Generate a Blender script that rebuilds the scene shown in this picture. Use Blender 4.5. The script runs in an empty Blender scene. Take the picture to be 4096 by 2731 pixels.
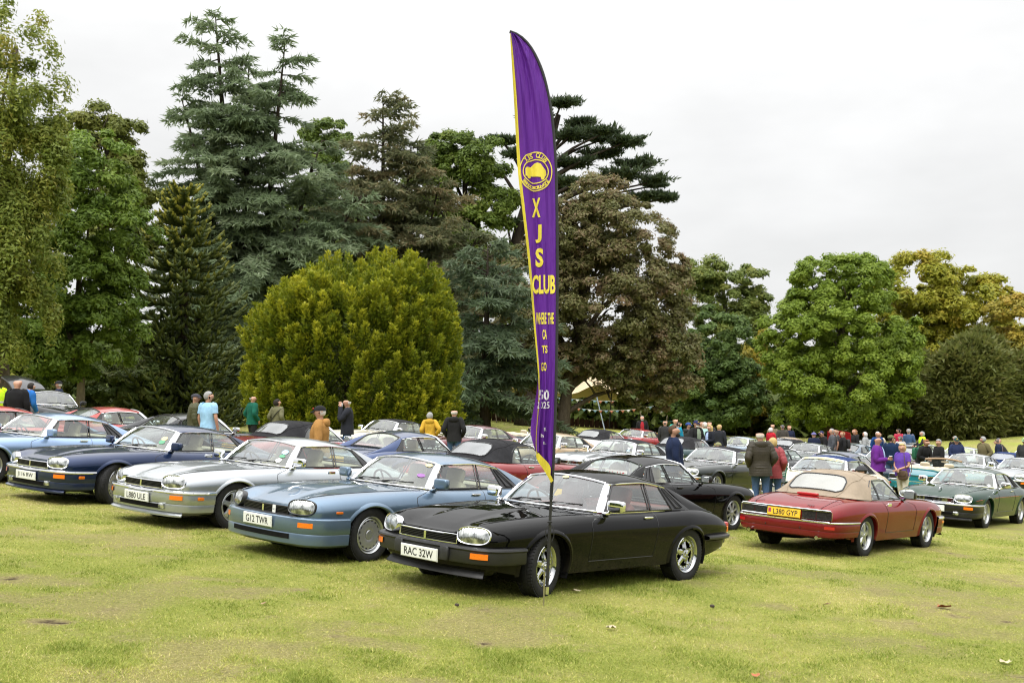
import bpy, bmesh, math, random
import numpy as np
from mathutils import Matrix, Vector
R = math.radians
rnd = random.Random(7)
scene = bpy.context.scene
col = scene.collection

# ------------------------------------------------------------------ camera, sky, sun, exposure
CAM_H, PITCH, ROLL, FPX = 1.919, R(3.111), R(3.843), 4713.0
cam_d = bpy.data.cameras.new('camera')
cam_d.sensor_width = 36.0
cam_d.lens = 36.0 * FPX / 4096.0
cam_d.clip_end = 3000
cam_d.dof.use_dof = True
cam_d.dof.focus_distance = 13.5
cam_d.dof.aperture_fstop = 16.0
cam = bpy.data.objects.new('camera', cam_d)
col.objects.link(cam)
cam.location = (0, 0, CAM_H)
cam.rotation_euler = (R(90) + PITCH, 0, 0)
scene.camera = cam

world = bpy.data.worlds.new('World')
scene.world = world
world.use_nodes = True
wn = world.node_tree
wn.nodes.clear()
def wnode(t, **k):
    n = wn.nodes.new(t)
    for a, b in k.items():
        setattr(n, a, b)
    return n
SUN_EL, SUN_ROT = R(52), R(205)
w_out = wnode('ShaderNodeOutputWorld')
w_sky = wnode('ShaderNodeTexSky', sky_type='NISHITA', sun_disc=False, sun_elevation=SUN_EL, sun_rotation=SUN_ROT)
w_b1 = wnode('ShaderNodeBackground'); w_b1.inputs['Strength'].default_value = 0.05
w_b2 = wnode('ShaderNodeBackground'); w_b2.inputs['Strength'].default_value = 1.0
w_mix = wnode('ShaderNodeMixShader'); w_mix.inputs[0].default_value = 0.93
wn.links.new(w_sky.outputs[0], w_b1.inputs[0])
# closed cloud deck: overcast luminance (brighter overhead) with soft mottling
w_tc = wnode('ShaderNodeTexCoord')
w_sep = wnode('ShaderNodeSeparateXYZ')
wn.links.new(w_tc.outputs['Generated'], w_sep.inputs[0])
w_el = wnode('ShaderNodeMapRange'); w_el.inputs['From Min'].default_value = 0.0
w_el.inputs['From Max'].default_value = 1.0; w_el.inputs['To Min'].default_value = 0.63; w_el.inputs['To Max'].default_value = 3.3
w_pow = wnode('ShaderNodeMath', operation='POWER', use_clamp=True); w_pow.inputs[1].default_value = 2.5
wn.links.new(w_sep.outputs['Z'], w_pow.inputs[0]); wn.links.new(w_pow.outputs[0], w_el.inputs['Value'])
w_map = wnode('ShaderNodeMapping'); w_map.inputs['Scale'].default_value = (1.6, 1.6, 4.0)
wn.links.new(w_tc.outputs['Generated'], w_map.inputs[0])
w_noise = wnode('ShaderNodeTexNoise'); w_noise.inputs['Scale'].default_value = 3.0; w_noise.inputs['Detail'].default_value = 4.0
w_noise.inputs['Roughness'].default_value = 0.55
wn.links.new(w_map.outputs[0], w_noise.inputs['Vector'])
w_nr = wnode('ShaderNodeMapRange'); w_nr.inputs['From Min'].default_value = 0.3; w_nr.inputs['From Max'].default_value = 0.7
w_nr.inputs['To Min'].default_value = 0.90; w_nr.inputs['To Max'].default_value = 1.05
wn.links.new(w_noise.outputs['Fac'], w_nr.inputs['Value'])
w_mul = wnode('ShaderNodeMath', operation='MULTIPLY')
wn.links.new(w_el.outputs[0], w_mul.inputs[0]); wn.links.new(w_nr.outputs[0], w_mul.inputs[1])
w_col = wnode('ShaderNodeVectorMath', operation='SCALE'); w_col.inputs[0].default_value = (1.0, 1.0, 0.995)
wn.links.new(w_mul.outputs[0], w_col.inputs['Scale'])
wn.links.new(w_col.outputs[0], w_b2.inputs[0])
wn.links.new(w_b1.outputs[0], w_mix.inputs[1]); wn.links.new(w_b2.outputs[0], w_mix.inputs[2])
wn.links.new(w_mix.outputs[0], w_out.inputs[0])

sun_d = bpy.data.lights.new('sun', 'SUN')
sun_d.energy = 1.5
sun_d.angle = R(24)
sun_d.color = (1.0, 0.965, 0.91)
sun = bpy.data.objects.new('sun', sun_d)
col.objects.link(sun)
sd = Vector((math.sin(SUN_ROT) * math.cos(SUN_EL), math.cos(SUN_ROT) * math.cos(SUN_EL), math.sin(SUN_EL)))
sun.rotation_euler = sd.to_track_quat('Z', 'Y').to_euler()
sun.location = (0, 0, 60)

vs = scene.view_settings
vs.view_transform = 'Standard'; vs.look = 'None'; vs.exposure = 0.55; vs.gamma = 1.0; vs.use_curve_mapping = False
cy = scene.cycles
cy.max_bounces = 9; cy.diffuse_bounces = 5; cy.glossy_bounces = 4; cy.transmission_bounces = 5; cy.transparent_max_bounces = 12
cy.use_denoising = True
cy.denoising_prefilter = 'ACCURATE'
cy.filter_width = 1.15
cy.caustics_reflective = False; cy.caustics_refractive = False
cy.sample_clamp_indirect = 6.0

# ------------------------------------------------------------------ ground frame: the lawn slopes down to the right
M_w = np.array([[1, 0, 0], [0, -math.sin(PITCH), math.cos(PITCH)], [0, math.cos(PITCH), math.sin(PITCH)]])
_c, _s = math.cos(ROLL), math.sin(ROLL)
M_r = np.array([_c * M_w[0] + _s * M_w[1], -_s * M_w[0] + _c * M_w[1], M_w[2]])
_RG = M_w.T @ M_r
CAMV = np.array([0, 0, CAM_H])
GM = Matrix(((_RG[0, 0], _RG[0, 1], _RG[0, 2], 0), (_RG[1, 0], _RG[1, 1], _RG[1, 2], 0), (_RG[2, 0], _RG[2, 1], _RG[2, 2], 0), (0, 0, 0, 1)))
GM.translation = Vector(CAMV - _RG @ CAMV)
def rise(x, y):
    """the lawn lifts gently towards the trees and flattens out on the right"""
    t = np.clip((np.asarray(y, float) - 60) / 50, 0, 1)
    return .0025 * np.clip(np.asarray(x, float) - 11, 0, 28)**2 + .5 * t * t * (3 - 2 * t)
def gpt(x, y, z=0.0):
    """point in ground coordinates -> world"""
    v = GM @ Vector((x, y, z))
    return Vector((v.x, v.y, v.z + float(rise(x, y))))

# ------------------------------------------------------------------ materials
MATS = {}
class NT:
    def __init__(s, name):
        s.m = bpy.data.materials.new(name); s.m.use_nodes = True
        s.t = s.m.node_tree; s.t.nodes.clear()
        s.out = s.n('ShaderNodeOutputMaterial')
    def n(s, t, **k):
        x = s.t.nodes.new(t)
        for a, b in k.items():
            setattr(x, a, b)
        return x
    def l(s, a, b):
        s.t.links.new(a, b)
    def val(s, sock, v):
        if isinstance(v, (int, float)):
            sock.default_value = v
        elif isinstance(v, tuple):
            sock.default_value = v if len(v) == 4 or sock.type == 'VECTOR' else (*v, 1)
        else:
            s.l(v, sock)
    def noise(s, scale, detail=3, rough=0.5, coord='Object', dist=0.0, stretch=None, vec=None):
        tc = s.n('ShaderNodeTexCoord') if vec is None else None
        nz = s.n('ShaderNodeTexNoise')
        nz.inputs['Scale'].default_value = scale; nz.inputs['Detail'].default_value = detail
        nz.inputs['Roughness'].default_value = rough; nz.inputs['Distortion'].default_value = dist
        src = tc.outputs[coord] if vec is None else vec
        if stretch:
            mp = s.n('ShaderNodeMapping'); mp.inputs['Scale'].default_value = stretch
            s.l(src, mp.inputs[0]); src = mp.outputs[0]
        s.l(src, nz.inputs['Vector'])
        return nz.outputs['Fac']
    def ramp(s, fac, stops, interp='LINEAR'):
        r = s.n('ShaderNodeValToRGB'); r.color_ramp.interpolation = interp
        e = r.color_ramp.elements
        while len(e) < len(stops):
            e.new(0.5)
        for i, (p, c) in enumerate(stops):
            e[i].position = p; e[i].color = (*c, 1) if len(c) == 3 else c
        s.l(fac, r.inputs[0])
        return r.outputs[0]
    def mix(s, fac, a, b, mode='MIX'):
        x = s.n('ShaderNodeMix', data_type='RGBA', blend_type=mode)
        s.val(x.inputs[0], fac); s.val(x.inputs[6], a); s.val(x.inputs[7], b)
        return x.outputs[2]
    def math(s, op, a, b=0.0, clamp=False):
        x = s.n('ShaderNodeMath', operation=op, use_clamp=clamp)
        s.val(x.inputs[0], a); s.val(x.inputs[1], b)
        return x.outputs[0]
    def bump(s, h, dist=0.01, strength=1.0):
        b = s.n('ShaderNodeBump'); b.inputs['Distance'].default_value = dist; b.inputs['Strength'].default_value = strength
        s.l(h, b.inputs['Height'])
        return b.outputs[0]
    def bsdf(s, color=(0.5, 0.5, 0.5), rough=0.5, metal=0.0, coat=0.0, coat_rough=0.03, normal=None, spec=0.5, emit=None):
        p = s.n('ShaderNodeBsdfPrincipled')
        s.val(p.inputs['Base Color'], color); s.val(p.inputs['Roughness'], rough); s.val(p.inputs['Metallic'], metal)
        p.inputs['Coat Weight'].default_value = coat; p.inputs['Coat IOR'].default_value = 1.36; p.inputs['Coat Roughness'].default_value = coat_rough
        s.val(p.inputs['Specular IOR Level'], spec)
        if normal is not None:
            s.l(normal, p.inputs['Normal'])
        return p.outputs[0]
    def done(s, sh):
        s.l(sh, s.out.inputs[0])
        return s.m
def simple(name, color, rough=0.5, metal=0.0, coat=0.0, var=0.12, vscale=6.0, bump=0.0, bscale=60.0, spec=0.5):
    if name in MATS:
        return MATS[name]
    t = NT(name)
    n = t.noise(vscale, 4, 0.6)
    lo = tuple(c * (1 - var) for c in color); hi = tuple(min(1, c * (1 + var)) for c in color)
    c = t.ramp(n, [(0.3, lo), (0.7, hi)])
    nm = t.bump(t.noise(bscale, 3, 0.6), bump) if bump else None
    MATS[name] = t.done(t.bsdf(c, rough, metal, coat, normal=nm, spec=spec))
    return MATS[name]
def paint(name, color, metal=0.35, rough=0.32, dust=0.05, coat=1.0):
    if name in MATS:
        return MATS[name]
    t = NT(name)
    fl = t.noise(900.0, 1, 0.5)
    c = t.ramp(fl, [(0.35, tuple(x * 0.88 for x in color)), (0.65, tuple(min(1, x * 1.1) for x in color))])
    geo = t.n('ShaderNodeTexCoord'); sp = t.n('ShaderNodeSeparateXYZ'); t.l(geo.outputs['Object'], sp.inputs[0])
    low = t.n('ShaderNodeMapRange'); low.inputs['From Min'].default_value = 0.55; low.inputs['From Max'].default_value = 0.15
    t.l(sp.outputs['Z'], low.inputs['Value'])
    d = t.math('MULTIPLY', t.noise(7.0, 5, 0.65), low.outputs[0])
    d = t.math('MULTIPLY', d, 0.22)
    d = t.math('ADD', d, t.math('MULTIPLY', t.noise(2.3, 5, 0.7), dust))
    c = t.mix(d, c, (0.16, 0.14, 0.11))
    MATS[name] = t.done(t.bsdf(c, rough, metal, coat, 0.015, spec=0.0 if metal < .1 else .25))
    return MATS[name]
def glassmat(name, tint=(0.80, 0.88, 0.84), base=0.075, rough=0.0, haze=0.06):
    if name in MATS:
        return MATS[name]
    t = NT(name)
    lw = t.n('ShaderNodeLayerWeight'); lw.inputs['Blend'].default_value = 0.5
    f = t.math('POWER', lw.outputs['Facing'], 3.6)
    f = t.math('ADD', t.math('MULTIPLY', f, 1.0 - base), base, True)
    tr = t.n('ShaderNodeBsdfTransparent'); t.val(tr.inputs[0], tint)
    gl = t.n('ShaderNodeBsdfGlossy'); gl.inputs['Roughness'].default_value = rough; t.val(gl.inputs[0], (0.97, 0.98, 1.0))
    df = t.n('ShaderNodeBsdfDiffuse'); t.val(df.inputs[0], (0.55, 0.58, 0.56))
    m0 = t.n('ShaderNodeMixShader'); t.val(m0.inputs[0], t.math('MULTIPLY', t.noise(3.0, 3), haze * 2)); t.l(tr.outputs[0], m0.inputs[1]); t.l(df.outputs[0], m0.inputs[2])
    m1 = t.n('ShaderNodeMixShader'); t.l(f, m1.inputs[0]); t.l(m0.outputs[0], m1.inputs[1]); t.l(gl.outputs[0], m1.inputs[2])
    MATS[name] = t.done(m1.outputs[0])
    return MATS[name]
def leafmat(name, cols, rough=0.55, trans=0.42, nscale=0.35):
    """cols: list of linear colours picked by a per-leaf random attribute and a soft clump noise"""
    if name in MATS:
        return MATS[name]
    t = NT(name)
    at = t.n('ShaderNodeAttribute', attribute_name='tint')
    nz = t.noise(nscale, 3, 0.55)
    f = t.math('ADD', t.math('MULTIPLY', at.outputs['Fac'], 0.62), t.math('MULTIPLY', nz, 0.42), True)
    k = len(cols)
    c = t.ramp(f, [(0.12 + 0.76 * i / max(1, k - 1), q) for i, q in enumerate(cols)])
    p = t.bsdf(c, rough, spec=0.3)
    tl = t.n('ShaderNodeBsdfTranslucent'); t.l(t.mix(0.5, c, (0.20, 0.24, 0.02), 'ADD') if False else c, tl.inputs[0])
    m = t.n('ShaderNodeMixShader'); m.inputs[0].default_value = trans
    t.l(p, m.inputs[1]); t.l(tl.outputs[0], m.inputs[2])
    MATS[name] = t.done(m.outputs[0])
    return MATS[name]

# ------------------------------------------------------------------ mesh collector
def spline(pts, n):
    """Catmull-Rom (centripetal enough) through pts, n samples"""
    P = np.asarray(pts, float)
    if len(P) == 2:
        return P[0] + (P[1] - P[0]) * np.linspace(0, 1, n)[:, None]
    d = np.r_[0, np.cumsum(np.maximum(np.linalg.norm(np.diff(P, axis=0), axis=1), 1e-9))]
    T = np.zeros_like(P)
    T[1:-1] = (P[2:] - P[:-2]) / (d[2:] - d[:-2])[:, None]
    T[0] = (P[1] - P[0]) / (d[1] - d[0]); T[-1] = (P[-1] - P[-2]) / (d[-1] - d[-2])
    s = np.linspace(0, d[-1], n)
    i = np.clip(np.searchsorted(d, s, 'right') - 1, 0, len(P) - 2)
    h = (d[i + 1] - d[i]); t = ((s - d[i]) / h)[:, None]; h = h[:, None]
    return (2 * t**3 - 3 * t**2 + 1) * P[i] + (t**3 - 2 * t**2 + t) * h * T[i] + (-2 * t**3 + 3 * t**2) * P[i + 1] + (t**3 - t**2) * h * T[i + 1]
def curve(keys):
    """smooth 1-D function through (x, v) keys (monotone-limited cubic)"""
    K = sorted(keys); X = np.array([k[0] for k in K]); V = np.array([k[1] for k in K])
    D = np.diff(V) / np.diff(X)
    T = np.zeros_like(V)
    T[1:-1] = np.where(D[1:] * D[:-1] > 0, 2 * D[1:] * D[:-1] / (D[1:] + D[:-1] + 1e-12), 0)
    T[0], T[-1] = D[0], D[-1]
    def f(x):
        x = np.clip(np.asarray(x, float), X[0], X[-1])
        i = np.clip(np.searchsorted(X, x, 'right') - 1, 0, len(X) - 2)
        h = X[i + 1] - X[i]; t = (x - X[i]) / h
        return (2*t**3-3*t**2+1)*V[i] + (t**3-2*t**2+t)*h*T[i] + (-2*t**3+3*t**2)*V[i+1] + (t**3-t**2)*h*T[i+1]
    return f
class MB:
    def __init__(s):
        s.v = []; s.f = []; s.n = 0
    def add(s, V, F):
        V = np.asarray(V, float).reshape(-1, 3)
        s.v.append(V)
        s.f += [tuple(int(i) + s.n for i in q) for q in F]
        s.n += len(V)
        return s
    def grid(s, P, wrap=False, skip=None, flip=False):
        P = np.asarray(P, float); n, m = P.shape[:2]
        F = []
        for i in range(n - 1):
            for j in range(m if wrap else m - 1):
                if skip is not None and skip[i, j]:
                    continue
                j2 = (j + 1) % m
                q = (i * m + j, (i + 1) * m + j, (i + 1) * m + j2, i * m + j2)
                F.append(q[::-1] if flip else q)
        return s.add(P.reshape(-1, 3), F)
    def tube(s, path, r, sides=6, cap=True, squash=None):
        P = np.asarray(path, float); n = len(P)
        r = np.broadcast_to(np.asarray(r, float), (n,))
        T = np.gradient(P, axis=0); T /= np.linalg.norm(T, axis=1)[:, None] + 1e-12
        ref = np.array([0, 0, 1.0]) if abs(T[0][2]) < 0.9 else np.array([1.0, 0, 0])
        u = np.cross(T[0], ref); u /= np.linalg.norm(u)
        a = np.linspace(0, 2 * math.pi, sides, endpoint=False) + math.pi / sides
        G = np.zeros((n, sides, 3))
        for i in range(n):
            u = u - T[i] * (u @ T[i]); u /= np.linalg.norm(u) + 1e-12
            w = np.cross(T[i], u)
            G[i] = P[i] + r[i] * (np.cos(a)[:, None] * u + np.sin(a)[:, None] * w * (squash or 1))
        b = s.n
        s.grid(G, wrap=True)
        if cap:
            s.f.append(tuple(b + k for k in range(sides)))
            s.f.append(tuple(b + (n - 1) * sides + k for k in range(sides))[::-1])
        return s
    def box(s, c, d, rot=None, taper=1.0):
        V = np.array([[x, y, z] for z in (-1, 1) for y in (-1, 1) for x in (-1, 1)], float)
        V[4:, :2] *= taper
        V = V * np.asarray(d, float) / 2
        if rot is not None:
            V = V @ np.array(rot.to_3x3()).T
        return s.add(V + np.asarray(c, float), [(0, 2, 3, 1), (4, 5, 7, 6), (0, 1, 5, 4), (2, 6, 7, 3), (0, 4, 6, 2), (1, 3, 7, 5)])
    def rbox(s, c, d, n=5, p=4.0, rot=None, k=10):
        """rounded box: superellipsoid"""
        th = np.linspace(-math.pi / 2, math.pi / 2, k); ph = np.linspace(0, 2 * math.pi, 2 * k, endpoint=False)
        e = 2.0 / p
        def sp(x):
            return np.sign(x) * np.abs(x) ** e
        G = np.zeros((k, 2 * k, 3))
        for i, t in enumerate(th):
            G[i, :, 0] = sp(np.cos(t)) * sp(np.cos(ph)); G[i, :, 1] = sp(np.cos(t)) * sp(np.sin(ph)); G[i, :, 2] = sp(np.sin(t))
        G = G * np.asarray(d, float) / 2
        if rot is not None:
            G = G @ np.array(rot.to_3x3()).T
        return s.grid(G + np.asarray(c, float), wrap=True)
    def lathe(s, prof, n=28, axis='Y', c=(0, 0, 0)):
        """prof: (axial, radius)"""
        a = np.linspace(0, 2 * math.pi, n, endpoint=False)
        G = np.zeros((len(prof), n, 3))
        for i, (h, r) in enumerate(prof):
            if axis == 'Y':
                G[i] = np.stack([r * np.cos(a), np.full(n, h), r * np.sin(a)], 1)
            else:
                G[i] = np.stack([r * np.cos(a), r * np.sin(a), np.full(n, h)], 1)
        return s.grid(G + np.asarray(c, float), wrap=True)
    def sweep(s, path, prof, closed=False):
        """plan path (x,y) swept with profile (outward offset, z); outward = to the right of travel"""
        P = np.asarray(path, float); T = np.gradient(P, axis=0); T /= np.linalg.norm(T, axis=1)[:, None]
        N = np.stack([T[:, 1], -T[:, 0]], 1)
        G = np.zeros((len(P), len(prof), 3))
        for j, (o, z) in enumerate(prof):
            G[:, j, :2] = P + N * o; G[:, j, 2] = z
        s.grid(G, wrap=closed)
        return s
    def mesh(s, name, sharp=38):
        me = bpy.data.meshes.new(name)
        V = np.concatenate(s.v) if s.v else np.zeros((0, 3))
        me.from_pydata(V.tolist(), [], s.f)
        me.polygons.foreach_set('use_smooth', np.ones(len(s.f), bool))
        if sharp:
            me.set_sharp_from_angle(angle=R(sharp))
        me.update()
        return me
def mirrored(mb):
    o = MB(); V = np.concatenate(mb.v).copy(); V[:, 1] *= -1
    return o.add(V, [q[::-1] for q in mb.f])
def obj(name, me, mat=None, parent=None, loc=None, rot=None):
    o = bpy.data.objects.new(name, me)
    col.objects.link(o)
    if isinstance(mat, list):
        if len(me.materials) == 0:
            for m in mat:
                me.materials.append(m)
    elif mat is not None:
        if len(me.materials) == 0:
            me.materials.append(mat)
        if me.materials[0] is not mat:
            o.material_slots[0].link = 'OBJECT'; o.material_slots[0].material = mat
    if parent is not None:
        o.parent = parent
    if loc is not None:
        o.location = loc
    if rot is not None:
        o.rotation_euler = rot
    return o
def tag(o, label=None, cat=None, group=None, kind=None):
    if label: o['label'] = label
    if cat: o['category'] = cat
    if group: o['group'] = group
    if kind: o['kind'] = kind
    return o
def empty(name, loc=(0, 0, 0), rz=0.0, parent=None):
    o = bpy.data.objects.new(name, None); col.objects.link(o)
    o.empty_display_size = 0.2
    o.location = loc; o.rotation_euler = (0, 0, rz)
    if parent is not None: o.parent = parent
    return o
_txt = {}
def text_geo(s, bold=0.0, spacing=1.0):
    """outline of a line of text as flat triangles, unit cap height about 0.7, origin bottom left"""
    key = (s, bold, spacing)
    if key not in _txt:
        cu = bpy.data.curves.new('lettering', 'FONT'); cu.body = s; cu.size = 1.0; cu.offset = bold; cu.resolution_u = 3
        cu.space_character = spacing
        to = bpy.data.objects.new('lettering', cu); col.objects.link(to)
        dg = bpy.context.evaluated_depsgraph_get()
        me = bpy.data.meshes.new_from_object(to.evaluated_get(dg))
        V = np.array([v.co[:] for v in me.vertices]); F = [tuple(p.vertices) for p in me.polygons]
        bpy.data.objects.remove(to); bpy.data.curves.remove(cu); bpy.data.meshes.remove(me)
        V[:, 0] -= V[:, 0].min()
        _txt[key] = (V, F)
    return _txt[key]
def text_fit(s, w, h, bold=0.0, spacing=1.0):
    """text scaled into w x h centred on the origin (x right, y up)"""
    V, F = text_geo(s, bold, spacing)
    V = V.copy(); lo, hi = V.min(0), V.max(0)
    V[:, 0] = (V[:, 0] - (lo[0] + hi[0]) / 2) * w / (hi[0] - lo[0])
    V[:, 1] = (V[:, 1] - (lo[1] + hi[1]) / 2) * h / (hi[1] - lo[1])
    return V, F
# ------------------------------------------------------------------ materials shared by the cars
CHROME = simple('chrome', (0.86, 0.87, 0.89), 0.06, 1.0, var=0.03)
RUBBER = simple('black_rubber', (0.018, 0.018, 0.019), 0.42, bump=0.002, bscale=200, var=0.25)
TRIMB = simple('satin_black_trim', (0.012, 0.012, 0.013), 0.35, var=0.2)
DARK = simple('underside_black', (0.008, 0.008, 0.008), 0.9, var=0.3, spec=0.1)
TYRE = simple('tyre_rubber', (0.020, 0.020, 0.021), 0.78, bump=0.003, bscale=90, var=0.35, vscale=14, spec=0.3)
WCHR = simple('wheel_chrome', (0.56, 0.57, 0.58), 0.10, 1.0, var=0.06)
SILV = simple('wheel_silver', (0.50, 0.51, 0.52), 0.30, 0.75, var=0.08)
GREYW = simple('wheel_grey', (0.36, 0.36, 0.36), 0.36, 0.55, var=0.08)
PLW = simple('plate_white', (0.74, 0.75, 0.72), 0.35, var=0.04)
PLY = simple('plate_yellow', (0.78, 0.48, 0.03), 0.35, var=0.05)
PLT = simple('plate_lettering', (0.012, 0.012, 0.013), 0.4)
AMBER = simple('amber_lens', (0.75, 0.17, 0.008), 0.15, coat=1.0, var=0.15, vscale=60)
REDL = simple('red_lens', (0.42, 0.012, 0.012), 0.14, coat=1.0, var=0.2, vscale=60)
SMOKE = simple('smoked_lens', (0.030, 0.028, 0.027), 0.12, coat=1.0, var=0.3, vscale=30)
GLASS = glassmat('car_glass')
GLASSD = glassmat('car_glass_hazy', (0.74, 0.80, 0.78), 0.14, haze=0.10)
MIRRORG = simple('mirror_glass', (0.75, 0.78, 0.80), 0.02, 1.0, var=0.02)
CLOTHB = simple('soft_top_black', (0.016, 0.016, 0.018), 0.9, bump=0.004, bscale=250, var=0.3, vscale=9, spec=0.2)
CLOTHT = simple('soft_top_tan', (0.275, 0.222, 0.165), 0.9, bump=0.004, bscale=250, var=0.14, vscale=5, spec=0.2)
CLOTHN = simple('soft_top_navy', (0.018, 0.035, 0.11), 0.9, bump=0.004, bscale=250, var=0.2, vscale=5, spec=0.2)
CREAMC = simple('cream_leather', (0.52, 0.45, 0.32), 0.5, var=0.10, vscale=5)
TANC = simple('tan_leather', (0.30, 0.20, 0.11), 0.5, var=0.12)
REDC = simple('red_leather', (0.22, 0.025, 0.018), 0.42, var=0.15)
GREYC = simple('grey_leather', (0.16, 0.16, 0.16), 0.55, var=0.15)
def _lens():
    t = NT('headlight_lens')
    w = t.n('ShaderNodeTexWave', wave_type='BANDS', bands_direction='Y'); w.inputs['Scale'].default_value = 11.0
    w.inputs['Distortion'].default_value = 2.0; w.inputs['Detail'].default_value = 1.0
    tc = t.n('ShaderNodeTexCoord'); t.l(tc.outputs['Object'], w.inputs['Vector'])
    nz = t.noise(15.0, 2, 0.5)
    c = t.ramp(nz, [(0.34, (0.16, 0.17, 0.17)), (0.5, (0.42, 0.44, 0.43)), (0.68, (0.78, 0.80, 0.78))])
    return t.done(t.bsdf(c, 0.18, 0.85, 1.0, 0.02, normal=t.bump(w.outputs['Fac'], 0.0025)))
LENS = _lens()

# ------------------------------------------------------------------ body curves (car frame: x forward, y to the car's left, z up; origin between the axles)
ycrest = curve([(-2.33, .60), (-2.0, .655), (-1.6, .70), (-1.3, .725), (-.8, .747), (-.3, .753), (.3, .753), (.6, .745), (1.0, .715), (1.4, .682), (1.8, .645), (2.0, .617), (2.1, .60)])
zcrest = curve([(-2.33, .672), (-2.25, .708), (-2.1, .748), (-1.9, .783), (-1.6, .812), (-1.3, .822), (-.8, .812), (-.3, .805), (.3, .805), (.6, .804), (1.0, .796), (1.4, .780), (1.8, .752), (2.0, .727), (2.1, .704)])
ymaxf = curve([(-2.33, .725), (-2.27, .765), (-2.15, .797), (-2.0, .825), (-1.6, .868), (-1.3, .885), (-.8, .892), (-.3, .896), (.3, .896), (.6, .895), (1.0, .892), (1.4, .885), (1.75, .862), (2.0, .820), (2.06, .792), (2.1, .742)])
zcreasef = curve([(-2.33, .57), (-2.1, .615), (-1.3, .650), (0, .645), (1.3, .628), (1.8, .60), (2.1, .57)])
zsillf = curve([(-2.33, .36), (-2.0, .29), (-1.7, .25), (-1.2, .21), (1.0, .205), (1.5, .21), (1.8, .25), (2.1, .30)])
zhood = curve([(.30, .838), (.6, .834), (1.0, .822), (1.4, .794), (1.7, .750), (1.9, .708), (2.05, .666), (2.2, .618)])
zdeck = curve([(-1.36, .850), (-1.5, .848), (-1.7, .836), (-2.0, .798), (-2.2, .758), (-2.42, .70)])
NLOW, NUP = 9, 11
def section(x):
    """rows (y, z) from the sill to the fender crest"""
    ym, zc, ye, zs, z0 = ymaxf(x), zcreasef(x), ycrest(x), zcrest(x), zsillf(x)
    t = np.linspace(0, 1, NLOW)[:, None]
    p0 = np.array([ym - .072, z0]); p1 = np.array([ym - .004, z0 + (zc - z0) * .62]); p2 = np.array([ym, zc])
    lo = (1 - t)**2 * p0 + 2 * t * (1 - t) * p1 + t**2 * p2
    t = np.linspace(0, 1, NUP)[1:, None]
    q1 = np.array([ym - .043, zs - .010]); q2 = np.array([ye, zs])
    up = (1 - t)**2 * p2 + 2 * t * (1 - t) * q1 + t**2 * q2
    return np.vstack([[ym - .16, z0], lo, up])
def side_y(x, z):
    s = section(x)[1:]
    return float(np.interp(z, s[:, 1], s[:, 0]))
XF, XR = 2.10, -2.33
def xdoor_f(z): return np.interp(z, [.2, .69, .735, .765, .80], [.61, .61, .59, .50, .34])
def xdoor_r(z): return np.interp(z, [.2, .5, .68, .80], [-.565, -.585, -.60, -.625])
ARCH = [(1.2955, .305, .375, .338), (-1.2955, .305, .372, .306)]
ZDOOR = .318
def side_grid():
    zn = section(0.0)[:, 1]
    uF = np.r_[np.linspace(0, .09, 7), np.linspace(.115, 1, 36)]
    xs, parts = [], []
    for z in zn:
        a, b = float(xdoor_f(z)), float(xdoor_r(z))
        xs.append(np.r_[XF + (a - XF) * uF, np.linspace(a, b, 28)[1:], b + (XR - b) * np.r_[np.linspace(0, .94, 36), np.linspace(.96, 1, 5)][1:]])
    X = np.array(xs).T                          # columns x rows
    nF, nD = len(uF), 27
    P = np.zeros((*X.shape, 3))
    for i in range(X.shape[0]):
        for j in range(X.shape[1]):
            s = section(X[i, j])
            P[i, j] = (X[i, j], s[j, 0], s[j, 1])
    C = (P[:-1, :-1] + P[1:, :-1] + P[:-1, 1:] + P[1:, 1:]) / 4
    hole = np.zeros(C.shape[:2], bool)
    for cx, cz, rx, rz in ARCH:
        hole |= (((C[..., 0] - cx) / rx)**2 + ((C[..., 2] - cz) / rz)**2 < 1)
    vin = np.zeros(P.shape[:2], bool)           # vertices touching both a kept and a removed face -> snap to the arch
    pad = np.pad(hole, 1, constant_values=False); padk = np.pad(~hole, 1, constant_values=False)
    anyh = pad[:-1, :-1] | pad[1:, :-1] | pad[:-1, 1:] | pad[1:, 1:]
    anyk = padk[:-1, :-1] | padk[1:, :-1] | padk[:-1, 1:] | padk[1:, 1:]
    for i, j in zip(*np.where(anyh & anyk)):
        x, y, z = P[i, j]
        cx, cz, rx, rz = min(ARCH, key=lambda a: abs(a[0] - x))
        if z < .222: continue
        d = math.hypot((x - cx) / rx, (z - cz) / rz); k = 1 / d
        x2, z2 = cx + (x - cx) * k, cz + (z - cz) * k
        P[i, j] = (x2, side_y(x2, z2), z2)
    door = np.zeros_like(hole)
    zrow = (zn[:-1] + zn[1:]) / 2
    door[nF - 1:nF - 1 + nD, :] = (zrow > ZDOOR)[None, :]
    return P, hole, door
_SG = side_grid()
def fas_x(y, ye=.742): return XF + .105 * (1 - min(1, abs(y) / ye)**2)
def lip_z(y):
    q = min(1, abs(y) / .60)
    s = min(1, max(0, (q - .55) / .40)); s = s * s * (3 - 2 * s)
    return .622 + .082 * s
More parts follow.
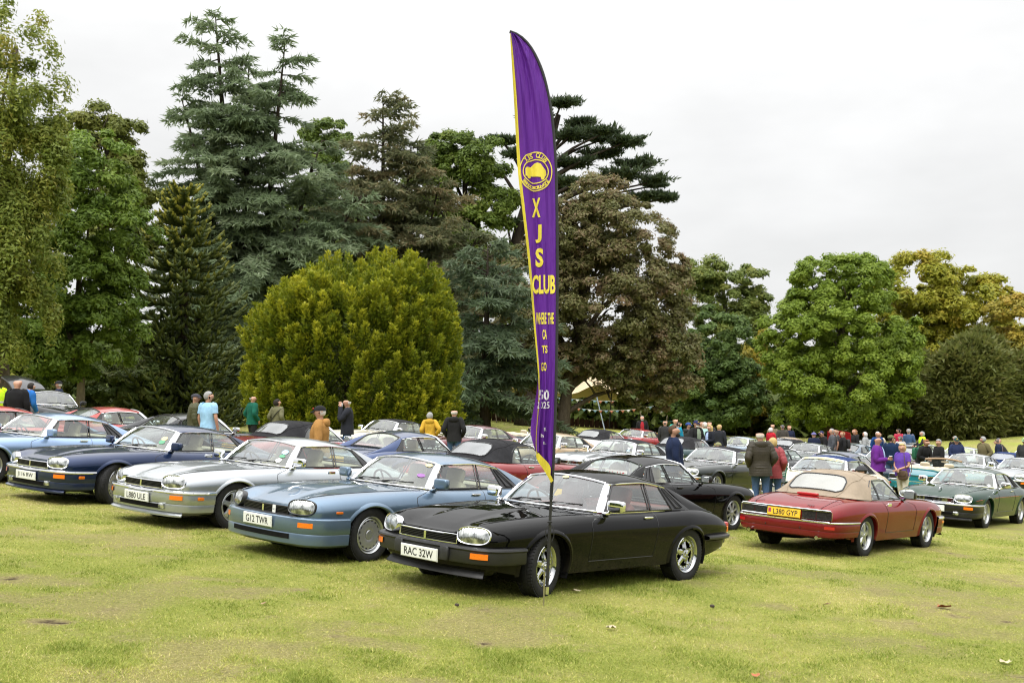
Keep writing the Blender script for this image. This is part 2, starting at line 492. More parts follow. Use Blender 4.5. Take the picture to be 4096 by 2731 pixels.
def body_mesh():
    P, hole, door = _SG
    mb = MB()
    for sgn in (1, -1):
        Q = P.copy(); Q[..., 1] *= sgn
        mb.grid(Q, skip=hole | door, flip=sgn > 0)
    for end, bul, sg in ((0, .105, 1), (-1, .055, -1)):
        colm = P[end]; n = 25; G = np.zeros((len(colm), n, 3))
        z0, z1 = colm[0, 2], colm[-1, 2]
        for i, (x, y, z) in enumerate(colm):
            yy = np.linspace(-y, y, n)
            G[i, :, 1] = yy; G[i, :, 0] = x + sg * bul * (1 - (yy / y)**2)
            if sg > 0:
                tz = np.array([lip_z(a) for a in yy * .6 / y])
                G[i, :, 2] = z0 + (tz - z0) * (z - z0) / (z1 - z0)
            else:
                G[i, :, 2] = z0 + (z1 + .012 * (1 - (yy / y)**2) - z0) * (z - z0) / (z1 - z0)
        mb.grid(G, flip=sg > 0)
    return mb
def door_mesh():
    P, hole, door = _SG
    return MB().grid(P, skip=~door, flip=True)
def arch_lip(k, sgn):
    cx, cz, rx, rz = ARCH[k]
    mb = MB(); a = np.linspace(R(-14), R(194), 40)
    prof = [(-.004, -.055), (-.006, .004), (.008, .018), (.024, .016), (.050, -.004)]
    G = np.zeros((len(a), len(prof), 3))
    for i, t in enumerate(a):
        for j, (dr, dy) in enumerate(prof):
            x, z = cx + (rx + dr) * math.cos(t), cz + (rz + dr) * math.sin(t)
            G[i, j] = (x, sgn * (side_y(x, max(z, .2)) + dy), z)
    return mb.grid(G, flip=sgn < 0)
def hood_z(x, y):
    yc = float(ycrest(min(x, XF))); q = min(1, abs(y) / yc)
    zc = float(zhood(x)); ze = float(zcrest(min(x, XF))) if x < XF else .704
    s = min(1, max(0, (q - .50) / .45)); s = s * s * (3 - 2 * s)
    z = zc + (ze - zc) * (s if ze > zc else q**2)
    b = min(1, max(0, (.27 - abs(y)) / .05)); b = b * b * (3 - 2 * b)
    fade = min(1, max(0, (x - .7) / .5)) * min(1, max(0, (2.17 - x) / .45))
    return z + .013 * b * fade
def hood_rear(y): return .645 - .28 * (abs(y) / .74)**2.2
def bonnet_mesh():
    yy = np.r_[-1, -.97, -.93, np.linspace(-.88, .88, 31), .93, .97, 1]
    us = np.r_[np.linspace(0, .9, 26), .94, .97, .99, 1]
    G = np.zeros((len(us), len(yy), 3))
    for j, q in enumerate(yy):
        x0 = hood_rear(q * .745); x1 = fas_x(q * .60, .60 / .809)
        x1 = XF + .105 * (1 - q * q)
        for i, u in enumerate(us):
            x = x0 + (x1 - x0) * u
            y = q * float(ycrest(min(x, XF)))
            z = hood_z(x, y) if u < 1 else lip_z(q * .6)
            if u >= .9:
                z = hood_z(x, y) * (1 - (u - .9) / .1) + lip_z(q * .6) * (u - .9) / .1
            G[i, j] = (x, y, z + .002)
    return MB().grid(G)
def cowl_mesh():
    mb = MB(); q = np.linspace(-.96, .96, 25); G = np.zeros((3, 25, 3))
    for j, a in enumerate(q):
        y = a * .735
        x0, x1 = hood_rear(y) + .012, ws_base(a)[0] - .02
        for i in range(3):
            x = x0 + (x1 - x0) * i / 2
            G[i, j] = (x, y, float(zhood(.5)) - .012 * (1 - abs(i - 1)) - .028 * abs(a)**3)
    mb.grid(G)
    for k in range(14):
        y = -.56 + k * .08
        x = hood_rear(y) - .035
        mb.box((x, y, float(zhood(.5)) - .002 - .028 * abs(y / .735)**3), (.05, .028, .006))
    return mb
def deck_mesh(x0=-1.40):
    q = np.linspace(-1, 1, 25); us = np.r_[np.linspace(0, .95, 22), .98, 1]
    G = np.zeros((len(us), 25, 3))
    for j, a in enumerate(q):
        x1 = XR - .055 * (1 - a * a)
        for i, u in enumerate(us):
            x = x0 + (x1 - x0) * u; y = a * float(ycrest(max(x, XR)))
            ze = float(zcrest(max(x, XR))); zc = float(zdeck(x))
            s = abs(a)**4
            z = zc + (ze - zc) * s
            if u > .9:
                w = (u - .9) / .1; z = z * (1 - w) + (float(zcrest(XR)) + .012 * (1 - a * a)) * w
            G[i, j] = (x, y, z + .002)
    return MB().grid(G, flip=True)
# --- greenhouse
def ws_base(a):
    a = abs(a); return (.565 - .255 * a**2.3, .69, .836 - .020 * a**2)
def ws_top(a):
    a = abs(a); return (.085 - .085 * a**2, .553, 1.166 - .052 * a**2)
def ws_pt(a, t, off=0.0):
    b, c = ws_base(a), ws_top(a)
    p = np.array([b[0] + (c[0] - b[0]) * t, a * (b[1] + (c[1] - b[1]) * t), b[2] + (c[2] - b[2]) * t + .018 * math.sin(math.pi * t)])
    return p + np.array([.5, 0, .86]) * off
def windscreen_mesh():
    return MB().grid([[ws_pt(a, t) for a in np.linspace(-1, 1, 21)] for t in np.linspace(0, 1, 9)])
def windscreen_frame_mesh():
    mb = MB()
    ring = [ws_pt(a, 0, .006) for a in np.linspace(-1, 1, 17)] + [ws_pt(1, t, .006) for t in np.linspace(.06, .94, 9)] + [ws_pt(a, 1, .006) for a in np.linspace(1, -1, 17)] + [ws_pt(-1, t, .006) for t in np.linspace(.94, .06, 9)]
    ring.append(ring[0])
    mb.tube(ring, .013, 6, cap=False)
    for s in (1, -1):
        G = []
        for t in np.linspace(0, 1, 9):
            p = ws_pt(s, t, .004); h = t
            q = dlo(.265 + (-.062 - .265) * t, h)
            q = (q[0], s * q[1], q[2])
            m = (np.array(p) + np.array(q)) / 2 + np.array([.008, s * .010, .006])
            G.append([p, m, q])
        mb.grid(G, flip=s < 0)
    return mb
zrail = curve([(-.05, 1.108), (-.3, 1.126), (-.65, 1.128), (-.95, 1.100), (-1.1, 1.076), (-1.4, 1.02)])
def dlo(x, h, out=0.0):
    zt = float(zrail(x)); y = .747 - .172 * h**1.12
    return np.array([x, y + out, .818 + (zt - .818) * h + out * .5])
DLOS = {
    'door': [(.250, .02), (-.580, .02), (-.630, .97), (-.080, .97)],
    'quarter_early': [(-.625, .02), (-1.045, .02), (-.965, .97), (-.675, .97)],
    'panel_early': [(-1.055, 0), (-1.415, 0), (-1.095, 1.0), (-.973, 1.0)],
    'quarter_late': [(-.625, .02), (-1.22, .02), (-1.15, .5), (-1.06, .90), (-.99, .97), (-.675, .97)],
    'panel_late': [(-1.225, 0), (-1.415, 0), (-1.095, 1.0), (-1.03, .99), (-1.065, .91), (-1.155, .51)],
    'quarter_soft': [(-.625, .02), (-.92, .02), (-.80, .70), (-.68, .93), (-.64, .95), (-.600, .95)],
    'door_soft': [(.250, .02), (-.60, .02), (-.575, .95), (-.080, .97)],
}
def dlo_outline(key, n=6):
    K = DLOS[key]; out = []
    for i in range(len(K)):
        a, b = np.array(K[i]), np.array(K[(i + 1) % len(K)])
        for t in np.linspace(0, 1, n, endpoint=False):
            out.append(a + (b - a) * t)
    return out
def pane(key, s, out=0.0, thick=0.0):
    """polygon on the side glass surface, fanned as a strip between lower and upper outline"""
    O = np.array(dlo_outline(key, 8)); c = O.mean(0)
    mb = MB(); rings = []
    for k in (1.0, .66, .33):
        rings.append([dlo(*(c + (p - c) * k), out) for p in O])
    rings.append([dlo(c[0], c[1], out)] * len(O))
    G = np.array(rings); G[..., 1] *= s
    return mb.grid(G, wrap=True, flip=s < 0)
def pane_frame(key, s, r=.011, out=.004):
    P = np.array([dlo(a, h, out) for a, h in dlo_outline(key, 6)]); P[:, 1] *= s
    return MB().tube(np.vstack([P, P[:1]]), r, 6, cap=False)
def roof_mesh():
    us = np.linspace(0, 1, 15); qs = np.r_[-1.03, np.linspace(-1, 1, 23), 1.03]
    E = spline([(.0, .558, 1.118), (-.3, .582, 1.138), (-.68, .585, 1.140), (-1.10, .570, 1.084)], 15)
    Cn = spline([(.085, 0, 1.170), (-.22, 0, 1.212), (-.60, 0, 1.216), (-1.04, 0, 1.158)], 15)
    G = np.zeros((15, len(qs), 3))
    for i in range(15):
        for j, q in enumerate(qs):
            a = min(1, abs(q))
            G[i, j] = (Cn[i, 0] + (E[i, 0] - Cn[i, 0]) * a**2, E[i, 1] * q, Cn[i, 2] + (E[i, 2] - Cn[i, 2]) * a**2.6 - (.022 if abs(q) > 1 else 0))
    return MB().grid(G, flip=True)
TRIDGE = spline([(-1.095, .574, 1.086), (-1.28, .590, 1.030), (-1.50, .610, .950), (-1.75, .634, .862), (-2.10, .640, .752)], 19)
def buttress_mesh(s):
    mb = MB(); n = 19; G = np.zeros((n, 9, 3))
    for i in range(n):
        u = i / (n - 1); x = -1.418 + (-2.10 + 1.418) * u
        b = np.array([x, float(ycrest(x)) + .012 * (1 - u), float(zcrest(x)) - .004])
        tpt = TRIDGE[i]
        for j in range(9):
            v = j / 8
            p = b + (tpt - b) * v
            p[1] += .016 * math.sin(math.pi * v) * (1 - .4 * u); G[i, j] = p
    G[..., 1] *= s
    mb.grid(G, flip=s > 0)
    I = spline([(-1.10, .505, 1.080), (-1.30, .508, .978), (-1.50, .515, .868), (-1.75, .560, .828), (-2.10, .62, .750)], n)
    H = np.zeros((n, 4, 3))
    for i in range(n):
        for j, v in enumerate((0, .25, .6, 1)):
            H[i, j] = TRIDGE[i] + (I[i] - TRIDGE[i]) * v + np.array([0, 0, .012 * math.sin(math.pi * v)])
    H[..., 1] *= s
    mb.grid(H, flip=s > 0)
    return mb
def rear_glass_mesh():
    G = []
    for t in np.linspace(0, 1, 7):
        G.append([(-1.045 - .045 * a * a + (-.47 + .045 * a * a) * t, a * (.505 + .01 * t), 1.156 - .075 * a * a + (-.290 + .065 * a * a) * t) for a in np.linspace(-1, 1, 13)])
    return MB().grid(G, flip=True)
def rear_glass_frame_mesh():
    f = lambda a, t: (-1.045 - .045 * a * a + (-.47 + .045 * a * a) * t - .004, a * (.497 + .01 * t), 1.158 - .075 * a * a + (-.290 + .065 * a * a) * t + .004)
    r = [f(a, 0) for a in np.linspace(-.9, .9, 11)] + [f(1, t) for t in np.linspace(.12, .98, 7)] + [f(a, 1) for a in np.linspace(.97, -.97, 11)] + [f(-1, t) for t in np.linspace(.98, .12, 7)]
    return MB().tube(r + r[:1], .014, 6, cap=False)
# --- soft top
def softtop_mesh():
    n, m = 34, 37
    E = np.vstack([spline([(.01, .563, 1.118), (-.3, .590, 1.142), (-.60, .592, 1.132)], 12),
                   spline([(-.60, .592, 1.132), (-.70, .625, 1.085), (-.83, .690, .98), (-.93, .752, .826)], 9)[1:],
                   spline([(-.93, .752, .826), (-1.12, .742, .832), (-1.34, .700, .842), (-1.47, .60, .850)], 15)[1:]])
    Cn = spline([(.085, 0, 1.172), (-.25, 0, 1.225), (-.70, 0, 1.232), (-1.08, 0, 1.170), (-1.33, 0, 1.005), (-1.53, 0, .856)], len(E))
    q = np.linspace(-1, 1, m); G = np.zeros((len(E), m, 3))
    for i in range(len(E)):
        u = i / (len(E) - 1)
        for j, a in enumerate(q):
            w = abs(a)
            drop = Cn[i, 2] - E[i, 2]
            pz = 2.6 + 9 * max(0, drop - .05) * (1 - .2 * u)
            px = 2.0 + 1.5 * u
            y = E[i, 1] * (w * (1 - .18 * min(1, drop / .3)) + .18 * min(1, drop / .3) * w**6)
            G[i, j] = (Cn[i, 0] + (E[i, 0] - Cn[i, 0]) * w**px, math.copysign(y, a), Cn[i, 2] - drop * w**pz)
    return MB().grid(G, flip=True), G
_ST = softtop_mesh()
def softtop_pt(u, a):
    G = _ST[1]; n, m = G.shape[:2]
    i = u * (n - 1); j = (a + 1) / 2 * (m - 1)
    i0, j0 = min(int(i), n - 2), min(int(j), m - 2); fi, fj = i - i0, j - j0
    return (G[i0, j0] * (1 - fi) + G[i0 + 1, j0] * fi) * (1 - fj) + (G[i0, j0 + 1] * (1 - fi) + G[i0 + 1, j0 + 1] * fi) * fj
def soft_window(off=.006):
    def f(v, a):
        e = (abs(a) * .68)
        p = softtop_pt(.685 + .235 * v + .0 * abs(a), math.copysign(e, a))
        return p + np.array([-.55, 0, .8]) * off
    return f
def soft_window_mesh():
    f = soft_window(.007); G = []
    for v in np.linspace(0, 1, 9):
        G.append([f(v, a * (.86 + .14 * min(1, min(v, 1 - v) * 5))) for a in np.linspace(-1, 1, 17)])
    return MB().grid(G, flip=True)
def soft_window_frame_mesh():
    f = soft_window(.008)
    r = [f(0, a) for a in np.linspace(-.84, .84, 15)] + [f(v, .86 + .14 * min(1, min(v, 1 - v) * 5)) for v in np.linspace(.05, .95, 11)] + [f(1, a) for a in np.linspace(.84, -.84, 15)] + [f(v, -(.86 + .14 * min(1, min(v, 1 - v) * 5))) for v in np.linspace(.95, .05, 11)]
    return MB().tube(r + r[:1], .011, 6, cap=False)
def soft_seam_mesh():
    mb = MB()
    for s in (1, -1):
        mb.tube([softtop_pt(u, s * (.80 - .25 * max(0, u - .5))) + np.array([0, 0, .003]) for u in np.linspace(.02, .98, 26)], .005, 5)
    mb.tube([softtop_pt(.44, a) + np.array([0, 0, .003]) for a in np.linspace(-.9, .9, 20)], .004, 5)
    return mb
def folded_hood_mesh():
    mb = MB()
    for k, (x, z, w, h) in enumerate([(-1.27, .875, .60, .085), (-1.14, .895, .58, .075), (-1.38, .865, .56, .07)]):
        p = [(x + .03 * math.sin(a * 4 + k), a * w, z + .012 * math.sin(a * 9 + 2 * k)) for a in np.linspace(-1, 1, 19)]
        mb.tube(p, h * (1 + .12 * np.sin(np.linspace(0, 9, 19) + k)), 9, squash=.75)
    return mb
# --- bumpers and fittings
PLANF = spline([(1.665, .868), (1.88, .866), (2.02, .835), (2.11, .775), (2.17, .68), (2.205, .52), (2.235, .30), (2.245, 0)], 23)
PLANR = spline([(-1.665, .868), (-1.95, .850), (-2.17, .812), (-2.30, .745), (-2.365, .60), (-2.39, .35), (-2.40, 0)], 21)
def full(plan):
    m = plan[::-1].copy()[1:]; m[:, 1] *= -1
    return np.vstack([plan, m])
FULLF = full(PLANF)[::-1]            # right to left: outward is to the right of travel
FULLR = full(PLANR)
def bumper(plan, prof): return MB().sweep(plan, prof)
BP = {  # outward offset, z
    'rubber': [(-.05, .512), (.012, .510), (.034, .502), (.040, .486), (.030, .474), (.024, .468), (.026, .368), (.012, .348), (-.06, .335)],
    'body': [(-.06, .512), (.012, .508), (.030, .494), (.036, .44), (.033, .345), (.022, .330), (.028, .315), (.020, .21), (-.02, .182), (-.10, .175)],
    'under_chrome': [(-.05, .47), (.020, .47), (.024, .42), (.018, .345), (.006, .330), (.010, .315), (-.004, .23), (-.05, .20), (-.14, .195)],
    'chrome': [(-.05, .512), (.014, .510), (.034, .500), (.038, .482), (.028, .468), (-.04, .466)],
    'rear_body': [(-.05, .50), (.018, .500), (.026, .485), (.022, .395), (.010, .380), (.014, .365), (-.01, .300), (-.06, .278), (-.14, .275)],
    'rear_rubber': [(-.05, .512), (.012, .510), (.036, .502), (.040, .482), (.026, .462), (-.04, .456)],
    'rear_chrome': [(-.05, .532), (.020, .530), (.036, .518), (.030, .504), (-.03, .502)],
}
def chin_mesh(z0=.205, z1=.300, w=.74):
    P = FULLF[np.abs(FULLF[:, 1]) < w]
    mb = MB().sweep(P, [(-.18, z1 + .05), (-.13, z1), (-.10, z0 + .05), (-.065, z0 + .015), (-.063, z0), (-.11, z0 + .004)])
    return mb
def valance_mesh(): return MB().sweep(FULLF[np.abs(FULLF[:, 1]) < .85], [(-.02, .36), (-.07, .33), (-.11, .26), (-.20, .22)])
def light_frame(y, z, s, yaw=21, pitch=13, x=None):
    """matrix of a lamp set in the front of a wing; local x outward, y sideways, z up"""
    x = fas_x(y) + .004 if x is None else x
    return Matrix.Translation((x, s * y, z)) @ Matrix.Rotation(R(s * yaw), 4, 'Z') @ Matrix.Rotation(R(-pitch), 4, 'Y')
def superell(n, a, b, p, q=1.0):
    t = np.linspace(0, 2 * math.pi, n, endpoint=False); c, s_ = np.cos(t), np.sin(t)
    return np.sign(c) * np.abs(c)**(2 / p) * a, np.sign(s_) * np.abs(s_)**(2 / p) * b
def lamp(a=.172, b=.084, p=2.7):
    """bezel ring and domed lens of an oval headlight"""
    ring, lens = MB(), MB()
    prof = [(-.05, 1.07), (.004, 1.07), (.013, 1.03), (.010, .97), (-.02, .95)]
    G = []
    for x, k in prof:
        yy, zz = superell(36, a * k, b * (k if k < 1 else 1 + (k - 1) * 1.5), p); G.append(np.stack([np.full(36, x), yy, zz], 1))
    ring.grid(G, wrap=True)
    G = []
    for k in (.95, .85, .65, .4, .15, 0.001):
        yy, zz = superell(36, a * k, b * k, p); G.append(np.stack([.004 + .022 * (1 - k**2) + 0 * yy, yy, zz], 1))
    lens.grid(G, wrap=True)
    return ring, lens
def round_lamp(r=.073):
    return MB().lathe([(-.03, r * 1.12), (.006, r * 1.12), (.014, r), (.006, r * .93)], 24), MB().lathe([(.004, r * .93), (.016, r * .7), (.022, r * .35), (.024, .001)], 24)
def grille_meshes(zb=.520, zt=.606, w=.415):
    back, frame, slats = MB(), MB(), []
    xs = lambda y, o: fas_x(y, .73) + o
    yy = np.linspace(-w, w, 17)
    back.grid([[(xs(y, .006), y, z) for y in yy] for z in (zb, zt)], flip=True)
    loop = [(xs(y, .016), y, zb) for y in yy] + [(xs(y, .010), y, zt) for y in yy[::-1]]
    frame.tube(loop + loop[:1], .0075, 6, cap=False)
    for k in range(5):
        z = zb + (zt - zb) * (k + .75) / 5.4
        m = MB(); m.grid([[(xs(y, o), y, z + dz) for y in yy] for o, dz in ((.006, .004), (.018, .003), (.018, -.003), (.006, -.004))])
        slats.append(m)
    badge = MB().box((fas_x(0, .73) + .020, 0, (zb + zt) / 2), (.012, .030, zt - zb - .012))
    return back, frame, slats, badge
# --- wheels (axis along y, outer face towards +y)
def tyre_mesh():
    mb = treads_mesh()
    pr = [(-.080, .205), (-.100, .245), (-.103, .285), (-.092, .312), (-.070, .3235), (-.030, .325), (-.026, .319), (-.020, .325), (.020, .325), (.026, .319), (.030, .325), (.070, .3235), (.092, .312), (.103, .285), (.100, .250), (.092, .232), (.086, .210), (.060, .200)]
    return mb.lathe(pr, 48)
def treads_mesh():
    mb = MB()
    for k in range(56):
        a = 2 * math.pi * k / 56
        for s in (-1, 1):
            m = Matrix.Rotation(a + s * .02, 3, 'Y') @ Matrix.Rotation(s * .35, 3, 'Z')
            c = Matrix.Rotation(a + s * .02, 3, 'Y') @ Vector((0, s * .063, .3235))
            mb.box(c, (.021, .052, .010), m)
    return mb
def rim_meshes(kind):
    """list of (name, role, MB): barrel + face"""
    out = []
    barrel = MB().lathe([(-.07, .19), (.02, .188), (.050, .192), (.082, .200), (.090, .210), (.094, .214), (.090, .218), (.078, .214)], 40)
    back = MB().lathe([(.0, .190), (.002, .05), (.002, .001)], 32)
    if kind == 'slotted':       # chrome face, ring of slots round the edge, five broad ribs and a domed hub
        out.append(('rim', 'chrome', barrel)); out.append(('rim_back', 'dark', back))
        f = MB().lathe([(.028, .190), (.048, .178), (.054, .166), (.050, .150)], 40)
        for k in range(5):
            a = 2 * math.pi * k / 5 + .3
            G = []
            for r_, w, y in ((.050, .036, .070), (.085, .034, .066), (.120, .030, .054), (.155, .034, .049)):
                G.append([(r_ * math.cos(a) - d * w * math.sin(a), y - (0 if abs(d) < .6 else .018), r_ * math.sin(a) + d * w * math.cos(a)) for d in (-1, -.5, .5, 1)])
            f.grid(G)
        for k in range(20):
            a = 2 * math.pi * k / 20
            f.box((.158 * math.cos(a), .052, .158 * math.sin(a)), (.030, .012, .012), Matrix.Rotation(-a, 3, 'Y'))
        out.append(('spokes', 'chrome', f))
        h = MB().lathe([(.05, .060), (.072, .052), (.078, .030), (.092, .026), (.097, .018), (.098, .001)], 20)
        for k in range(5):
            a = 2 * math.pi * k / 5
            h.lathe([(.06, .010), (.086, .009), (.088, .001)], 8, c=(.058 * math.cos(a), 0, .058 * math.sin(a)))
        out.append(('hub', 'chrome', h))
    elif kind == 'disc':        # flat silver face with a scalloped row of slots
        out.append(('rim', 'silver', barrel)); out.append(('rim_back', 'dark', back))
        n = 96; th = np.linspace(0, 2 * math.pi, n, endpoint=False)
        sc = .5 + .5 * np.cos(th * 16); sc = np.clip((sc - .18) * 2.2, 0, 1)
        G = []
        for k, (r0, y) in enumerate(((.001, .066), (.062, .066), (.066, .069), (.095, .070), (.140, .070))):
            G.append(np.stack([r0 * np.cos(th), np.full(n, y), r0 * np.sin(th)], 1))
        rr = .150 + .022 * sc
        G.append(np.stack([rr * np.cos(th), np.full(n, .068), rr * np.sin(th)], 1))
        G.append(np.stack([rr * np.cos(th), np.full(n, .045), rr * np.sin(th)], 1))
        f = MB().grid(G, wrap=True)
        out.append(('disc_face', 'grey', f))
        out.append(('outer_ring', 'silver', MB().lathe([(.04, .190), (.066, .186), (.070, .178), (.066, .172), (.04, .170)], 40)))
    else:                       # star: five spokes; multi: ten
        ns = 5 if kind == 'star' else 8
        out.append(('rim', 'silver', barrel)); out.append(('rim_back', 'dark', back))
        f = MB()
        for k in range(ns):
            a = 2 * math.pi * k / ns + .35
            ww = (.044, .040, .034, .050) if kind == 'star' else (.020, .020, .020, .032)
            G = []
            for r_, w, y in zip((.035, .080, .130, .192), ww, (.066, .068, .066, .052)):
                G.append([(r_ * math.cos(a) - d * w * math.sin(a), y - (0 if abs(d) < .8 else .024), r_ * math.sin(a) + d * w * math.cos(a)) for d in (-1, -.7, .7, 1)])
            f.grid(G)
        f.lathe([(.05, .190), (.064, .184), (.066, .176), (.05, .172)], 40)
        out.append(('spokes', 'silver', f))
        h = MB().lathe([(.05, .060), (.069, .056), (.073, .034), (.080, .030), (.081, .001)], 20)
        for k in range(5):
            a = 2 * math.pi * k / 5
            h.lathe([(.06, .009), (.076, .008), (.077, .001)], 8, c=(.048 * math.cos(a), 0, .048 * math.sin(a)))
        out.append(('hub', 'silver', h))
    return out
def well_mesh():
    mb = MB()
    for cx, cz, r, rz in ARCH:
        for s in (1, -1):
            a = np.linspace(R(-25), R(205), 24)
            G = [[(cx + (r + .004) * math.cos(t), s * y, cz + (rz + .004) * math.sin(t)) for t in a] for y in (.845, .50)]
            mb.grid(G)
            mb.add([(cx, s * .50, cz)] + [(cx + (r + .004) * math.cos(t), s * .50, cz + (rz + .004) * math.sin(t)) for t in a], [(0, k, k + 1) for k in range(1, 24)])
    mb.box((0, 0, .27), (1.95, 1.50, .16)); mb.box((1.6, 0, .36), (1.0, .98, .20)); mb.box((-1.75, 0, .36), (1.1, .98, .20))
    for x in (1.2955, -1.2955):
        mb.tube([(x, -.7, .32), (x, .7, .32)], .035, 6)
    mb.tube([(.9, .25, .17), (-1.2, .28, .16), (-2.2, .45, .22)], .035, 6)
    return mb
def cabin_mesh():
    mb = MB()
    mb.grid([[(.58, y, .30), (-1.40, y, .30)] for y in (-.74, .74)])
    for s in (1, -1):
        mb.grid([[(.56, s * .755, .28), (-1.38, s * .735, .28)], [(.56, s * .730, .785), (-1.38, s * .690, .795)]])
        mb.grid([[(.26, s * .728, .790), (-.62, s * .728, .794)], [(.26, s * .675, .775), (-.62, s * .675, .775)], [(.26, s * .675, .40), (-.62, s * .675, .40)]])
    mb.grid([[(.60, -.73, .28), (.60, .73, .28)], [(.54, -.70, .80), (.54, .70, .80)]])
    mb.grid([[(-1.10, -.66, .815), (-1.10, .66, .815)], [(-1.50, -.58, .838), (-1.50, .58, .838)]])
    mb.grid([[(-1.10, -.66, .815), (-1.10, .66, .815)], [(-1.0, -.70, .36), (-1.0, .70, .36)]])
    return mb
def dash_mesh():
    mb = MB().rbox((.34, 0, .735), (.36, 1.32, .15), p=5, k=9)
    mb.rbox((.25, -.36, .800), (.18, .40, .06), p=4, k=8)
    return mb
def wheel_steer_mesh():
    m = Matrix.Rotation(R(-62), 3, 'Y')
    a = np.linspace(0, 2 * math.pi, 25)
    c = Vector((.03, -.36, .80))
    pts = [c + m @ Vector((.19 * math.cos(t), .19 * math.sin(t), 0)) for t in a]
    mb = MB().tube(pts, .014, 6, cap=False)
    for t in (0, math.pi, -math.pi / 2 + math.pi):
        mb.tube([c, c + m @ Vector((.19 * math.cos(t), .19 * math.sin(t), 0))], .012, 5)
    mb.tube([c, (.34, -.36, .68)], .03, 6)
    return mb
def seat_meshes():
    m = Matrix.Rotation(R(-16), 3, 'Y')
    base = MB().rbox((-.18, 0, .40), (.56, .50, .20), p=4)
    back = MB().rbox((-.46, 0, .63), (.17, .50, .54), p=4, rot=m)
    for s in (1, -1):
        back.rbox((-.435, s * .20, .61), (.18, .12, .42), p=3, rot=m, k=7)
    head = MB().rbox((-.555, 0, .955), (.10, .29, .20), p=4.5, rot=m)
    return base, back, head
def wiper_mesh(a0, t0, a1, t1):
    p, q = ws_pt(a0, t0, .012), ws_pt(a1, t1, .016)
    ml = ws_pt(a0 + (a1 - a0) * .55, t0 + (t1 - t0) * .55, .034)
    mb = MB().tube([ws_pt(a0 - .04, -.05, .01), p, ml], .007, 5)
    b0, b1 = ws_pt(a0 + (a1 - a0) * .22, t0 + (t1 - t0) * .22 + .012, .010), ws_pt(a1 + (a1 - a0) * .10, t1 + (t1 - t0) * .10 + .012, .010)
    mb.tube([b0, b1], .007, 5)
    mb.tube([b0 + (b1 - b0) * .12, ml, b0 + (b1 - b0) * .88], .005, 5)
    return mb
def mirror_meshes(s):
    y0 = .775
    stem = MB().rbox((.265, s * (y0 + .02), .815), (.10, .06, .035), p=3, k=7).tube([(.262, s * (y0 + .03), .815), (.245, s * (y0 + .085), .865)], .014, 6)
    m = Matrix.Rotation(R(s * 8), 3, 'Z')
    head = MB().rbox((.25, s * (y0 + .135), .902), (.085, .205, .125), p=5.0, rot=m, k=11)
    gl = MB().box((.25 - .045, s * (y0 + .130), .902), (.006, .172, .098), m)
    return stem, head, gl
def handle_mesh(s, late=False):
    x, z = -.445, .752
    y = side_y(x, z)
    if late:
        return MB().rbox((x, s * (y + .004), z), (.155, .020, .062), p=5, k=8)
    mb = MB().rbox((x, s * (y + .012), z + .008), (.165, .028, .024), p=4, k=8)
    mb.rbox((x + .005, s * (y - .001), z - .016), (.11, .014, .034), p=4, k=6)
    return mb
def seam_mesh(s):
    """shut line round the door"""
    pts = []
    for z in np.linspace(.802, ZDOOR + .004, 22): pts.append((float(xdoor_f(z)), z))
    for u in np.linspace(0, 1, 14)[1:-1]: pts.append((float(xdoor_f(.24)) + (float(xdoor_r(.24)) - float(xdoor_f(.24))) * u, ZDOOR + .004))
    for z in np.linspace(ZDOOR + .004, .806, 22): pts.append((float(xdoor_r(z)), z))
    P = []
    for x, z in pts:
        P.append((x, s * (side_y(x, min(z, float(zcrest(x)) - .002)) + .0008), z))
    return MB().tube(P, .0042, 5)
def belt_mesh(s, x1=-1.40):
    P = [(x, s * (float(ycrest(x)) + .004), float(zcrest(x)) + .006) for x in np.linspace(.30, x1, 24)]
    return MB().tube(P, .0065, 5)
def coach_mesh(s):
    P = [(x, s * (float(ymaxf(x)) + .001), float(zcreasef(x))) for x in np.r_[np.linspace(1.98, 1.71, 6)]]
    Q = [(x, s * (float(ymaxf(x)) + .001), float(zcreasef(x))) for x in np.linspace(.90, -.90, 30)]
    W = [(x, s * (float(ymaxf(x)) + .001), float(zcreasef(x))) for x in np.linspace(-1.66, -2.2, 12)]
    mb = MB()
    for p in (P, Q, W): mb.tube(p, .004, 5)
    return mb
def hood_seams():
    mb = MB()
    for s in (1, -1):
        mb.tube([(x, s * (float(ycrest(x)) - .012), hood_z(x, float(ycrest(x)) - .012) + .003) for x in np.linspace(.44, 2.06, 30)], .0035, 5)
    return mb
def deck_seams(x0=-1.5):
    mb = MB()
    for s in (1, -1):
        mb.tube([(x, s * min(.56, float(ycrest(x)) - .07), float(zdeck(x)) + .004 - (float(zdeck(x)) - float(zcrest(x))) * (min(.56, float(ycrest(x)) - .07) / float(ycrest(x)))**4) for x in np.linspace(x0, XR + .01, 20)], .0035, 5)
    return mb
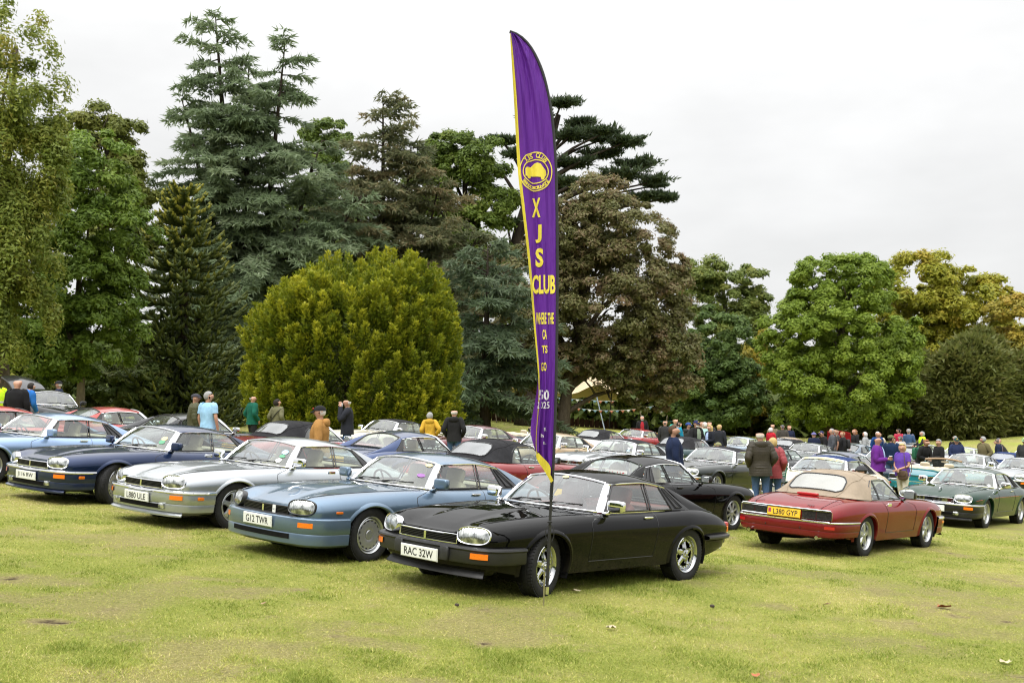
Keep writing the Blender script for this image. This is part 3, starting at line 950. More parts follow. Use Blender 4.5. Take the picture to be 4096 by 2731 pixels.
# ------------------------------------------------------------------ car assembly (mesh data shared between alike parts)
_MC = {}
def M(key, fn):
    if key not in _MC:
        r = fn()
        _MC[key] = r.mesh(key if isinstance(key, str) else str(key[0])) if isinstance(r, MB) else r
    return _MC[key]
def plate_parts(parent, text, x, z, mat, front=True, tilt=0.0, w=.52, h=.112, flag=False):
    pm = M('number_plate', lambda: MB().box((0, 0, 0), (.010, .52, .112)).box((-.006, 0, 0), (.008, .535, .127)))
    p = obj('number_plate', pm, mat, parent, (x, 0, z), (0, tilt, 0 if front else math.pi))
    V, F = text_fit(text, .085 * len(text) * .68 if len(text) < 7 else (.395 if flag else .42), .079, 0.012)
    V3 = np.stack([np.full(len(V), .0065), V[:, 0] + (.028 if flag else 0), V[:, 1]], 1)
    lm = MB().add(V3, F).mesh('lettering', 0)
    obj('lettering', lm, PLT, p)
    if flag:
        fl = MB()
        fl.box((.0060, -.228, .015), (.002, .042, .060))
        f1 = obj('flag_strip', fl.mesh('flag_strip'), simple('flag_blue', (.03, .05, .30), .4), p)
        cr = MB().box((.0075, -.228, .015), (.001, .042, .012)).box((.0075, -.228, .015), (.001, .009, .060))
        for s in (1, -1):
            cr.box((.0072, -.228, .015), (.001, .066, .008), Matrix.Rotation(s * .95, 3, 'X'))
        obj('flag_cross', cr.mesh('flag_cross'), simple('flag_red', (.6, .03, .05), .4), p)
    return p
def add_wheel(root, x, s, kind, steer=0.0):
    w = empty('wheel', (x, s * .745, .305), 0, root)
    w.rotation_euler = (0, rnd.uniform(0, 6.28) if False else 0, (math.pi if s < 0 else 0) + steer)
    obj('tyre', M('tyre', tyre_mesh), TYRE, w)
    role = dict(chrome=WCHR, dark=DARK, silver=SILV, grey=GREYW)
    for nm, ro, me in M(('rims', kind), lambda: [(a, b, c.mesh(a)) for a, b, c in rim_meshes(kind)]):
        obj(nm, me, role[ro], w)
    if kind == 'disc':
        obj('centre_cap', M('centre_cap', lambda: MB().lathe([(.069, .056), (.074, .050), (.075, .001)], 20)), SILV, w)
    return w
def make_car(label, x, y, heading, pm, kind='coupe', era='early', front='chrome', lights='oval', wheel='multi', inter=CREAMC, mirror='chrome',
             steer=0.0, plate=None, rear_plate=None, top=None, group='classic grand tourers parked in rows on the lawn', cat='car', coach=False,
             detail=True, spoiler=False, ornament=False, dz=0.0, rear='chrome', wipers=True):
    root = empty('parked_car')
    root.matrix_world = Matrix.Translation((0, 0, float(rise(x, y)) + dz)) @ GM @ Matrix.Translation((x, y, 0)) @ Matrix.Rotation(heading, 4, 'Z')
    tag(root, label, cat, group)
    B = lambda n, key, fn, mat, par=root, **k: obj(n, M(key, fn), mat, par, **k)
    B('body', 'body', body_mesh, pm)
    B('underside', 'underside', well_mesh, DARK)
    B('bonnet', 'bonnet', bonnet_mesh, pm)
    B('cowl_vent', 'cowl_vent', cowl_mesh, TRIMB if front != 'rubber' else CHROME if False else TRIMB)
    B('bonnet_seam', 'bonnet_seam', hood_seams, TRIMB)
    B('boot_lid', ('boot_lid', kind), lambda: deck_mesh(-1.40 if kind == 'coupe' else -1.36), pm)
    B('boot_seam', 'boot_seam', deck_seams, TRIMB)
    for k in (0, 1):
        for s in (1, -1):
            B('wheel_arch_lip', ('lip', k, s), lambda: arch_lip(k, s), pm)
    for s in (1, -1):
        d = B('door', ('door', s), lambda: door_mesh() if s > 0 else mirrored(door_mesh()), pm)
        B('handle', ('handle', s, era), lambda: handle_mesh(s, era == 'late'), CHROME if mirror != 'blackh' else TRIMB, d)
        B('seam', ('seam', s), lambda: seam_mesh(s), TRIMB, d)
        if coach: B('coachline', ('coach', s), lambda: coach_mesh(s), coach)
    B('windscreen', 'windscreen', windscreen_mesh, GLASS)
    B('windscreen_frame', 'ws_frame', windscreen_frame_mesh, CHROME)
    B('cabin_lining', 'cabin', cabin_mesh, inter)
    B('dashboard', 'dash', dash_mesh, TRIMB if inter is not TANC else TANC)
    B('steering_wheel', 'swheel', wheel_steer_mesh, TRIMB)
    sb, sk, sh = M('seats', lambda: [m.mesh(n) for m, n in zip(seat_meshes(), ('seat', 'backrest', 'headrest'))])
    for s in (1, -1):
        st = obj('seat', sb, inter, root, (0, s * .36, 0)); obj('backrest', sk, inter, st); obj('headrest', sh, inter, st)
    B('rear_seat', 'rear_seat', lambda: MB().rbox((-.98, .30, .56), (.22, .52, .46), p=4).rbox((-.98, -.30, .56), (.22, .52, .46), p=4), inter)
    if wipers:
        for k, ar in enumerate(((-.72, .03, -.02, .13), (.02, .03, .72, .13))):
            B('wiper', ('wiper', k), lambda: wiper_mesh(*ar), TRIMB)
    ws_gl = GLASSD if detail else GLASS
    if kind == 'coupe':
        B('roof', 'roof', roof_mesh, top or pm)
        B('rear_window', 'rear_window', rear_glass_mesh, GLASS)
        B('rear_window_seal', 'rw_seal', rear_glass_frame_mesh, TRIMB)
        q = 'quarter_' + era; pn = 'panel_' + era
        for s in (1, -1):
            B('buttress', ('buttress', s), lambda: buttress_mesh(s), pm)
            B('side_window', ('dg', s), lambda: pane('door', s), GLASS); B('window_seal', ('dgf', s), lambda: pane_frame('door', s), TRIMB)
            B('quarter_window', ('qg', s, era), lambda: pane(q, s), GLASS); B('window_seal', ('qgf', s, era), lambda: pane_frame(q, s), TRIMB)
            v = B('quarter_panel', ('pn', s, era), lambda: pane(pn, s, .004), TRIMB)
            if era == 'early':
                B('vent', ('vent', s), lambda: MB().tube([np.array([1, s, 1]) * dlo(a, h, .012) for a, h in ((-1.14, .10), (-1.27, .10), (-1.06, .86), (-1.01, .86), (-1.14, .10))], .007, 5, cap=False), RUBBER, v)
                B('quarter_post', ('qp', s), lambda: MB().tube([np.array([1, s, 1]) * dlo(a, h, .006) for a, h in ((.135, .02), (.065, .62))], .010, 5), TRIMB)
            B('roof_trim', ('rt', s), lambda: MB().tube([(a[0], s * (a[1] + .012), a[2] - .012) for a in spline([(.0, .563, 1.112), (-.3, .588, 1.132), (-.68, .590, 1.134), (-1.10, .575, 1.077)], 16)] + ([] if era == 'early' else [np.array([1, s, 1]) * dlo(a, h, .012) for a, h in ((-1.14, .88), (-1.25, .50), (-1.37, .04))]), .008, 5), CHROME)
            B('belt_trim', ('belt', s), lambda: belt_mesh(s), CHROME)
    else:
        if kind == 'soft':
            tp = B('soft_top', 'soft_top', lambda: _ST[0], top or CLOTHB)
            B('top_seam', 'soft_seam', soft_seam_mesh, top or CLOTHB, tp)
            B('rear_window', 'soft_window', soft_window_mesh, GLASSD, tp)
            B('rear_window_seal', 'soft_wframe', soft_window_frame_mesh, TRIMB, tp)
            for s in (1, -1):
                B('side_window', ('dgs', s), lambda: pane('door_soft', s), GLASS); B('window_seal', ('dgsf', s), lambda: pane_frame('door_soft', s, .008), TRIMB)
                B('quarter_window', ('qgs', s), lambda: pane('quarter_soft', s), GLASS); B('window_seal', ('qgsf', s), lambda: pane_frame('quarter_soft', s, .009), TRIMB)
                B('quarter_post', ('qps', s), lambda: MB().tube([np.array([1, s, 1]) * dlo(-.612, .03, .006), np.array([1, s, 1]) * dlo(-.588, .96, .006)], .010, 5), TRIMB)
        else:
            B('folded_top', 'folded', folded_hood_mesh, top or CREAMC)
            B('header_rail', 'header', lambda: MB().tube([ws_pt(a, 1.02, .0) + np.array([-.03, 0, .012]) for a in np.linspace(-1, 1, 15)], .030, 7), TANC)
            B('rear_view_mirror', 'rvm', lambda: MB().rbox((.10, 0, 1.09), (.03, .24, .065), p=4, k=7).tube([(.10, 0, 1.11), (.05, 0, 1.16)], .01, 5), CREAMC)
        for s in (1, -1):
            B('belt_trim', ('belts', s), lambda: belt_mesh(s, -.92), CHROME)
    mm = dict(chrome=CHROME, body=pm, black=TRIMB, blackh=TRIMB)[mirror]
    for s in (1, -1):
        st, hd, gl = M(('mirror', s), lambda: [m.mesh(n) for m, n in zip(mirror_meshes(s), ('stem', 'door_mirror', 'mirror_glass'))])
        o = obj('door_mirror', hd, mm, root); obj('stem', st, mm, o); obj('mirror_glass', gl, MIRRORG, o)
    # front
    gb, gf, gs, gbd = M('grille', lambda: [a.mesh('grille') if isinstance(a, MB) else [q.mesh('slat') for q in a] for a in grille_meshes()])
    g = obj('grille', gb, DARK, root); obj('grille_frame', gf, CHROME if front in ('rubber', 'chrome') else TRIMB, g); obj('grille_badge', gbd, CHROME, g)
    slm = CHROME if front == 'rubber' or (front == 'chrome' and era == 'early') else TRIMB
    for q in gs:
        obj('slat', q, slm if front != 'rubber' else TRIMB, g)
    rg, ln = M('lamp', lambda: [a.mesh('headlight') for a in lamp()])
    rr, rl = M('rlamp', lambda: [a.mesh('headlight') for a in round_lamp()])
    bez = pm if front == 'body' else CHROME
    for s in (1, -1):
        if lights == 'oval':
            h = obj('headlight', ln, LENS, root); h.matrix_local = light_frame(.600, .616, s)
            obj('bezel', rg, bez if front != 'body' else TRIMB, h)
        else:
            for yy in (.672, .505):
                h = obj('headlight', rl, LENS, root); h.matrix_local = light_frame(yy, .618, s, 15, 10) @ Matrix.Rotation(R(-90), 4, 'Z')
                obj('bezel', rr, CHROME, h)
    z_pl = .385
    if front == 'rubber':
        bf = B('front_bumper', 'bf_rubber', lambda: bumper(FULLF, BP['rubber']), RUBBER)
        [B('overrider', ('overr', q), lambda: MB().rbox((2.262, q * .33, .420), (.05, .12, .14), p=6, k=7), RUBBER, bf) for q in (1, -1)]
        B('valance', 'valance', valance_mesh, pm); B('chin_spoiler', 'chin', chin_mesh, RUBBER)
        iz, iy = .428, .67; z_pl = .385
    elif front == 'body':
        bf = B('front_bumper', 'bf_body', lambda: bumper(FULLF, BP['body']), pm)
        B('air_intake', 'intake', lambda: MB().sweep(FULLF[np.abs(FULLF[:, 1]) < .55], [(.02, .318), (.034, .315), (.032, .262), (.02, .259)]), DARK, bf)
        B('bumper_top', 'bf_top', lambda: MB().sweep(FULLF[np.abs(FULLF[:, 1]) < .62], [(-.05, .524), (.005, .522), (.010, .510)]), TRIMB, bf)
        iz, iy = .428, .67; z_pl = .425
    else:
        low = pm if era == 'late' else TRIMB
        bf = B('front_bumper', 'bf_under', lambda: bumper(FULLF, BP['under_chrome']), low)
        B('bumper_blade', 'bf_chrome', lambda: bumper(FULLF, BP['chrome']), CHROME, bf)
        B('air_intake', 'intake2', lambda: MB().sweep(FULLF[np.abs(FULLF[:, 1]) < .50], [(.0, .318), (.022, .315), (.012, .26), (.0, .257)]), DARK, bf)
        B('chin_spoiler', 'chin2', lambda: MB().sweep(FULLF[np.abs(FULLF[:, 1]) < .80], [(-.08, .235), (.0, .21), (.028, .19), (.026, .17), (-.03, .172)]), pm if era == 'late' else RUBBER)
        if detail:
            for s in (1, -1):
                B('fog_lamp', ('fog', s), lambda: MB().rbox((2.215, s * .48, .300), (.05, .13, .072), p=5, k=7), LENS, bf)
        iz, iy = .420, .67
    for s in (1, -1):
        k = int(np.argmin(np.abs(FULLF[:, 1] - s * iy)))
        B('indicator', ('ind', s, front), lambda: MB().sweep(FULLF[(FULLF[:, 1] * s > iy - .09) & (FULLF[:, 1] * s < iy + .11)], [(.0, iz + .030), (.036, iz + .028), (.038, iz - .028), (.0, iz - .030)]), AMBER, bf)
        if front == 'chrome' and era == 'late':
            B('side_marker', ('smk', s), lambda: MB().rbox((1.90, s * .884, .416), (.10, .02, .045), p=6, k=6), AMBER, bf)
        if front == 'body':
            B('repeater', ('rep', s), lambda: MB().rbox((1.80, s * (side_y(1.80, .575) + .003), .575), (.10, .015, .026), p=6, k=6), AMBER, root)
    if plate is not None:
        plate_parts(root, plate, 2.300 if front != 'chrome' else 2.285, z_pl, PLW, True, R(4))
    elif detail:
        B('number_plate', 'number_plate', lambda: MB().box((0, 0, 0), (.010, .52, .112)), PLW, loc=(2.297, 0, z_pl))
    # rear
    if rear == 'rubber':
        br = B('rear_bumper', 'br_rub', lambda: bumper(FULLR, BP['rear_rubber']), RUBBER)
        B('rear_valance', 'br_low', lambda: MB().sweep(FULLR, [(-.05, .46), (-.03, .44), (-.05, .35), (-.12, .29), (-.25, .26)]), pm, br)
        [B('bumper_block', ('br_blk', q), lambda: MB().rbox((-2.37, q * .60, .415), (.10, .12, .09), p=6, k=7), RUBBER, br) for q in (1, -1)]
    else:
        br = B('rear_bumper', 'br_body', lambda: bumper(FULLR, BP['rear_body']), pm)
        B('bumper_blade', 'br_chr', lambda: bumper(FULLR, BP['rear_chrome']), CHROME, br)
        for s in (1, -1):
            B('reflector', ('refl', s), lambda: MB().sweep(FULLR[(FULLR[:, 1] * s > .60) & (FULLR[:, 1] * s < .78)], [(.0, .463), (.030, .461), (.028, .416), (.0, .414)]), REDL, br)
    for s in (1, -1):
        if era == 'late':
            G = []
            tl = lambda y: XR - .055 * (1 - (y / .735)**2) - .006
            yy = np.linspace(.30, .722, 9)
            m1 = lambda a, b, o=0.0: MB().grid([[(tl(y) - o, s * y, z) for y in np.linspace(a, b, 7)] for z in (.556, .560, .664, .668)], flip=s > 0)
            t = B('tail_light', ('tl', s), lambda: m1(.505, .728), SMOKE); B('lens_panel', ('tl2', s), lambda: m1(.285, .497), SMOKE, t)
            B('light_trim', ('tlt', s), lambda: MB().tube([(tl(y) - .004, s * y, .552) for y in np.linspace(.28, .735, 10)] + [(tl(.735) - .002, s * .738, .612)] + [(tl(y) - .006, s * y, .672) for y in np.linspace(.735, .28, 10)], .006, 5), CHROME, t)
        else:
            t = B('tail_light', ('tle', s), lambda: MB().rbox((-2.315, s * .665, .580), (.075, .155, .135), p=6, k=8), REDL)
            B('indicator', ('tla', s), lambda: MB().rbox((-2.300, s * .715, .560), (.075, .070, .075), p=6, k=7), AMBER, t)
        B('exhaust', ('exh', s), lambda: MB().tube([(-2.1, s * .55, .29), (-2.44, s * .55, .288)], .034, 12, cap=False).tube([(-2.43, s * .55, .288), (-2.38, s * .55, .288)], .028, 12), CHROME)
    if era == 'late':
        B('boot_trim', 'boot_trim', lambda: MB().tube([(XR - .055 * (1 - (y / .735)**2) - .012, y, .684) for y in np.linspace(-.72, .72, 25)], .014, 6), CHROME)
    if rear_plate is not None:
        plate_parts(root, rear_plate, -2.408, .605, PLY, False, R(-6), flag=True)
    elif detail:
        B('rear_plate', 'rear_plate', lambda: MB().box((0, 0, 0), (.010, .52, .112)), PLY, loc=(-2.398, 0, .605))
    if spoiler:
        B('boot_spoiler', 'spoiler', lambda: MB().tube(spline([(-1.98, .60, .80), (-2.20, .57, .845), (-2.28, .3, .868), (-2.30, 0, .872), (-2.28, -.3, .868), (-2.20, -.57, .845), (-1.98, -.60, .80)], 31), .055, 8, squash=.38), pm)
    if ornament:
        B('bonnet_ornament', 'ornament', ornament_mesh, CHROME)
    for ax, st in ((1.2955, steer), (-1.2955, 0.0)):
        for s in (1, -1):
            add_wheel(root, ax, s, wheel, st)
    return root
def ornament_mesh():
    """leaping animal on an oval base"""
    z0 = hood_z(1.78, 0) + .006
    mb = MB().tube(spline([(-.14, 0, .050), (-.06, 0, .068), (.03, 0, .058), (.10, 0, .034), (.135, 0, .036)], 12), np.r_[np.linspace(.010, .022, 4), np.full(4, .020), np.linspace(.018, .013, 4)], 7)
    for s in (1, -1):
        mb.tube([(.06, s * .010, .045), (.14, s * .014, .006)], .008, 5)
        mb.tube([(-.11, s * .010, .055), (-.17, s * .014, .014)], .008, 5)
    mb.tube([(-.14, 0, .05), (-.21, 0, .04), (-.24, 0, .056)], .005, 5)
    mb.rbox((.12, 0, .0), (.07, .045, .014), p=2.5, k=6)
    mb.v = [v * .62 + np.array([1.80, 0, z0]) for v in mb.v]
    return mb
# ------------------------------------------------------------------ lawn
rng = np.random.default_rng(11)
def lattice(seed, n=256): return np.random.default_rng(seed).random((n, n))
_LT = [lattice(s) for s in range(6)]
def vnoise(x, y, f, k=0):
    L = _LT[k]; n = len(L)
    u, v = x * f + 31.7 * k, y * f + 17.3 * k
    i, j = np.floor(u).astype(int), np.floor(v).astype(int); a, b = u - i, v - j
    a = a * a * (3 - 2 * a); b = b * b * (3 - 2 * b)
    g = lambda p, q: L[p % n, q % n]
    return (g(i, j) * (1 - a) + g(i + 1, j) * a) * (1 - b) + (g(i, j + 1) * (1 - a) + g(i + 1, j + 1) * a) * b
def fbm(x, y, f, k=0, o=4):
    s = 0; a = .5; t = 0
    for q in range(o):
        s = s + a * vnoise(x, y, f * 2**q, (k + q) % 6); t += a; a *= .55
    return s / t
BARE = [  # worn soil patches: x, y, half width, half depth, strength
    (-3.46, 9.30, .21, .17, 1.00), (-2.8, 11.84, .60, .12, 0.62), (-4.72, 14.1, 1.5, .40, 0.57), (-2.4, 15.4, 1.2, .45, 0.49), (5.3, 14.3, 1.3, .9, 0.62), (5.4, 13.0, 1.2, 1.0, 0.57), (6.9, 16.2, 1.4, .8, 0.54),
    (3.6, 10.7, .8, .5, 0.51), (-4.44, 11.1, .9, .35, 0.61), (-.6, 9.9, .9, .25, 0.34), (1.9, 11.1, .35, .18, 0.47), (3.0, 12.6, .45, .25, 0.47), (-4.8, 17.4, 1.2, .35, 0.47), (-3.9, 10.2, .7, .35, 0.47), (-2.2, 8.9, .8, .3, 0.34), (-3.6, 16.0, 1.0, .3, 0.49), (2.4, 9.0, .6, .3, 0.34), (4.4, 9.6, .8, .4, 0.43), (4.6, 11.8, .9, .5, 0.49)]
def lawn_wear(x, y):
    w = np.clip((fbm(x, y, .9, 0) - .54) * 3.2, 0, .45)
    n = fbm(x, y, 5.0, 2, 4)
    for bx, by, sx, sy, st in BARE:
        d = ((x - bx) / sx)**2 + ((y - by) / sy)**2
        w = np.maximum(w, st * np.clip(1.35 - d, 0, 1) * np.clip(.35 + 1.5 * (n - .30), 0, 1.0))
    return np.clip(w + np.clip((fbm(x, y, 2.6, 3, 3) - .60) * 2.6, 0, .45) * np.clip((fbm(x, y, 8.0, 1, 2) - .35) * 3, 0, 1), 0, 1)
def lawn_dry(x, y): return np.clip((.6 * fbm(x, y * .8, .55, 4, 5) + .4 * fbm(x, y, 2.4, 1, 4) - .36) * 3.0, 0, 1)
def lawn_h(x, y): return .022 * (fbm(x, y, 1.1, 5, 3) - .5) + .010 * (fbm(x, y, 6.0, 2, 2) - .5)
def gpts(P):
    A = np.array(GM); P = np.asarray(P, float)
    W = P @ A[:3, :3].T + A[:3, 3]; W[..., 2] += rise(P[..., 0], P[..., 1])
    return W
def fast_mesh(name, V, F4=None, F3=None, attrs=None, smooth=False):
    """mesh from arrays of quads / triangles"""
    me = bpy.data.meshes.new(name)
    me.vertices.add(len(V)); me.vertices.foreach_set('co', np.ascontiguousarray(V, dtype=np.float32).ravel())
    loops, starts, tot = [], [], 0
    for F in (F4, F3):
        if F is None or len(F) == 0: continue
        F = np.asarray(F, np.int32); loops.append(F.ravel()); starts.append(tot + np.arange(len(F)) * F.shape[1]); tot += F.size
    L = np.concatenate(loops).astype(np.int32); S = np.concatenate(starts).astype(np.int32)
    me.loops.add(len(L)); me.loops.foreach_set('vertex_index', L)
    me.polygons.add(len(S)); me.polygons.foreach_set('loop_start', S)
    if smooth: me.polygons.foreach_set('use_smooth', np.ones(len(S), bool))
    for k, a in (attrs or {}).items():
        at = me.attributes.new(k, 'FLOAT', 'POINT'); at.data.foreach_set('value', np.ascontiguousarray(a, dtype=np.float32))
    me.update(calc_edges=True); me.validate()
    return me
def lawn_material():
    t = NT('lawn')
    wear = t.n('ShaderNodeAttribute', attribute_name='wear').outputs['Fac']; dry = t.n('ShaderNodeAttribute', attribute_name='dry').outputs['Fac']
    fine = t.noise(38.0, 5, 0.7); mid = t.noise(4.5, 4, 0.6); streak = t.noise(11.0, 4, 0.65, stretch=(1, .45, 1))
    g = t.ramp(fine, [(0.28, (.170, .198, .028)), (0.5, (.290, .322, .064)), (0.72, (.395, .418, .110))])
    y = t.ramp(fine, [(0.28, (.275, .258, .075)), (0.5, (.430, .400, .125)), (0.72, (.540, .490, .195))])
    b = t.ramp(fine, [(0.3, (.140, .095, .050)), (0.5, (.310, .240, .130)), (0.72, (.480, .400, .230))])
    f1 = t.math('MULTIPLY', dry, t.math('MULTIPLY', streak, 1.6), True)
    c = t.mix(f1, g, y)
    f2 = t.math('MULTIPLY', wear, t.math('ADD', mid, .55), True)
    c = t.mix(f2, c, b)
    soil = t.n('ShaderNodeMapRange', interpolation_type='SMOOTHSTEP'); soil.inputs['From Min'].default_value = .62; soil.inputs['From Max'].default_value = .95; t.l(wear, soil.inputs['Value'])
    c = t.mix(soil.outputs[0], c, t.ramp(fine, [(0.3, (.028, .018, .012)), (0.7, (.105, .070, .042))]))
    nm = t.bump(t.math('ADD', t.noise(70.0, 4, 0.7), t.math('MULTIPLY', t.noise(16.0, 3), .8)), 0.05, 1.0)
    return t.done(t.bsdf(c, 0.92, normal=nm, spec=0.12))
LAWN = lawn_material()
def lawn_sheet(x0, x1, nx, y0, y1, ny, detail):
    X, Y = np.meshgrid(np.linspace(x0, x1, nx), np.linspace(y0, y1, ny), indexing='ij')
    Z = lawn_h(X, Y) if detail else 0 * X
    return np.stack([X, Y, Z], -1)
def sheet_faces(n, m):
    i = np.arange(n * m).reshape(n, m)
    return np.stack([i[:-1, :-1].ravel(), i[1:, :-1].ravel(), i[1:, 1:].ravel(), i[:-1, 1:].ravel()], 1)
def build_lawn():
    xs = np.r_[np.linspace(-420, -60, 10), np.linspace(-50, -14, 30), np.linspace(-13, 13, 200), np.linspace(14, 60, 34), np.linspace(70, 420, 10)]
    ys = np.r_[np.linspace(-60, 5, 8), np.linspace(6.2, 22, 150), np.linspace(22.3, 60, 60), np.linspace(61, 130, 28), np.linspace(140, 500, 12)]
    X, Y = np.meshgrid(xs, ys, indexing='ij')
    fade = np.clip((26 - Y) / 6, 0, 1)
    P = np.stack([np.clip(X, -70, 70), Y, lawn_h(X, Y) * fade], -1)
    W = gpts(P); W[..., 0] += X - np.clip(X, -70, 70)
    me = fast_mesh('lawn', W.reshape(-1, 3), sheet_faces(*X.shape), attrs=dict(wear=lawn_wear(X, Y).ravel(), dry=lawn_dry(X, Y).ravel()), smooth=True)
    o = obj('lawn', me, LAWN); tag(o, 'mown yellow green grass field worn brown in patches', kind='structure')
build_lawn()
def grass_material():
    t = NT('grass_blades')
    at = t.n('ShaderNodeAttribute', attribute_name='tint').outputs['Fac']
    c = t.ramp(at, [(0.0, (.150, .200, .024)), (0.30, (.272, .330, .054)), (0.55, (.400, .430, .094)), (0.78, (.545, .505, .145)), (1.0, (.610, .520, .260))])
    p = t.bsdf(c, 0.6, spec=0.25)
    tl = t.n('ShaderNodeBsdfTranslucent'); t.l(c, tl.inputs[0])
    m = t.n('ShaderNodeMixShader'); m.inputs[0].default_value = 0.3; t.l(p, m.inputs[1]); t.l(tl.outputs[0], m.inputs[2])
    return t.done(m.outputs[0])
def build_grass(n=360000):
    # density falls off with distance from the path along which people view the lawn
    y = 7.4 + 17.0 * rng.random(n * 2)**1.75
    x = (rng.random(n * 2) * 2 - 1) * (.46 * y + .5)
    w = lawn_wear(x, y); cl = fbm(x, y, 2.2, 1, 4)
    keep = rng.random(n * 2) > np.clip(w * 1.25, 0, .93) + .0
    x, y, w, cl = x[keep][:n], y[keep][:n], w[keep][:n], cl[keep][:n]; m = len(x)
    tuft = np.clip((cl - .52) * 5, 0, 1)
    h = (.009 + .012 * rng.random(m)) * (1 + .9 * tuft) * np.clip(1.15 - w, .35, 1)
    wd = (.0026 + .0022 * rng.random(m)) * (y / 8.0)**.8
    a = rng.random(m) * 6.283; le = rng.normal(0, .75, (m, 2)) * h[:, None]
    base = np.stack([x, y, lawn_h(x, y) - .003], 1)
    side = np.stack([np.cos(a), np.sin(a), 0 * a], 1) * wd[:, None]
    tip = base + np.stack([le[:, 0], le[:, 1], h], 1)
    V = np.stack([base - side, base + side, tip], 1).reshape(-1, 3)
    dry = lawn_dry(x, y)
    tint = np.clip(.32 + .46 * dry + .17 * rng.normal(0, 1, m) - .24 * tuft + .5 * w + .45 * (rng.random(m) < .07), 0, 1)
    me = fast_mesh('grass', gpts(V), None, np.arange(m * 3).reshape(-1, 3), dict(tint=np.repeat(tint, 3)))
    o = obj('grass', me, grass_material()); tag(o, 'short trodden grass blades over the near lawn', kind='stuff')
build_grass()
# ------------------------------------------------------------------ trees
def rand_unit(n):
    v = rng.normal(size=(n, 3)); return v / np.linalg.norm(v, axis=1)[:, None]
def leaf_quads(name, C, N, size, tint, asp=.62, parent=None, mat=None):
    """rhombic leaves: centres C, facing N, half length size"""
    n = len(C)
    r = rand_unit(n); U = np.cross(N, r); U /= np.linalg.norm(U, axis=1)[:, None] + 1e-9
    W = np.cross(N, U)
    s = np.broadcast_to(np.asarray(size, float), (n,))[:, None]
    U = U * s; W = W * s * asp
    V = np.stack([C - U * 1.1 - W * .75, C - U * .55 + W * 1.35, C + U * 1.45 + N * s * .25], 1).reshape(-1, 3)
    me = fast_mesh(name, V, None, np.arange(3 * n).reshape(-1, 3), dict(tint=np.repeat(tint, 3)))
    o = obj(name, me, mat, parent)
    return o
def needle_quads(name, P, D, length, width, tint, parent=None, mat=None):
    """thin pointed sprays: base P, direction D (unit)"""
    n = len(P)
    r = rand_unit(n); W = np.cross(D, r); W /= np.linalg.norm(W, axis=1)[:, None] + 1e-9
    L = np.broadcast_to(np.asarray(length, float), (n,))[:, None]; w = np.broadcast_to(np.asarray(width, float), (n,))[:, None]
    V = np.stack([P - W * w, P + D * L * .12 + W * w, P + D * L], 1).reshape(-1, 3)
    me = fast_mesh(name, V, None, np.arange(3 * n).reshape(-1, 3), dict(tint=np.repeat(tint, 3)))
    return obj(name, me, mat, parent)
def bark(name, c):
    if name in MATS: return MATS[name]
    t = NT(name)
    n = t.noise(3.0, 5, 0.65, stretch=(3, 3, .5)); n2 = t.noise(14.0, 4, 0.6, stretch=(2, 2, .4))
    col_ = t.ramp(t.math('ADD', t.math('MULTIPLY', n, .6), t.math('MULTIPLY', n2, .4)), [(0.3, tuple(x * .5 for x in c)), (0.55, c), (0.75, tuple(x * 1.5 for x in c))])
    MATS[name] = t.done(t.bsdf(col_, 0.9, normal=t.bump(n2, .06, 1.0), spec=.15))
    return MATS[name]
BARKG = bark('bark_grey_brown', (.105, .085, .062)); BARKL = bark('bark_pale', (.20, .165, .11)); BARKD = bark('bark_dark', (.055, .043, .034))
def trunk_mesh(base, top, r0, limbs, wob=.12, r1=.3):
    """tapered trunk and limbs (world points relative to the tree origin)"""
    mb = MB()
    n = 9; t = np.linspace(0, 1, n)[:, None]
    P = np.array(base) + (np.array(top) - np.array(base)) * t
    P[1:-1, :2] += rng.normal(0, wob, (n - 2, 2))
    rad = r0 * (1 - (1 - r1) * np.linspace(0, 1, n)**.8); rad[0] *= 1.45; rad[1] *= 1.08
    mb.tube(P, rad, 10)
    for f, end, r in limbs:
        i = f * (n - 1); a = P[int(i)] + (P[min(n - 1, int(i) + 1)] - P[int(i)]) * (i % 1)
        end = np.array(end); d = np.linalg.norm(end - a)
        m = (a + end) / 2 + np.array([rng.normal(0, .07 * d), rng.normal(0, .07 * d), .10 * d])
        pts = spline([a, a + (m - a) * .5 + rng.normal(0, .03 * d, 3), m, end], 9)
        mb.tube(pts, np.linspace(r, r * .25, 9), 6)
        for q in range(3):
            k = rng.integers(3, 8); e2 = pts[k] + rand_unit(1)[0] * d * .32 + np.array([0, 0, d * .12])
            mb.tube(spline([pts[k], (pts[k] + e2) / 2 + rng.normal(0, .03 * d, 3), e2], 5), np.linspace(r * .42, r * .1, 5), 5)
    return mb
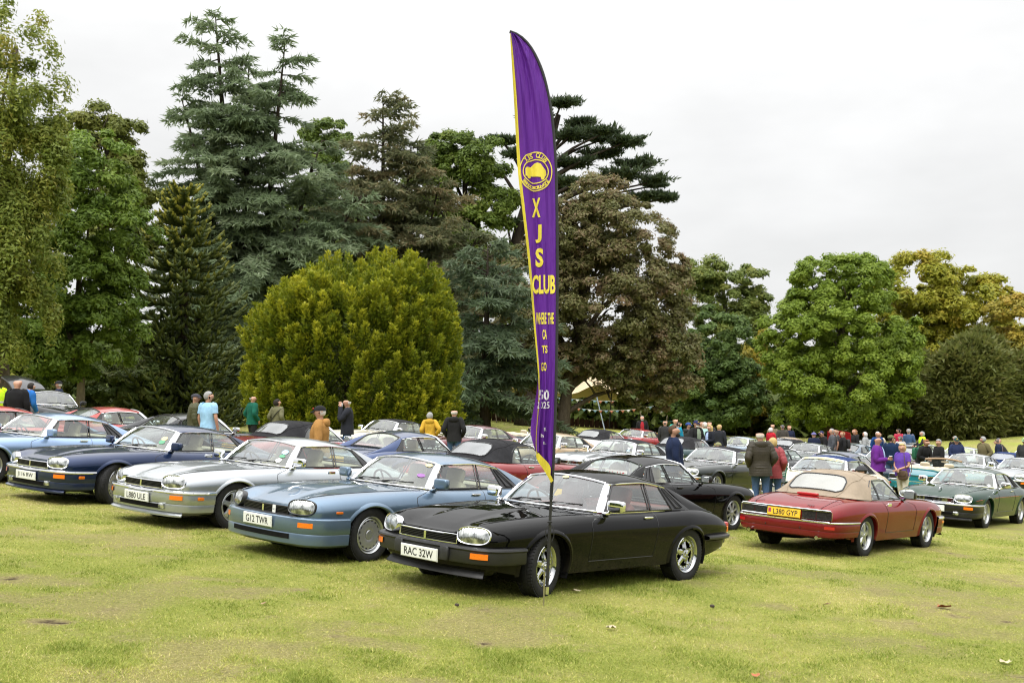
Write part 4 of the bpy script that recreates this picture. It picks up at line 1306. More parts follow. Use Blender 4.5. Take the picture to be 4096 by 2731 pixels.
def broad_tree(name, label, cat, x0, y0, blobs, leaves, size, mat, trunk_r, barkm, group=None, trunk_top=None, clump=.55, sparse=(), up=.45, seed=1, limb_r=.45, hang=0.0, lean=(0, 0)):
    global rng
    rng = np.random.default_rng(seed)
    root = empty(name, tuple(gpt(x0, y0, 0))); tag(root, label, cat, group)
    O = np.array(gpt(x0, y0, 0))
    Cb = np.array([np.array(gpt(x0 + b[0], y0 + b[1], b[2])) - O for b in blobs]); Rb = np.array([(b[3], min(b[3], b[4]) * .95 + .15 * b[3], b[4]) for b in blobs])
    area = np.array([r[0] * r[2] for r in Rb]); area = area * np.array([sparse[i] if i < len(sparse) else 1 for i in range(len(blobs))])
    cnt = (leaves * area / area.sum()).astype(int)
    allC, allN, allT = [], [], []
    for c, r, n in zip(Cb, Rb, cnt):
        # lobes of foliage on the blob; every lobe carries leaves on its own lit shell
        lr0 = clump * (r.min() / 2.4)**.35
        k = int(np.clip(2.6 * (r[0] * r[2]) / lr0**2, 6, 260)); per = max(12, n // k)
        d = rand_unit(k); d[:, 1] = np.where((d[:, 1] > .25) & (rng.random(k) < .6), -d[:, 1], d[:, 1])
        rr = np.where(rng.random(k) < .82, .74 + .30 * rng.random(k), .30 + .4 * rng.random(k))
        cc = c + d * rr[:, None] * r
        lr = lr0 * (.55 + .75 * rng.random(k)); ct = rng.normal(0, .15, k)
        ld = d * .8 + np.array([0, 0, .55]) + rng.normal(0, .18, (k, 3)); ld /= np.linalg.norm(ld, axis=1)[:, None]
        g = rand_unit(k * per).reshape(k, per, 3)
        dot = (g * ld[:, None]).sum(2, keepdims=True); g = np.where(dot < -.15, g - 2 * dot * ld[:, None], g)
        rad = (.55 + .45 * rng.random((k, per, 1))**.6) * (1 + .25 * rng.normal(0, 1, (k, per, 1)).clip(-1, 1.6))
        sh = np.array([1.12, 1.12, .80])
        P = cc[:, None] + g * rad * lr[:, None, None] * sh
        if hang: P[..., 2] -= hang * np.abs(rng.normal(0, 1, (k, per))) * lr[:, None]
        N = .85 * g + rng.normal(0, .33, P.shape) + np.array([0, 0, up])
        N /= np.linalg.norm(N, axis=2)[..., None] + 1e-9
        T = np.clip(.5 + ct[:, None] + rng.normal(0, .16, (k, per)), 0, 1)
        allC.append(P.reshape(-1, 3)); allN.append(N.reshape(-1, 3)); allT.append(T.ravel())
    C, N, T = np.concatenate(allC), np.concatenate(allN), np.concatenate(allT)
    keep = C[:, 2] > .15
    C, N, T = C[keep], N[keep], T[keep]
    leaf_quads('crown', C, N, size * (.7 + .6 * rng.random(len(C))), T, parent=root, mat=mat)
    if trunk_r > 0:
        top = trunk_top if trunk_top is not None else (Cb[:, 0].mean(), Cb[:, 1].mean(), Cb[:, 2].max() - .2)
        H = top[2]
        limbs = [(float(np.clip((c[2] * .55) / H, .12, .9)), c + np.array([0, 0, -.1]) * r, trunk_r * limb_r) for c, r in zip(Cb, Rb)]
        obj('trunk', trunk_mesh((lean[0], lean[1], -.3), top, trunk_r, limbs, .02 * H).mesh('trunk', 0), barkm, root)
    return root
def cedar(name, label, x0, y0, leaders, mat, trunk_r, spread, seed, tilt=.12, droop=.36, tuft=.46, dens=1.0, low=.06, barkm=None, flat=False, twig=1.7, group=None, tuftw=.062, sprayz=-.12):
    """leaders: (base dx, base z, top dx, top z, base half length) in ground coordinates; layered drooping boughs of needle sprays"""
    global rng
    rng = np.random.default_rng(seed)
    root = empty(name, tuple(gpt(x0, y0, 0))); tag(root, label, 'tree', group)
    O = np.array(gpt(x0, y0, 0))
    wood = MB(); Ps, Ds, Ts, Ls = [], [], [], []
    for li, (bx, bz, tx, tz, L0) in enumerate(leaders):
        b = np.array(gpt(x0 + bx, y0, bz)) - O; tp = np.array(gpt(x0 + tx, y0, tz)) - O
        path = spline([b, b + (tp - b) * .35 + np.array([.12 * (tx - bx), 0, 0]), b + (tp - b) * .7, tp], 14)
        wood.tube(path, np.linspace(trunk_r * (1 if bz < 2 else .6), .03, 14), 8)
        Ht = tz - bz; nb = int(Ht * 5.6 * dens)
        for k in range(nb):
            f = low + (1 - low) * (k + rng.random()) / nb
            p = path[0] + (path[-1] - path[0]) * 0
            fi = f * 13; i = min(12, int(fi)); p = path[i] + (path[i + 1] - path[i]) * (fi - i)
            az = rng.random() * 6.283
            if math.sin(az) > .35 and rng.random() < .55: az = -az
            prof = (1 - f)**.58 * (.55 + .45 * min(1, f / .18)) if not flat else (.55 + .45 * math.sin(3.14 * f))
            L = L0 * prof * (.50 + .75 * rng.random()) * spread + .55
            hd = np.array([math.cos(az), math.sin(az), 0])
            n = max(4, int(L / .30)); s = np.linspace(0, 1, n)
            rise_ = L * (tilt + .18 * rng.normal() + .75 * max(0, f - .70)) ; dr = L * droop * (1 - .75 * f)
            B = p + hd * (s * L)[:, None] + np.array([0, 0, 1]) * (rise_ * s - dr * s**2.2)[:, None]
            B[:, :2] += rng.normal(0, .03 * L, 2) * (s**2)[:, None]
            wood.tube(B, np.linspace(.035 + .012 * L, .008, n), 4, cap=False)
            perp = np.array([-hd[1], hd[0], 0]); ct = rng.normal(0, .16)
            for q in range(1, n):
                for sd in (-1, 1, 0):
                    tl = (.30 + .62 * rng.random()) * twig * min(1, .35 + L / 4) * (1 - .45 * s[q])
                    if sd == 0: tl *= .6
                    td = hd * (.65 + .25 * rng.random()) + perp * sd * (.8 + .3 * rng.random()) + np.array([0, 0, -.10 + .12 * rng.normal() - .45 * droop * s[q]])
                    td /= np.linalg.norm(td)
                    m = max(2, int(tl / .17)); u = (np.arange(m) + rng.random(m)) / m
                    P = B[q] + td * (u * tl)[:, None] + rng.normal(0, .035, (m, 3)); P[:, 2] -= .12 * tl * u**2
                    for rep in range(4):
                        D = td * .8 + rng.normal(0, .40, (m, 3)) + np.array([0, 0, sprayz])
                        D /= np.linalg.norm(D, axis=1)[:, None]
                        Ps.append(P); Ds.append(D); Ls.append(np.full(m, tuft) * (.6 + .7 * rng.random(m))); Ts.append(np.clip(.5 + ct + .16 * rng.normal(0, 1, m) + .15 * (s[q] - .5), 0, 1))
    obj('trunk', wood.mesh('trunk', 0), barkm or BARKD, root)
    P, D, T, L = np.concatenate(Ps), np.concatenate(Ds), np.concatenate(Ts), np.concatenate(Ls)
    needle_quads('crown', P, D, L, tuftw, T, root, mat)
    return root
LM = leafmat
G_ASH = LM('leaves_ash', [(.085, .125, .018), (.140, .190, .028), (.195, .240, .038), (.260, .280, .048), (.31, .27, .05)])
G_MAPLE = LM('leaves_field_maple', [(.062, .112, .014), (.115, .185, .024), (.175, .258, .038), (.240, .310, .055)])
G_OLIVE = LM('leaves_olive', [(.090, .115, .022), (.140, .168, .032), (.190, .212, .044), (.240, .235, .055)])
G_DARK = LM('leaves_dark_oak', [(.052, .088, .012), (.095, .148, .020), (.145, .205, .030), (.215, .260, .040)])
G_PURP = LM('leaves_purple', [(.085, .100, .026), (.128, .134, .040), (.160, .158, .056), (.205, .158, .080), (.270, .175, .112)])
G_OAK = LM('leaves_oak', [(.082, .125, .026), (.135, .182, .036), (.195, .238, .050), (.275, .275, .060)])
G_HOLM = LM('leaves_holm', [(.048, .090, .022), (.085, .142, .034), (.125, .190, .046), (.175, .240, .064)])
G_YELL = LM('leaves_yellow', [(.15, .155, .024), (.25, .230, .032), (.38, .300, .036), (.47, .29, .05)])
G_PLANE = LM('leaves_plane', [(.085, .138, .014), (.150, .225, .022), (.222, .305, .035), (.310, .385, .065)])
G_YMAP = LM('leaves_yellow_maple', [(.160, .195, .020), (.270, .285, .026), (.370, .350, .036), (.47, .34, .05)])
G_DYEW = LM('needles_dark_yew', [(.058, .080, .020), (.098, .120, .028), (.140, .155, .038), (.185, .160, .052)])
G_BLUE = LM('needles_blue_cedar', [(.075, .112, .052), (.140, .192, .098), (.205, .265, .148), (.30, .35, .215)])
G_BROWN = LM('needles_brown_cedar', [(.080, .105, .048), (.130, .155, .074), (.190, .190, .095), (.290, .215, .110)])
G_LEB = LM('needles_lebanon', [(.025, .043, .022), (.045, .069, .034), (.068, .095, .044), (.098, .122, .055)])
G_YEW = LM('needles_golden_yew', [(.050, .082, .008), (.120, .165, .012), (.255, .280, .018), (.50, .47, .035)], trans=.4)
G_SHRUB = LM('leaves_shrub', [(.060, .095, .022), (.105, .150, .034), (.160, .195, .048), (.22, .21, .06)])
G_GCED = LM('needles_green_cedar', [(.048, .078, .040), (.085, .126, .066), (.128, .172, .100), (.185, .225, .145)])

broad_tree('ash_tree', 'tall wispy ash at the left edge with thin olive sprays against the sky', 'tree', -19.18, 45, [(-0.79, 0, 14.68, 1.33, 1.41), (-0.49, 0, 12.22, 1.75, 1.83), (-0.5, 0, 9.5, 2.08, 2.49), (-0.42, 0, 6.8, 2.0, 2.33), (-0.31, 0, 4.63, 1.83, 2.0), (-0.63, 2, 8.47, 1.22, 1.56)], 92400, .068, G_ASH, .26, BARKG, clump=.50, sparse=(.35, .75, 1, 1.1, 1.1, .8), hang=1.0, seed=3)
broad_tree('field_maple_tree', 'mid green maple with pale slender stems between the ash and the spiky conifer', 'tree', -18.63, 52, [(-0.44, 0, 10.93, 2.02, 1.83), (0.15, 0, 8.62, 2.02, 2.4), (-0.42, 0, 6.25, 2.31, 2.31), (1.01, 0, 5.38, 1.15, 1.92), (-0.39, 0, 3.64, 2.59, 1.73), (-2.23, 0, 3.81, 2.11, 2.11), (-2.84, 0, 6.28, 1.73, 2.31)], 92400, .085, G_MAPLE, .20, BARKL, clump=.46, seed=5, lean=(-.2, 0))
broad_tree('olive_oak_tree', 'round olive crowned tree behind the pale stemmed maple', 'tree', -24.47, 72, [(-1.57, 0, 16.38, 2.26, 2.0), (-3.42, 0, 15.99, 1.6, 1.6), (0.52, 0, 13.95, 1.46, 2.39), (0.17, 0, 10.14, 1.6, 3.19)], 42000, .12, G_OLIVE, .4, BARKG, clump=.6, seed=6)
broad_tree('dark_oak_tree', 'dark green broadleaf tree rising directly left of the flag', 'tree', -2.53, 92, [(-1.51, 0, 20.21, 3.06, 2.38), (0.22, 0, 17.56, 1.87, 2.72), (-3.98, 0, 21.09, 1.7, 1.53), (-0.91, 0, 14.03, 2.72, 3.06), (0.05, 0, 9.96, 2.38, 3.06), (-4.59, 0, 17.58, 2.04, 2.72)], 64399, .13, G_DARK, .55, BARKD, clump=.62, seed=7)
broad_tree('dark_oak_tree', 'dark green broadleaf top showing between the two big cedars', 'tree', -15.93, 92, [(0.43, 0, 21.7, 2.04, 1.53), (-0.86, 0, 20.57, 1.36, 1.36), (0.3, 0, 17.5, 2.6, 3.0), (0.0, 0, 12.5, 2.5, 3.5)], 28000, .13, G_DARK, .45, BARKD, clump=.62, seed=17)
broad_tree('purple_maple_tree', 'big dome of purple brown maple leaves beside the tall flag', 'tree', 3.85, 72, [(0.79, 0, 14.39, 2.39, 1.86), (1.73, 0, 12.16, 3.86, 2.93), (1.84, 0, 8.4, 4.92, 3.46), (-0.92, 0, 11.71, 2.53, 2.79), (-2.23, 0, 9.2, 2.53, 2.93), (-2.55, 0, 5.96, 2.53, 2.79), (-3.2, 0, 3.64, 1.86, 1.33), (5.01, 0, 6.73, 2.34, 3.33), (5.57, 0, 10.8, 1.06, 1.6), (3.2, 0, 5.5, 4.3, 2.3), (-0.2, 0, 4.7, 2.6, 1.2), (5.2, 0, 3.6, 2.6, 1.5)], 164640, .096, G_PURP, .42, BARKG, clump=.46, seed=8, lean=(-.5, 0))
broad_tree('oak_tree', 'grey green oak with airy crown right of the purple maple', 'tree', 20.83, 112, [(-1.88, 0, 12.97, 3.1, 3.23), (1.54, 0, 12.61, 1.74, 3.23), (0.4, 0, 9.26, 2.9, 3.31), (-3.64, 0, 14.58, 1.66, 1.66)], 47600, .14, G_OAK, .42, BARKG, clump=.62, seed=9)
broad_tree('holm_oak_tree', 'dense dark green evergreen oak below the airy oak', 'tree', 16.27, 96, [(0.22, 0, 7.2, 2.84, 3.19), (-0.1, 0, 3.63, 3.19, 3.02), (2.2, 0, 3.71, 2.13, 2.84), (-2.05, 0, 3.54, 1.77, 2.48)], 58799, .13, G_HOLM, .4, BARKD, clump=.55, seed=10)
broad_tree('yellow_hazel_tree', 'small yellowing tree tucked against the round green plane tree', 'tree', 20.83, 101, [(-0.22, 0, 5.82, 1.34, 2.61), (0.5, 0, 3.03, 1.68, 2.24), (0.99, 0, 7.53, 1.12, 1.49)], 21000, .13, G_YELL, .2, BARKG, clump=.7, seed=11)
broad_tree('plane_tree', 'large round bright green plane tree standing alone on the right', 'tree', 24.4, 86, [(-0.57, 0, 11.17, 3.8, 2.41), (-0.42, 0, 8.01, 5.41, 3.32), (-0.13, 0, 4.87, 5.61, 3.17), (-0.31, 0, 2.67, 4.97, 1.51), (-2.7, 0, 11.78, 1.76, 1.66), (0.95, 0, 12.43, 1.81, 1.26), (-4.52, 0, 6.85, 1.76, 2.72), (3.95, 0, 6.23, 1.46, 2.72)], 180320, .102, G_PLANE, .50, BARKG, clump=.50, seed=12)
broad_tree('yellow_maple_tree', 'broad maple turning yellow and orange behind the round plane tree', 'tree', 39.6, 108, [(-2.51, 0, 12.64, 3.8, 3.66), (1.36, 0, 11.2, 3.8, 3.45), (-2.34, 0, 8.9, 3.12, 3.45), (4.19, 0, 10.76, 2.77, 3.23), (0.93, 0, 7.23, 5.36, 2.58), (-5.2, 0, 9.8, 2.4, 2.6)], 84000, .15, G_YMAP, .5, BARKG, clump=.68, seed=13)
broad_tree('golden_birch_tree', 'golden yellow tree at the right edge of the wood', 'tree', 41.66, 97, [(-0.28, 0, 8.11, 2.33, 3.41), (-1.27, 0, 5.88, 2.15, 2.51), (0.59, 0, 4.56, 2.15, 2.15)], 36400, .13, G_YELL, .3, BARKG, clump=.6, seed=14)

broad_tree('laurel_shrub', 'low rounded shrub at the foot of the pale stemmed maple', 'shrub', -18.21, 56, [(0.91, 0, 1.81, 1.14, 1.03), (-0.31, 0, 1.52, 1.03, 0.83), (-1.23, 0, 1.36, 0.83, 0.83)], 16800, .085, G_SHRUB, .06, BARKD, clump=.45, seed=15)
broad_tree('hazel_shrub', 'dark leafy shrub behind the open hatchback on the left', 'shrub', -22.73, 56, [(-0.39, 0, 2.04, 2.28, 1.24), (1.28, 0, 1.94, 1.66, 1.03), (-1.16, 0, 1.37, 1.24, 1.24)], 28000, .085, G_SHRUB, .06, BARKD, clump=.45, seed=16)

cedar('blue_cedar_tree', 'tallest blue green cedar with several spiky leaders above the left trees', -16.65, 75, [(0, 0, -3.9, 25.7, 6.0), (.3, 6, .75, 24.3, 5.4), (-.4, 8, -1.5, 22.6, 4.2), (-1.2, 7, -5.6, 20.0, 4.6), (.2, 3, 3.6, 18.0, 5.6), (.6, 3, 6.4, 14.6, 5.0), (-.6, 2, -7.0, 14.5, 4.2)], G_BLUE, .55, 1.0, 21, droop=.42, dens=.60)
cedar('brown_cedar_tree', 'brown tipped cedar with tiered boughs left of the flag', -8.6, 82, [(0, 0, -1.6, 22.7, 7.4), (-.3, 3, -3.6, 18.0, 5.6), (.4, 4, .6, 19.6, 6.0), (.6, 2, 2.8, 17.0, 6.4), (.8, 2, 5.8, 13.5, 5.8)], G_BROWN, .5, 1.05, 22, droop=.38, dens=.66)
cedar('young_cedar_tree', 'young green cedar with drooping boughs between the golden yew and the flag', -1.12, 66, [(0, 0, -.6, 10.8, 4.4)], G_GCED, .36, 1.0, 23, droop=.45, dens=.9, low=.10)
def lebanon():
    global rng
    rng = np.random.default_rng(31)
    x0, y0 = 1.8, 95
    root = empty('lebanon_cedar_tree', tuple(gpt(x0, y0, 0))); tag(root, 'flat topped dark cedar with level plates of foliage behind the flag', 'tree')
    O = np.array(gpt(x0, y0, 0)); W = lambda dx, z, dy=0: np.array(gpt(x0 + dx, y0 + dy, z)) - O
    wood = MB()
    tr = spline([W(0, -.3), W(-.5, 5), W(-1.8, 10), W(-1.9, 15), W(-1.0, 19), W(.2, 22.5), W(.8, 25.4)], 20)
    wood.tube(tr, np.r_[1.25, 1.0, np.linspace(.85, .18, 18)], 10)
    plates = [(.9, 26.1, 1.9), (2.6, 25.0, 1.5), (-1.2, 24.8, 1.6), (1.8, 23.6, 2.3), (4.6, 23.9, 1.7), (6.4, 23.3, 1.7), (-3.6, 23.0, 1.6), (4.4, 22.4, 2.3), (7.6, 21.7, 2.1), (2.2, 21.4, 2.3), (6.4, 20.6, 2.4), (9.0, 20.3, 1.5), (4.0, 19.8, 2.3), (8.2, 19.0, 1.7), (1.4, 19.4, 1.6), (-5.6, 22.2, 1.3), (-2.3, 21.6, 1.2), (5.2, 18.3, 1.7), (10.0, 19.2, .9), (-2.8, 16.2, .9)]
    Ps, Ds, Ts = [], [], []
    for dx, z, r in plates:
        for rep in range(2):
            dy = rng.normal(0, 1.1); c = W(dx, z, dy)
            a = tr[int(np.clip((z - 3.5) / 25.4 * 19, 6, 18))]
            m = (a + c) / 2 + np.array([0, 0, .5]); p = spline([a, m, c], 8)
            wood.tube(p, np.linspace(.20, .05, 8), 6)
            for q in range(26):
                az = rng.random() * 6.283; rr = r * (.35 + .7 * rng.random()); e = c + np.array([math.cos(az) * rr, math.sin(az) * rr * .8, rng.normal(.02, .10) + .10 * rr])
                u = rng.random(34); P = c + (e - c) * u[:, None]; P += rng.normal(0, .15, P.shape) * np.array([1, 1, .45])
                D = rng.normal(0, .55, P.shape) + (e - c) / rr * .6 + np.array([0, 0, .55]); D /= np.linalg.norm(D, axis=1)[:, None]
                Ps.append(P); Ds.append(D); Ts.append(np.clip(.5 + .2 * rng.normal(size=len(P)), 0, 1))
                if q % 4 == 0: wood.tube([c, (c + e) / 2 + np.array([0, 0, .06]), e], [.04, .03, .01], 4, cap=False)
    obj('trunk', wood.mesh('trunk', 0), BARKD, root)
    P, D, T = np.concatenate(Ps), np.concatenate(Ds), np.concatenate(Ts)
    needle_quads('crown', P, D, .34 + .2 * rng.random(len(P)), .085, T, root, G_LEB)
lebanon()
def monkey_puzzle():
    global rng
    rng = np.random.default_rng(41)
    x0, y0 = -15.95, 58
    root = empty('monkey_puzzle_tree', tuple(gpt(x0, y0, 0))); tag(root, 'dark spiky conical monkey puzzle tree with upturned ropes of scales', 'tree')
    H = 11.75
    t = NT('scaly_rope_leaves'); at = t.n('ShaderNodeAttribute', attribute_name='tint').outputs['Fac']
    c = t.ramp(t.math('ADD', t.math('MULTIPLY', at, .75), t.math('MULTIPLY', t.noise(14.0, 2), .25)), [(0.15, (.022, .035, .010)), (0.45, (.052, .074, .018)), (0.72, (.105, .125, .026)), (0.95, (.36, .33, .04))])
    mat = t.done(t.bsdf(c, .55, normal=t.bump(t.noise(22.0, 2), .05, 1.0), spec=.3))
    wood = MB().tube([(0, 0, -.3), (.05, 0, H * .5), (0, 0, H)], [.34, .22, .05], 9)
    obj('trunk', wood.mesh('trunk', 0), BARKD, root)
    ropes, fr = [], []
    nw = 21
    for w in range(nw):
        f = (w + .5) / nw; z = 1.0 + (H - 1.25) * f
        Rm = (4.25 * (1 - f)**.78 + .48) * (.80 + .20 * min(1, f / .15))
        for k in range(int(6 + 10 * (1 - f))):
            az = 6.283 * (k + rng.random() * .8) / (6 + 10 * (1 - f))
            if math.sin(az) > .5 and rng.random() < .6: continue
            L = Rm * (.78 + .34 * rng.random()); hd = np.array([math.cos(az), math.sin(az), 0])
            sag = (.62 * (1 - f)**1.1) * L; upt = .16 * L + .22
            s = np.linspace(0, 1, 10)
            B = np.array([0, 0, z]) + hd * (s * L)[:, None] + np.array([0, 0, 1]) * (-sag * np.sin(s * 2.1) / .87 * .8 + upt * s**4 + (.42 * f**2) * L * s)[:, None]
            ropes.append(B); fr.append(f)
            perp = np.array([-hd[1], hd[0], 0])
            for q in range(2, 9, 1):
                for sd in (-1, 1):
                    l2 = (.36 + .34 * rng.random()) * (1 - .35 * q / 9) * (.55 + .45 * Rm / 2.7)
                    s2 = np.linspace(0, 1, 5)[:, None]; d2 = hd * .75 + perp * sd * .75
                    ropes.append(B[q] + d2 * l2 * s2 + np.array([0, 0, 1]) * (-.10 * l2 * np.sin(s2 * 3.1) + .42 * l2 * s2**3)); fr.append(f)
    Vs, Fs, Ts, n0 = [], [], [], 0
    sides = 6; ang = np.linspace(0, 6.283, sides, endpoint=False)
    for B, f in zip(ropes, fr):
        n = len(B); T = np.gradient(B, axis=0); T /= np.linalg.norm(T, axis=1)[:, None]
        u = np.cross(T, (0, 0, 1)); u /= np.linalg.norm(u, axis=1)[:, None] + 1e-6; v = np.cross(T, u)
        r = .080 * np.r_[np.linspace(.85, 1, n - 2), .9, .35] * (1 + .12 * rng.normal(size=n))
        G = B[:, None] + r[:, None, None] * (np.cos(ang)[None, :, None] * u[:, None] + np.sin(ang)[None, :, None] * v[:, None])
        Vs.append(G.reshape(-1, 3)); i = np.arange(n * sides).reshape(n, sides) + n0
        Fs.append(np.stack([i[:-1].ravel(), i[1:].ravel(), np.roll(i, -1, 1)[1:].ravel(), np.roll(i, -1, 1)[:-1].ravel()], 1)); n0 += n * sides
        tt = .36 + .14 * np.linspace(0, 1, n) + .10 * rng.normal(); tt[-2:] += .16 + .40 * max(0, f - .45) / .55
        Ts.append(np.repeat(np.clip(tt, 0, 1), sides))
    me = fast_mesh('crown', np.concatenate(Vs), np.concatenate(Fs), None, dict(tint=np.concatenate(Ts)), smooth=True)
    obj('crown', me, mat, root)
monkey_puzzle()
def golden_yew():
    global rng
    rng = np.random.default_rng(51)
    x0, y0 = -6.40, 50
    root = empty('golden_yew_tree', tuple(gpt(x0, y0, 0))); tag(root, 'huge golden green dome shaped yew behind the white and maroon cars', 'tree')
    C = np.array([0, 0, 2.9]); Rr = np.array([4.10, 3.9, 4.55])
    n = 1350
    d = rand_unit(n * 2); d = d[(d[:, 2] > -.62)]; d[:, 1] = np.where((d[:, 1] > .3) & (rng.random(len(d)) < .8), -d[:, 1], d[:, 1]); d = d[:n]; d = np.sign(d) * np.abs(d)**.86
    lobes = rand_unit(34); lob = np.max(d @ lobes.T, axis=1)
    base = C + d * Rr * (.70 + .24 * np.clip((lob - .84) / .16, 0, 1) + .06 * rng.random(len(d)) + .05 * np.sin(d[:, 0] * 5 + 1) * np.cos(d[:, 2] * 4))[:, None]
    base[:, 0] += .35 * np.clip(1 - base[:, 2] / 5, 0, 1) * np.sign(base[:, 0]) * .6
    Ps, Ds, Ts, Ls = [], [], [], []
    for b, dd in zip(base, d):
        ax = np.array([0, 0, 1.0]) * .92 + dd * .50 + rng.normal(0, .10, 3); ax /= np.linalg.norm(ax)
        L = .40 + .95 * rng.random()**1.6; m = int(70 + 75 * L)
        u = rng.random(m)**.8; r = .23 * (1 - u)**.7 + .03
        rd = rand_unit(m); rd -= (rd @ ax)[:, None] * ax; rd /= np.linalg.norm(rd, axis=1)[:, None] + 1e-6
        P = b + ax * (u * L)[:, None] + rd * (r * (.5 + .6 * rng.random(m)))[:, None]
        D = ax * .8 + rd * .65 + rng.normal(0, .22, (m, 3)); D /= np.linalg.norm(D, axis=1)[:, None]
        Ps.append(P); Ds.append(D); Ls.append(.10 + .10 * rng.random(m)); ct = rng.normal(0, .13)
        Ts.append(np.clip(.10 + ct + .58 * u + .12 * rng.normal(size=m), 0, 1))
    k = 26000; di = rand_unit(k); P = C + di * Rr * (.55 + .28 * rng.random(k))[:, None]
    ok = P[:, 2] > .1; P = P[ok]; Ps.append(P); D = di[ok] + rng.normal(0, .5, P.shape); D /= np.linalg.norm(D, axis=1)[:, None]; Ds.append(D); Ls.append(np.full(len(P), .26)); Ts.append(np.clip(.22 + .1 * rng.normal(size=len(P)), 0, 1))
    P = np.concatenate(Ps); ok = P[:, 2] > .05
    needle_quads('crown', P[ok], np.concatenate(Ds)[ok], np.concatenate(Ls)[ok], .042, np.concatenate(Ts)[ok], root, G_YEW)
    obj('trunk', trunk_mesh((0, 0, -.2), (0, 0, 5.5), .3, [(.3, (2, 0, 4), .12), (.3, (-2, 0, 4), .12), (.4, (0, -2, 4.5), .12)]).mesh('trunk', 0), BARKD, root)
golden_yew()
def dark_yew(name, label, x0, y0, w, h, n, seed):
    global rng
    rng = np.random.default_rng(seed)
    root = empty(name, tuple(gpt(x0, y0, 0))); tag(root, label, 'tree', 'dark yews along the right of the wood')
    d = rand_unit(n); d[:, 1] = -np.abs(d[:, 1]); lob = np.max(d @ rand_unit(26).T, axis=1)
    b = np.array([0, 0, h * .42]) + d * np.array([w, w * .7, h * .58]) * (.62 + .42 * np.clip((lob - .80) / .20, 0, 1))[:, None]
    Ps, Ds, Ts = [], [], []
    for p, dd in zip(b, d):
        m = 26; ax = dd * .8 + np.array([0, 0, .30]) + rng.normal(0, .25, 3); ax /= np.linalg.norm(ax)
        u = rng.random(m); P = p + ax * (u * .9)[:, None] + rng.normal(0, .16, (m, 3)); D = ax + rng.normal(0, .5, (m, 3)) + np.array([0, 0, -.25]); D /= np.linalg.norm(D, axis=1)[:, None]
        Ps.append(P); Ds.append(D); Ts.append(np.clip(.42 + .22 * u + .16 * rng.normal(size=m), 0, 1))
    P = np.concatenate(Ps); ok = P[:, 2] > .05
    needle_quads('crown', P[ok], np.concatenate(Ds)[ok], .50, .11, np.concatenate(Ts)[ok], root, G_DYEW)
    obj('trunk', trunk_mesh((0, 0, -.3), (0, 0, h * .8), .35, [(.3, (w * .6, -1, h * .5), .14), (.3, (-w * .6, -1, h * .5), .14)]).mesh('trunk', 0), BARKD, root)
for k, (x0, y0, w, h, n) in enumerate([(30.6, 93, 3.2, 5.4, 1300), (35.0, 90, 3.4, 6.9, 1500), (40.8, 91, 4.0, 5.6, 1500), (37.8, 94, 2.4, 7.6, 800), (32.8, 96, 2.0, 6.9, 700)]):
    dark_yew('dark_yew_tree', ['low dark yew just right of the round plane tree', 'broad dark yew below the yellow maple', 'dark yew at the right end below the golden tree', 'tall narrow yew peak behind the broad dark yew', 'narrow yew top between the plane tree and the broad dark yew'][k], x0, y0, w, h, n, 60 + k)
def undergrowth():
    """dim understorey and far wood that closes the view under the crowns"""
    global rng
    rng = np.random.default_rng(71)
    Ps, Ns, Ts = [], [], []
    strips = [(-34, -2, 88, 5.5, 18000), (-2, 12, 118, 6.5, 10000), (10, 24, 104, 4.6, 11000), (22, 58, 100, 4.2, 16000), (-40, -18, 66, 4.5, 14000), (-36, 60, 132, 9.5, 24000)]
    for x0, x1, y0, h, n in strips:
        x = x0 + (x1 - x0) * rng.random(n); hh = h * (.65 + .5 * fbm(x, x * 0 + y0, .35, 2, 3)); z = hh * rng.random(n)**.75; y = y0 + rng.normal(0, 1.6, n)
        W = gpts(np.stack([x, y, z], 1)); Ps.append(W); N = rand_unit(n) * .8 + np.array([0, -.6, .4]); Ns.append(N / np.linalg.norm(N, axis=1)[:, None]); Ts.append(np.clip(.35 + .2 * rng.normal(size=n) + .5 * (fbm(x, z, .8, 1, 3) - .5), 0, 1))
    o = leaf_quads('undergrowth', np.concatenate(Ps), np.concatenate(Ns), .34, np.concatenate(Ts), mat=G_SHRUB)
    tag(o, 'dim shrubs and far woodland filling the gaps beneath the trees', kind='stuff')
undergrowth()

broad_tree('backing_oak_tree', 'dark broadleaf tree filling the gap behind the tall blue cedar', 'tree', -20.5, 100, [(0, 0, 11.5, 4.6, 5.6), (5.2, 0, 12.8, 4.8, 6.2), (-3.6, 0, 8.0, 4.0, 5.0), (2.5, 0, 6.0, 6.0, 4.5)], 72800, .17, G_DARK, .5, BARKD, clump=.8, seed=81)
broad_tree('backing_beech_tree', 'dark broadleaf tree filling the gap behind the brown tipped cedar', 'tree', -8.5, 104, [(0, 0, 12.0, 5.2, 6.2), (4.6, 0, 10.0, 4.4, 6.2), (-4.0, 0, 9.5, 4.4, 5.5), (1.0, 0, 5.5, 6.0, 4.0)], 72800, .17, G_DARK, .5, BARKD, clump=.8, seed=82)

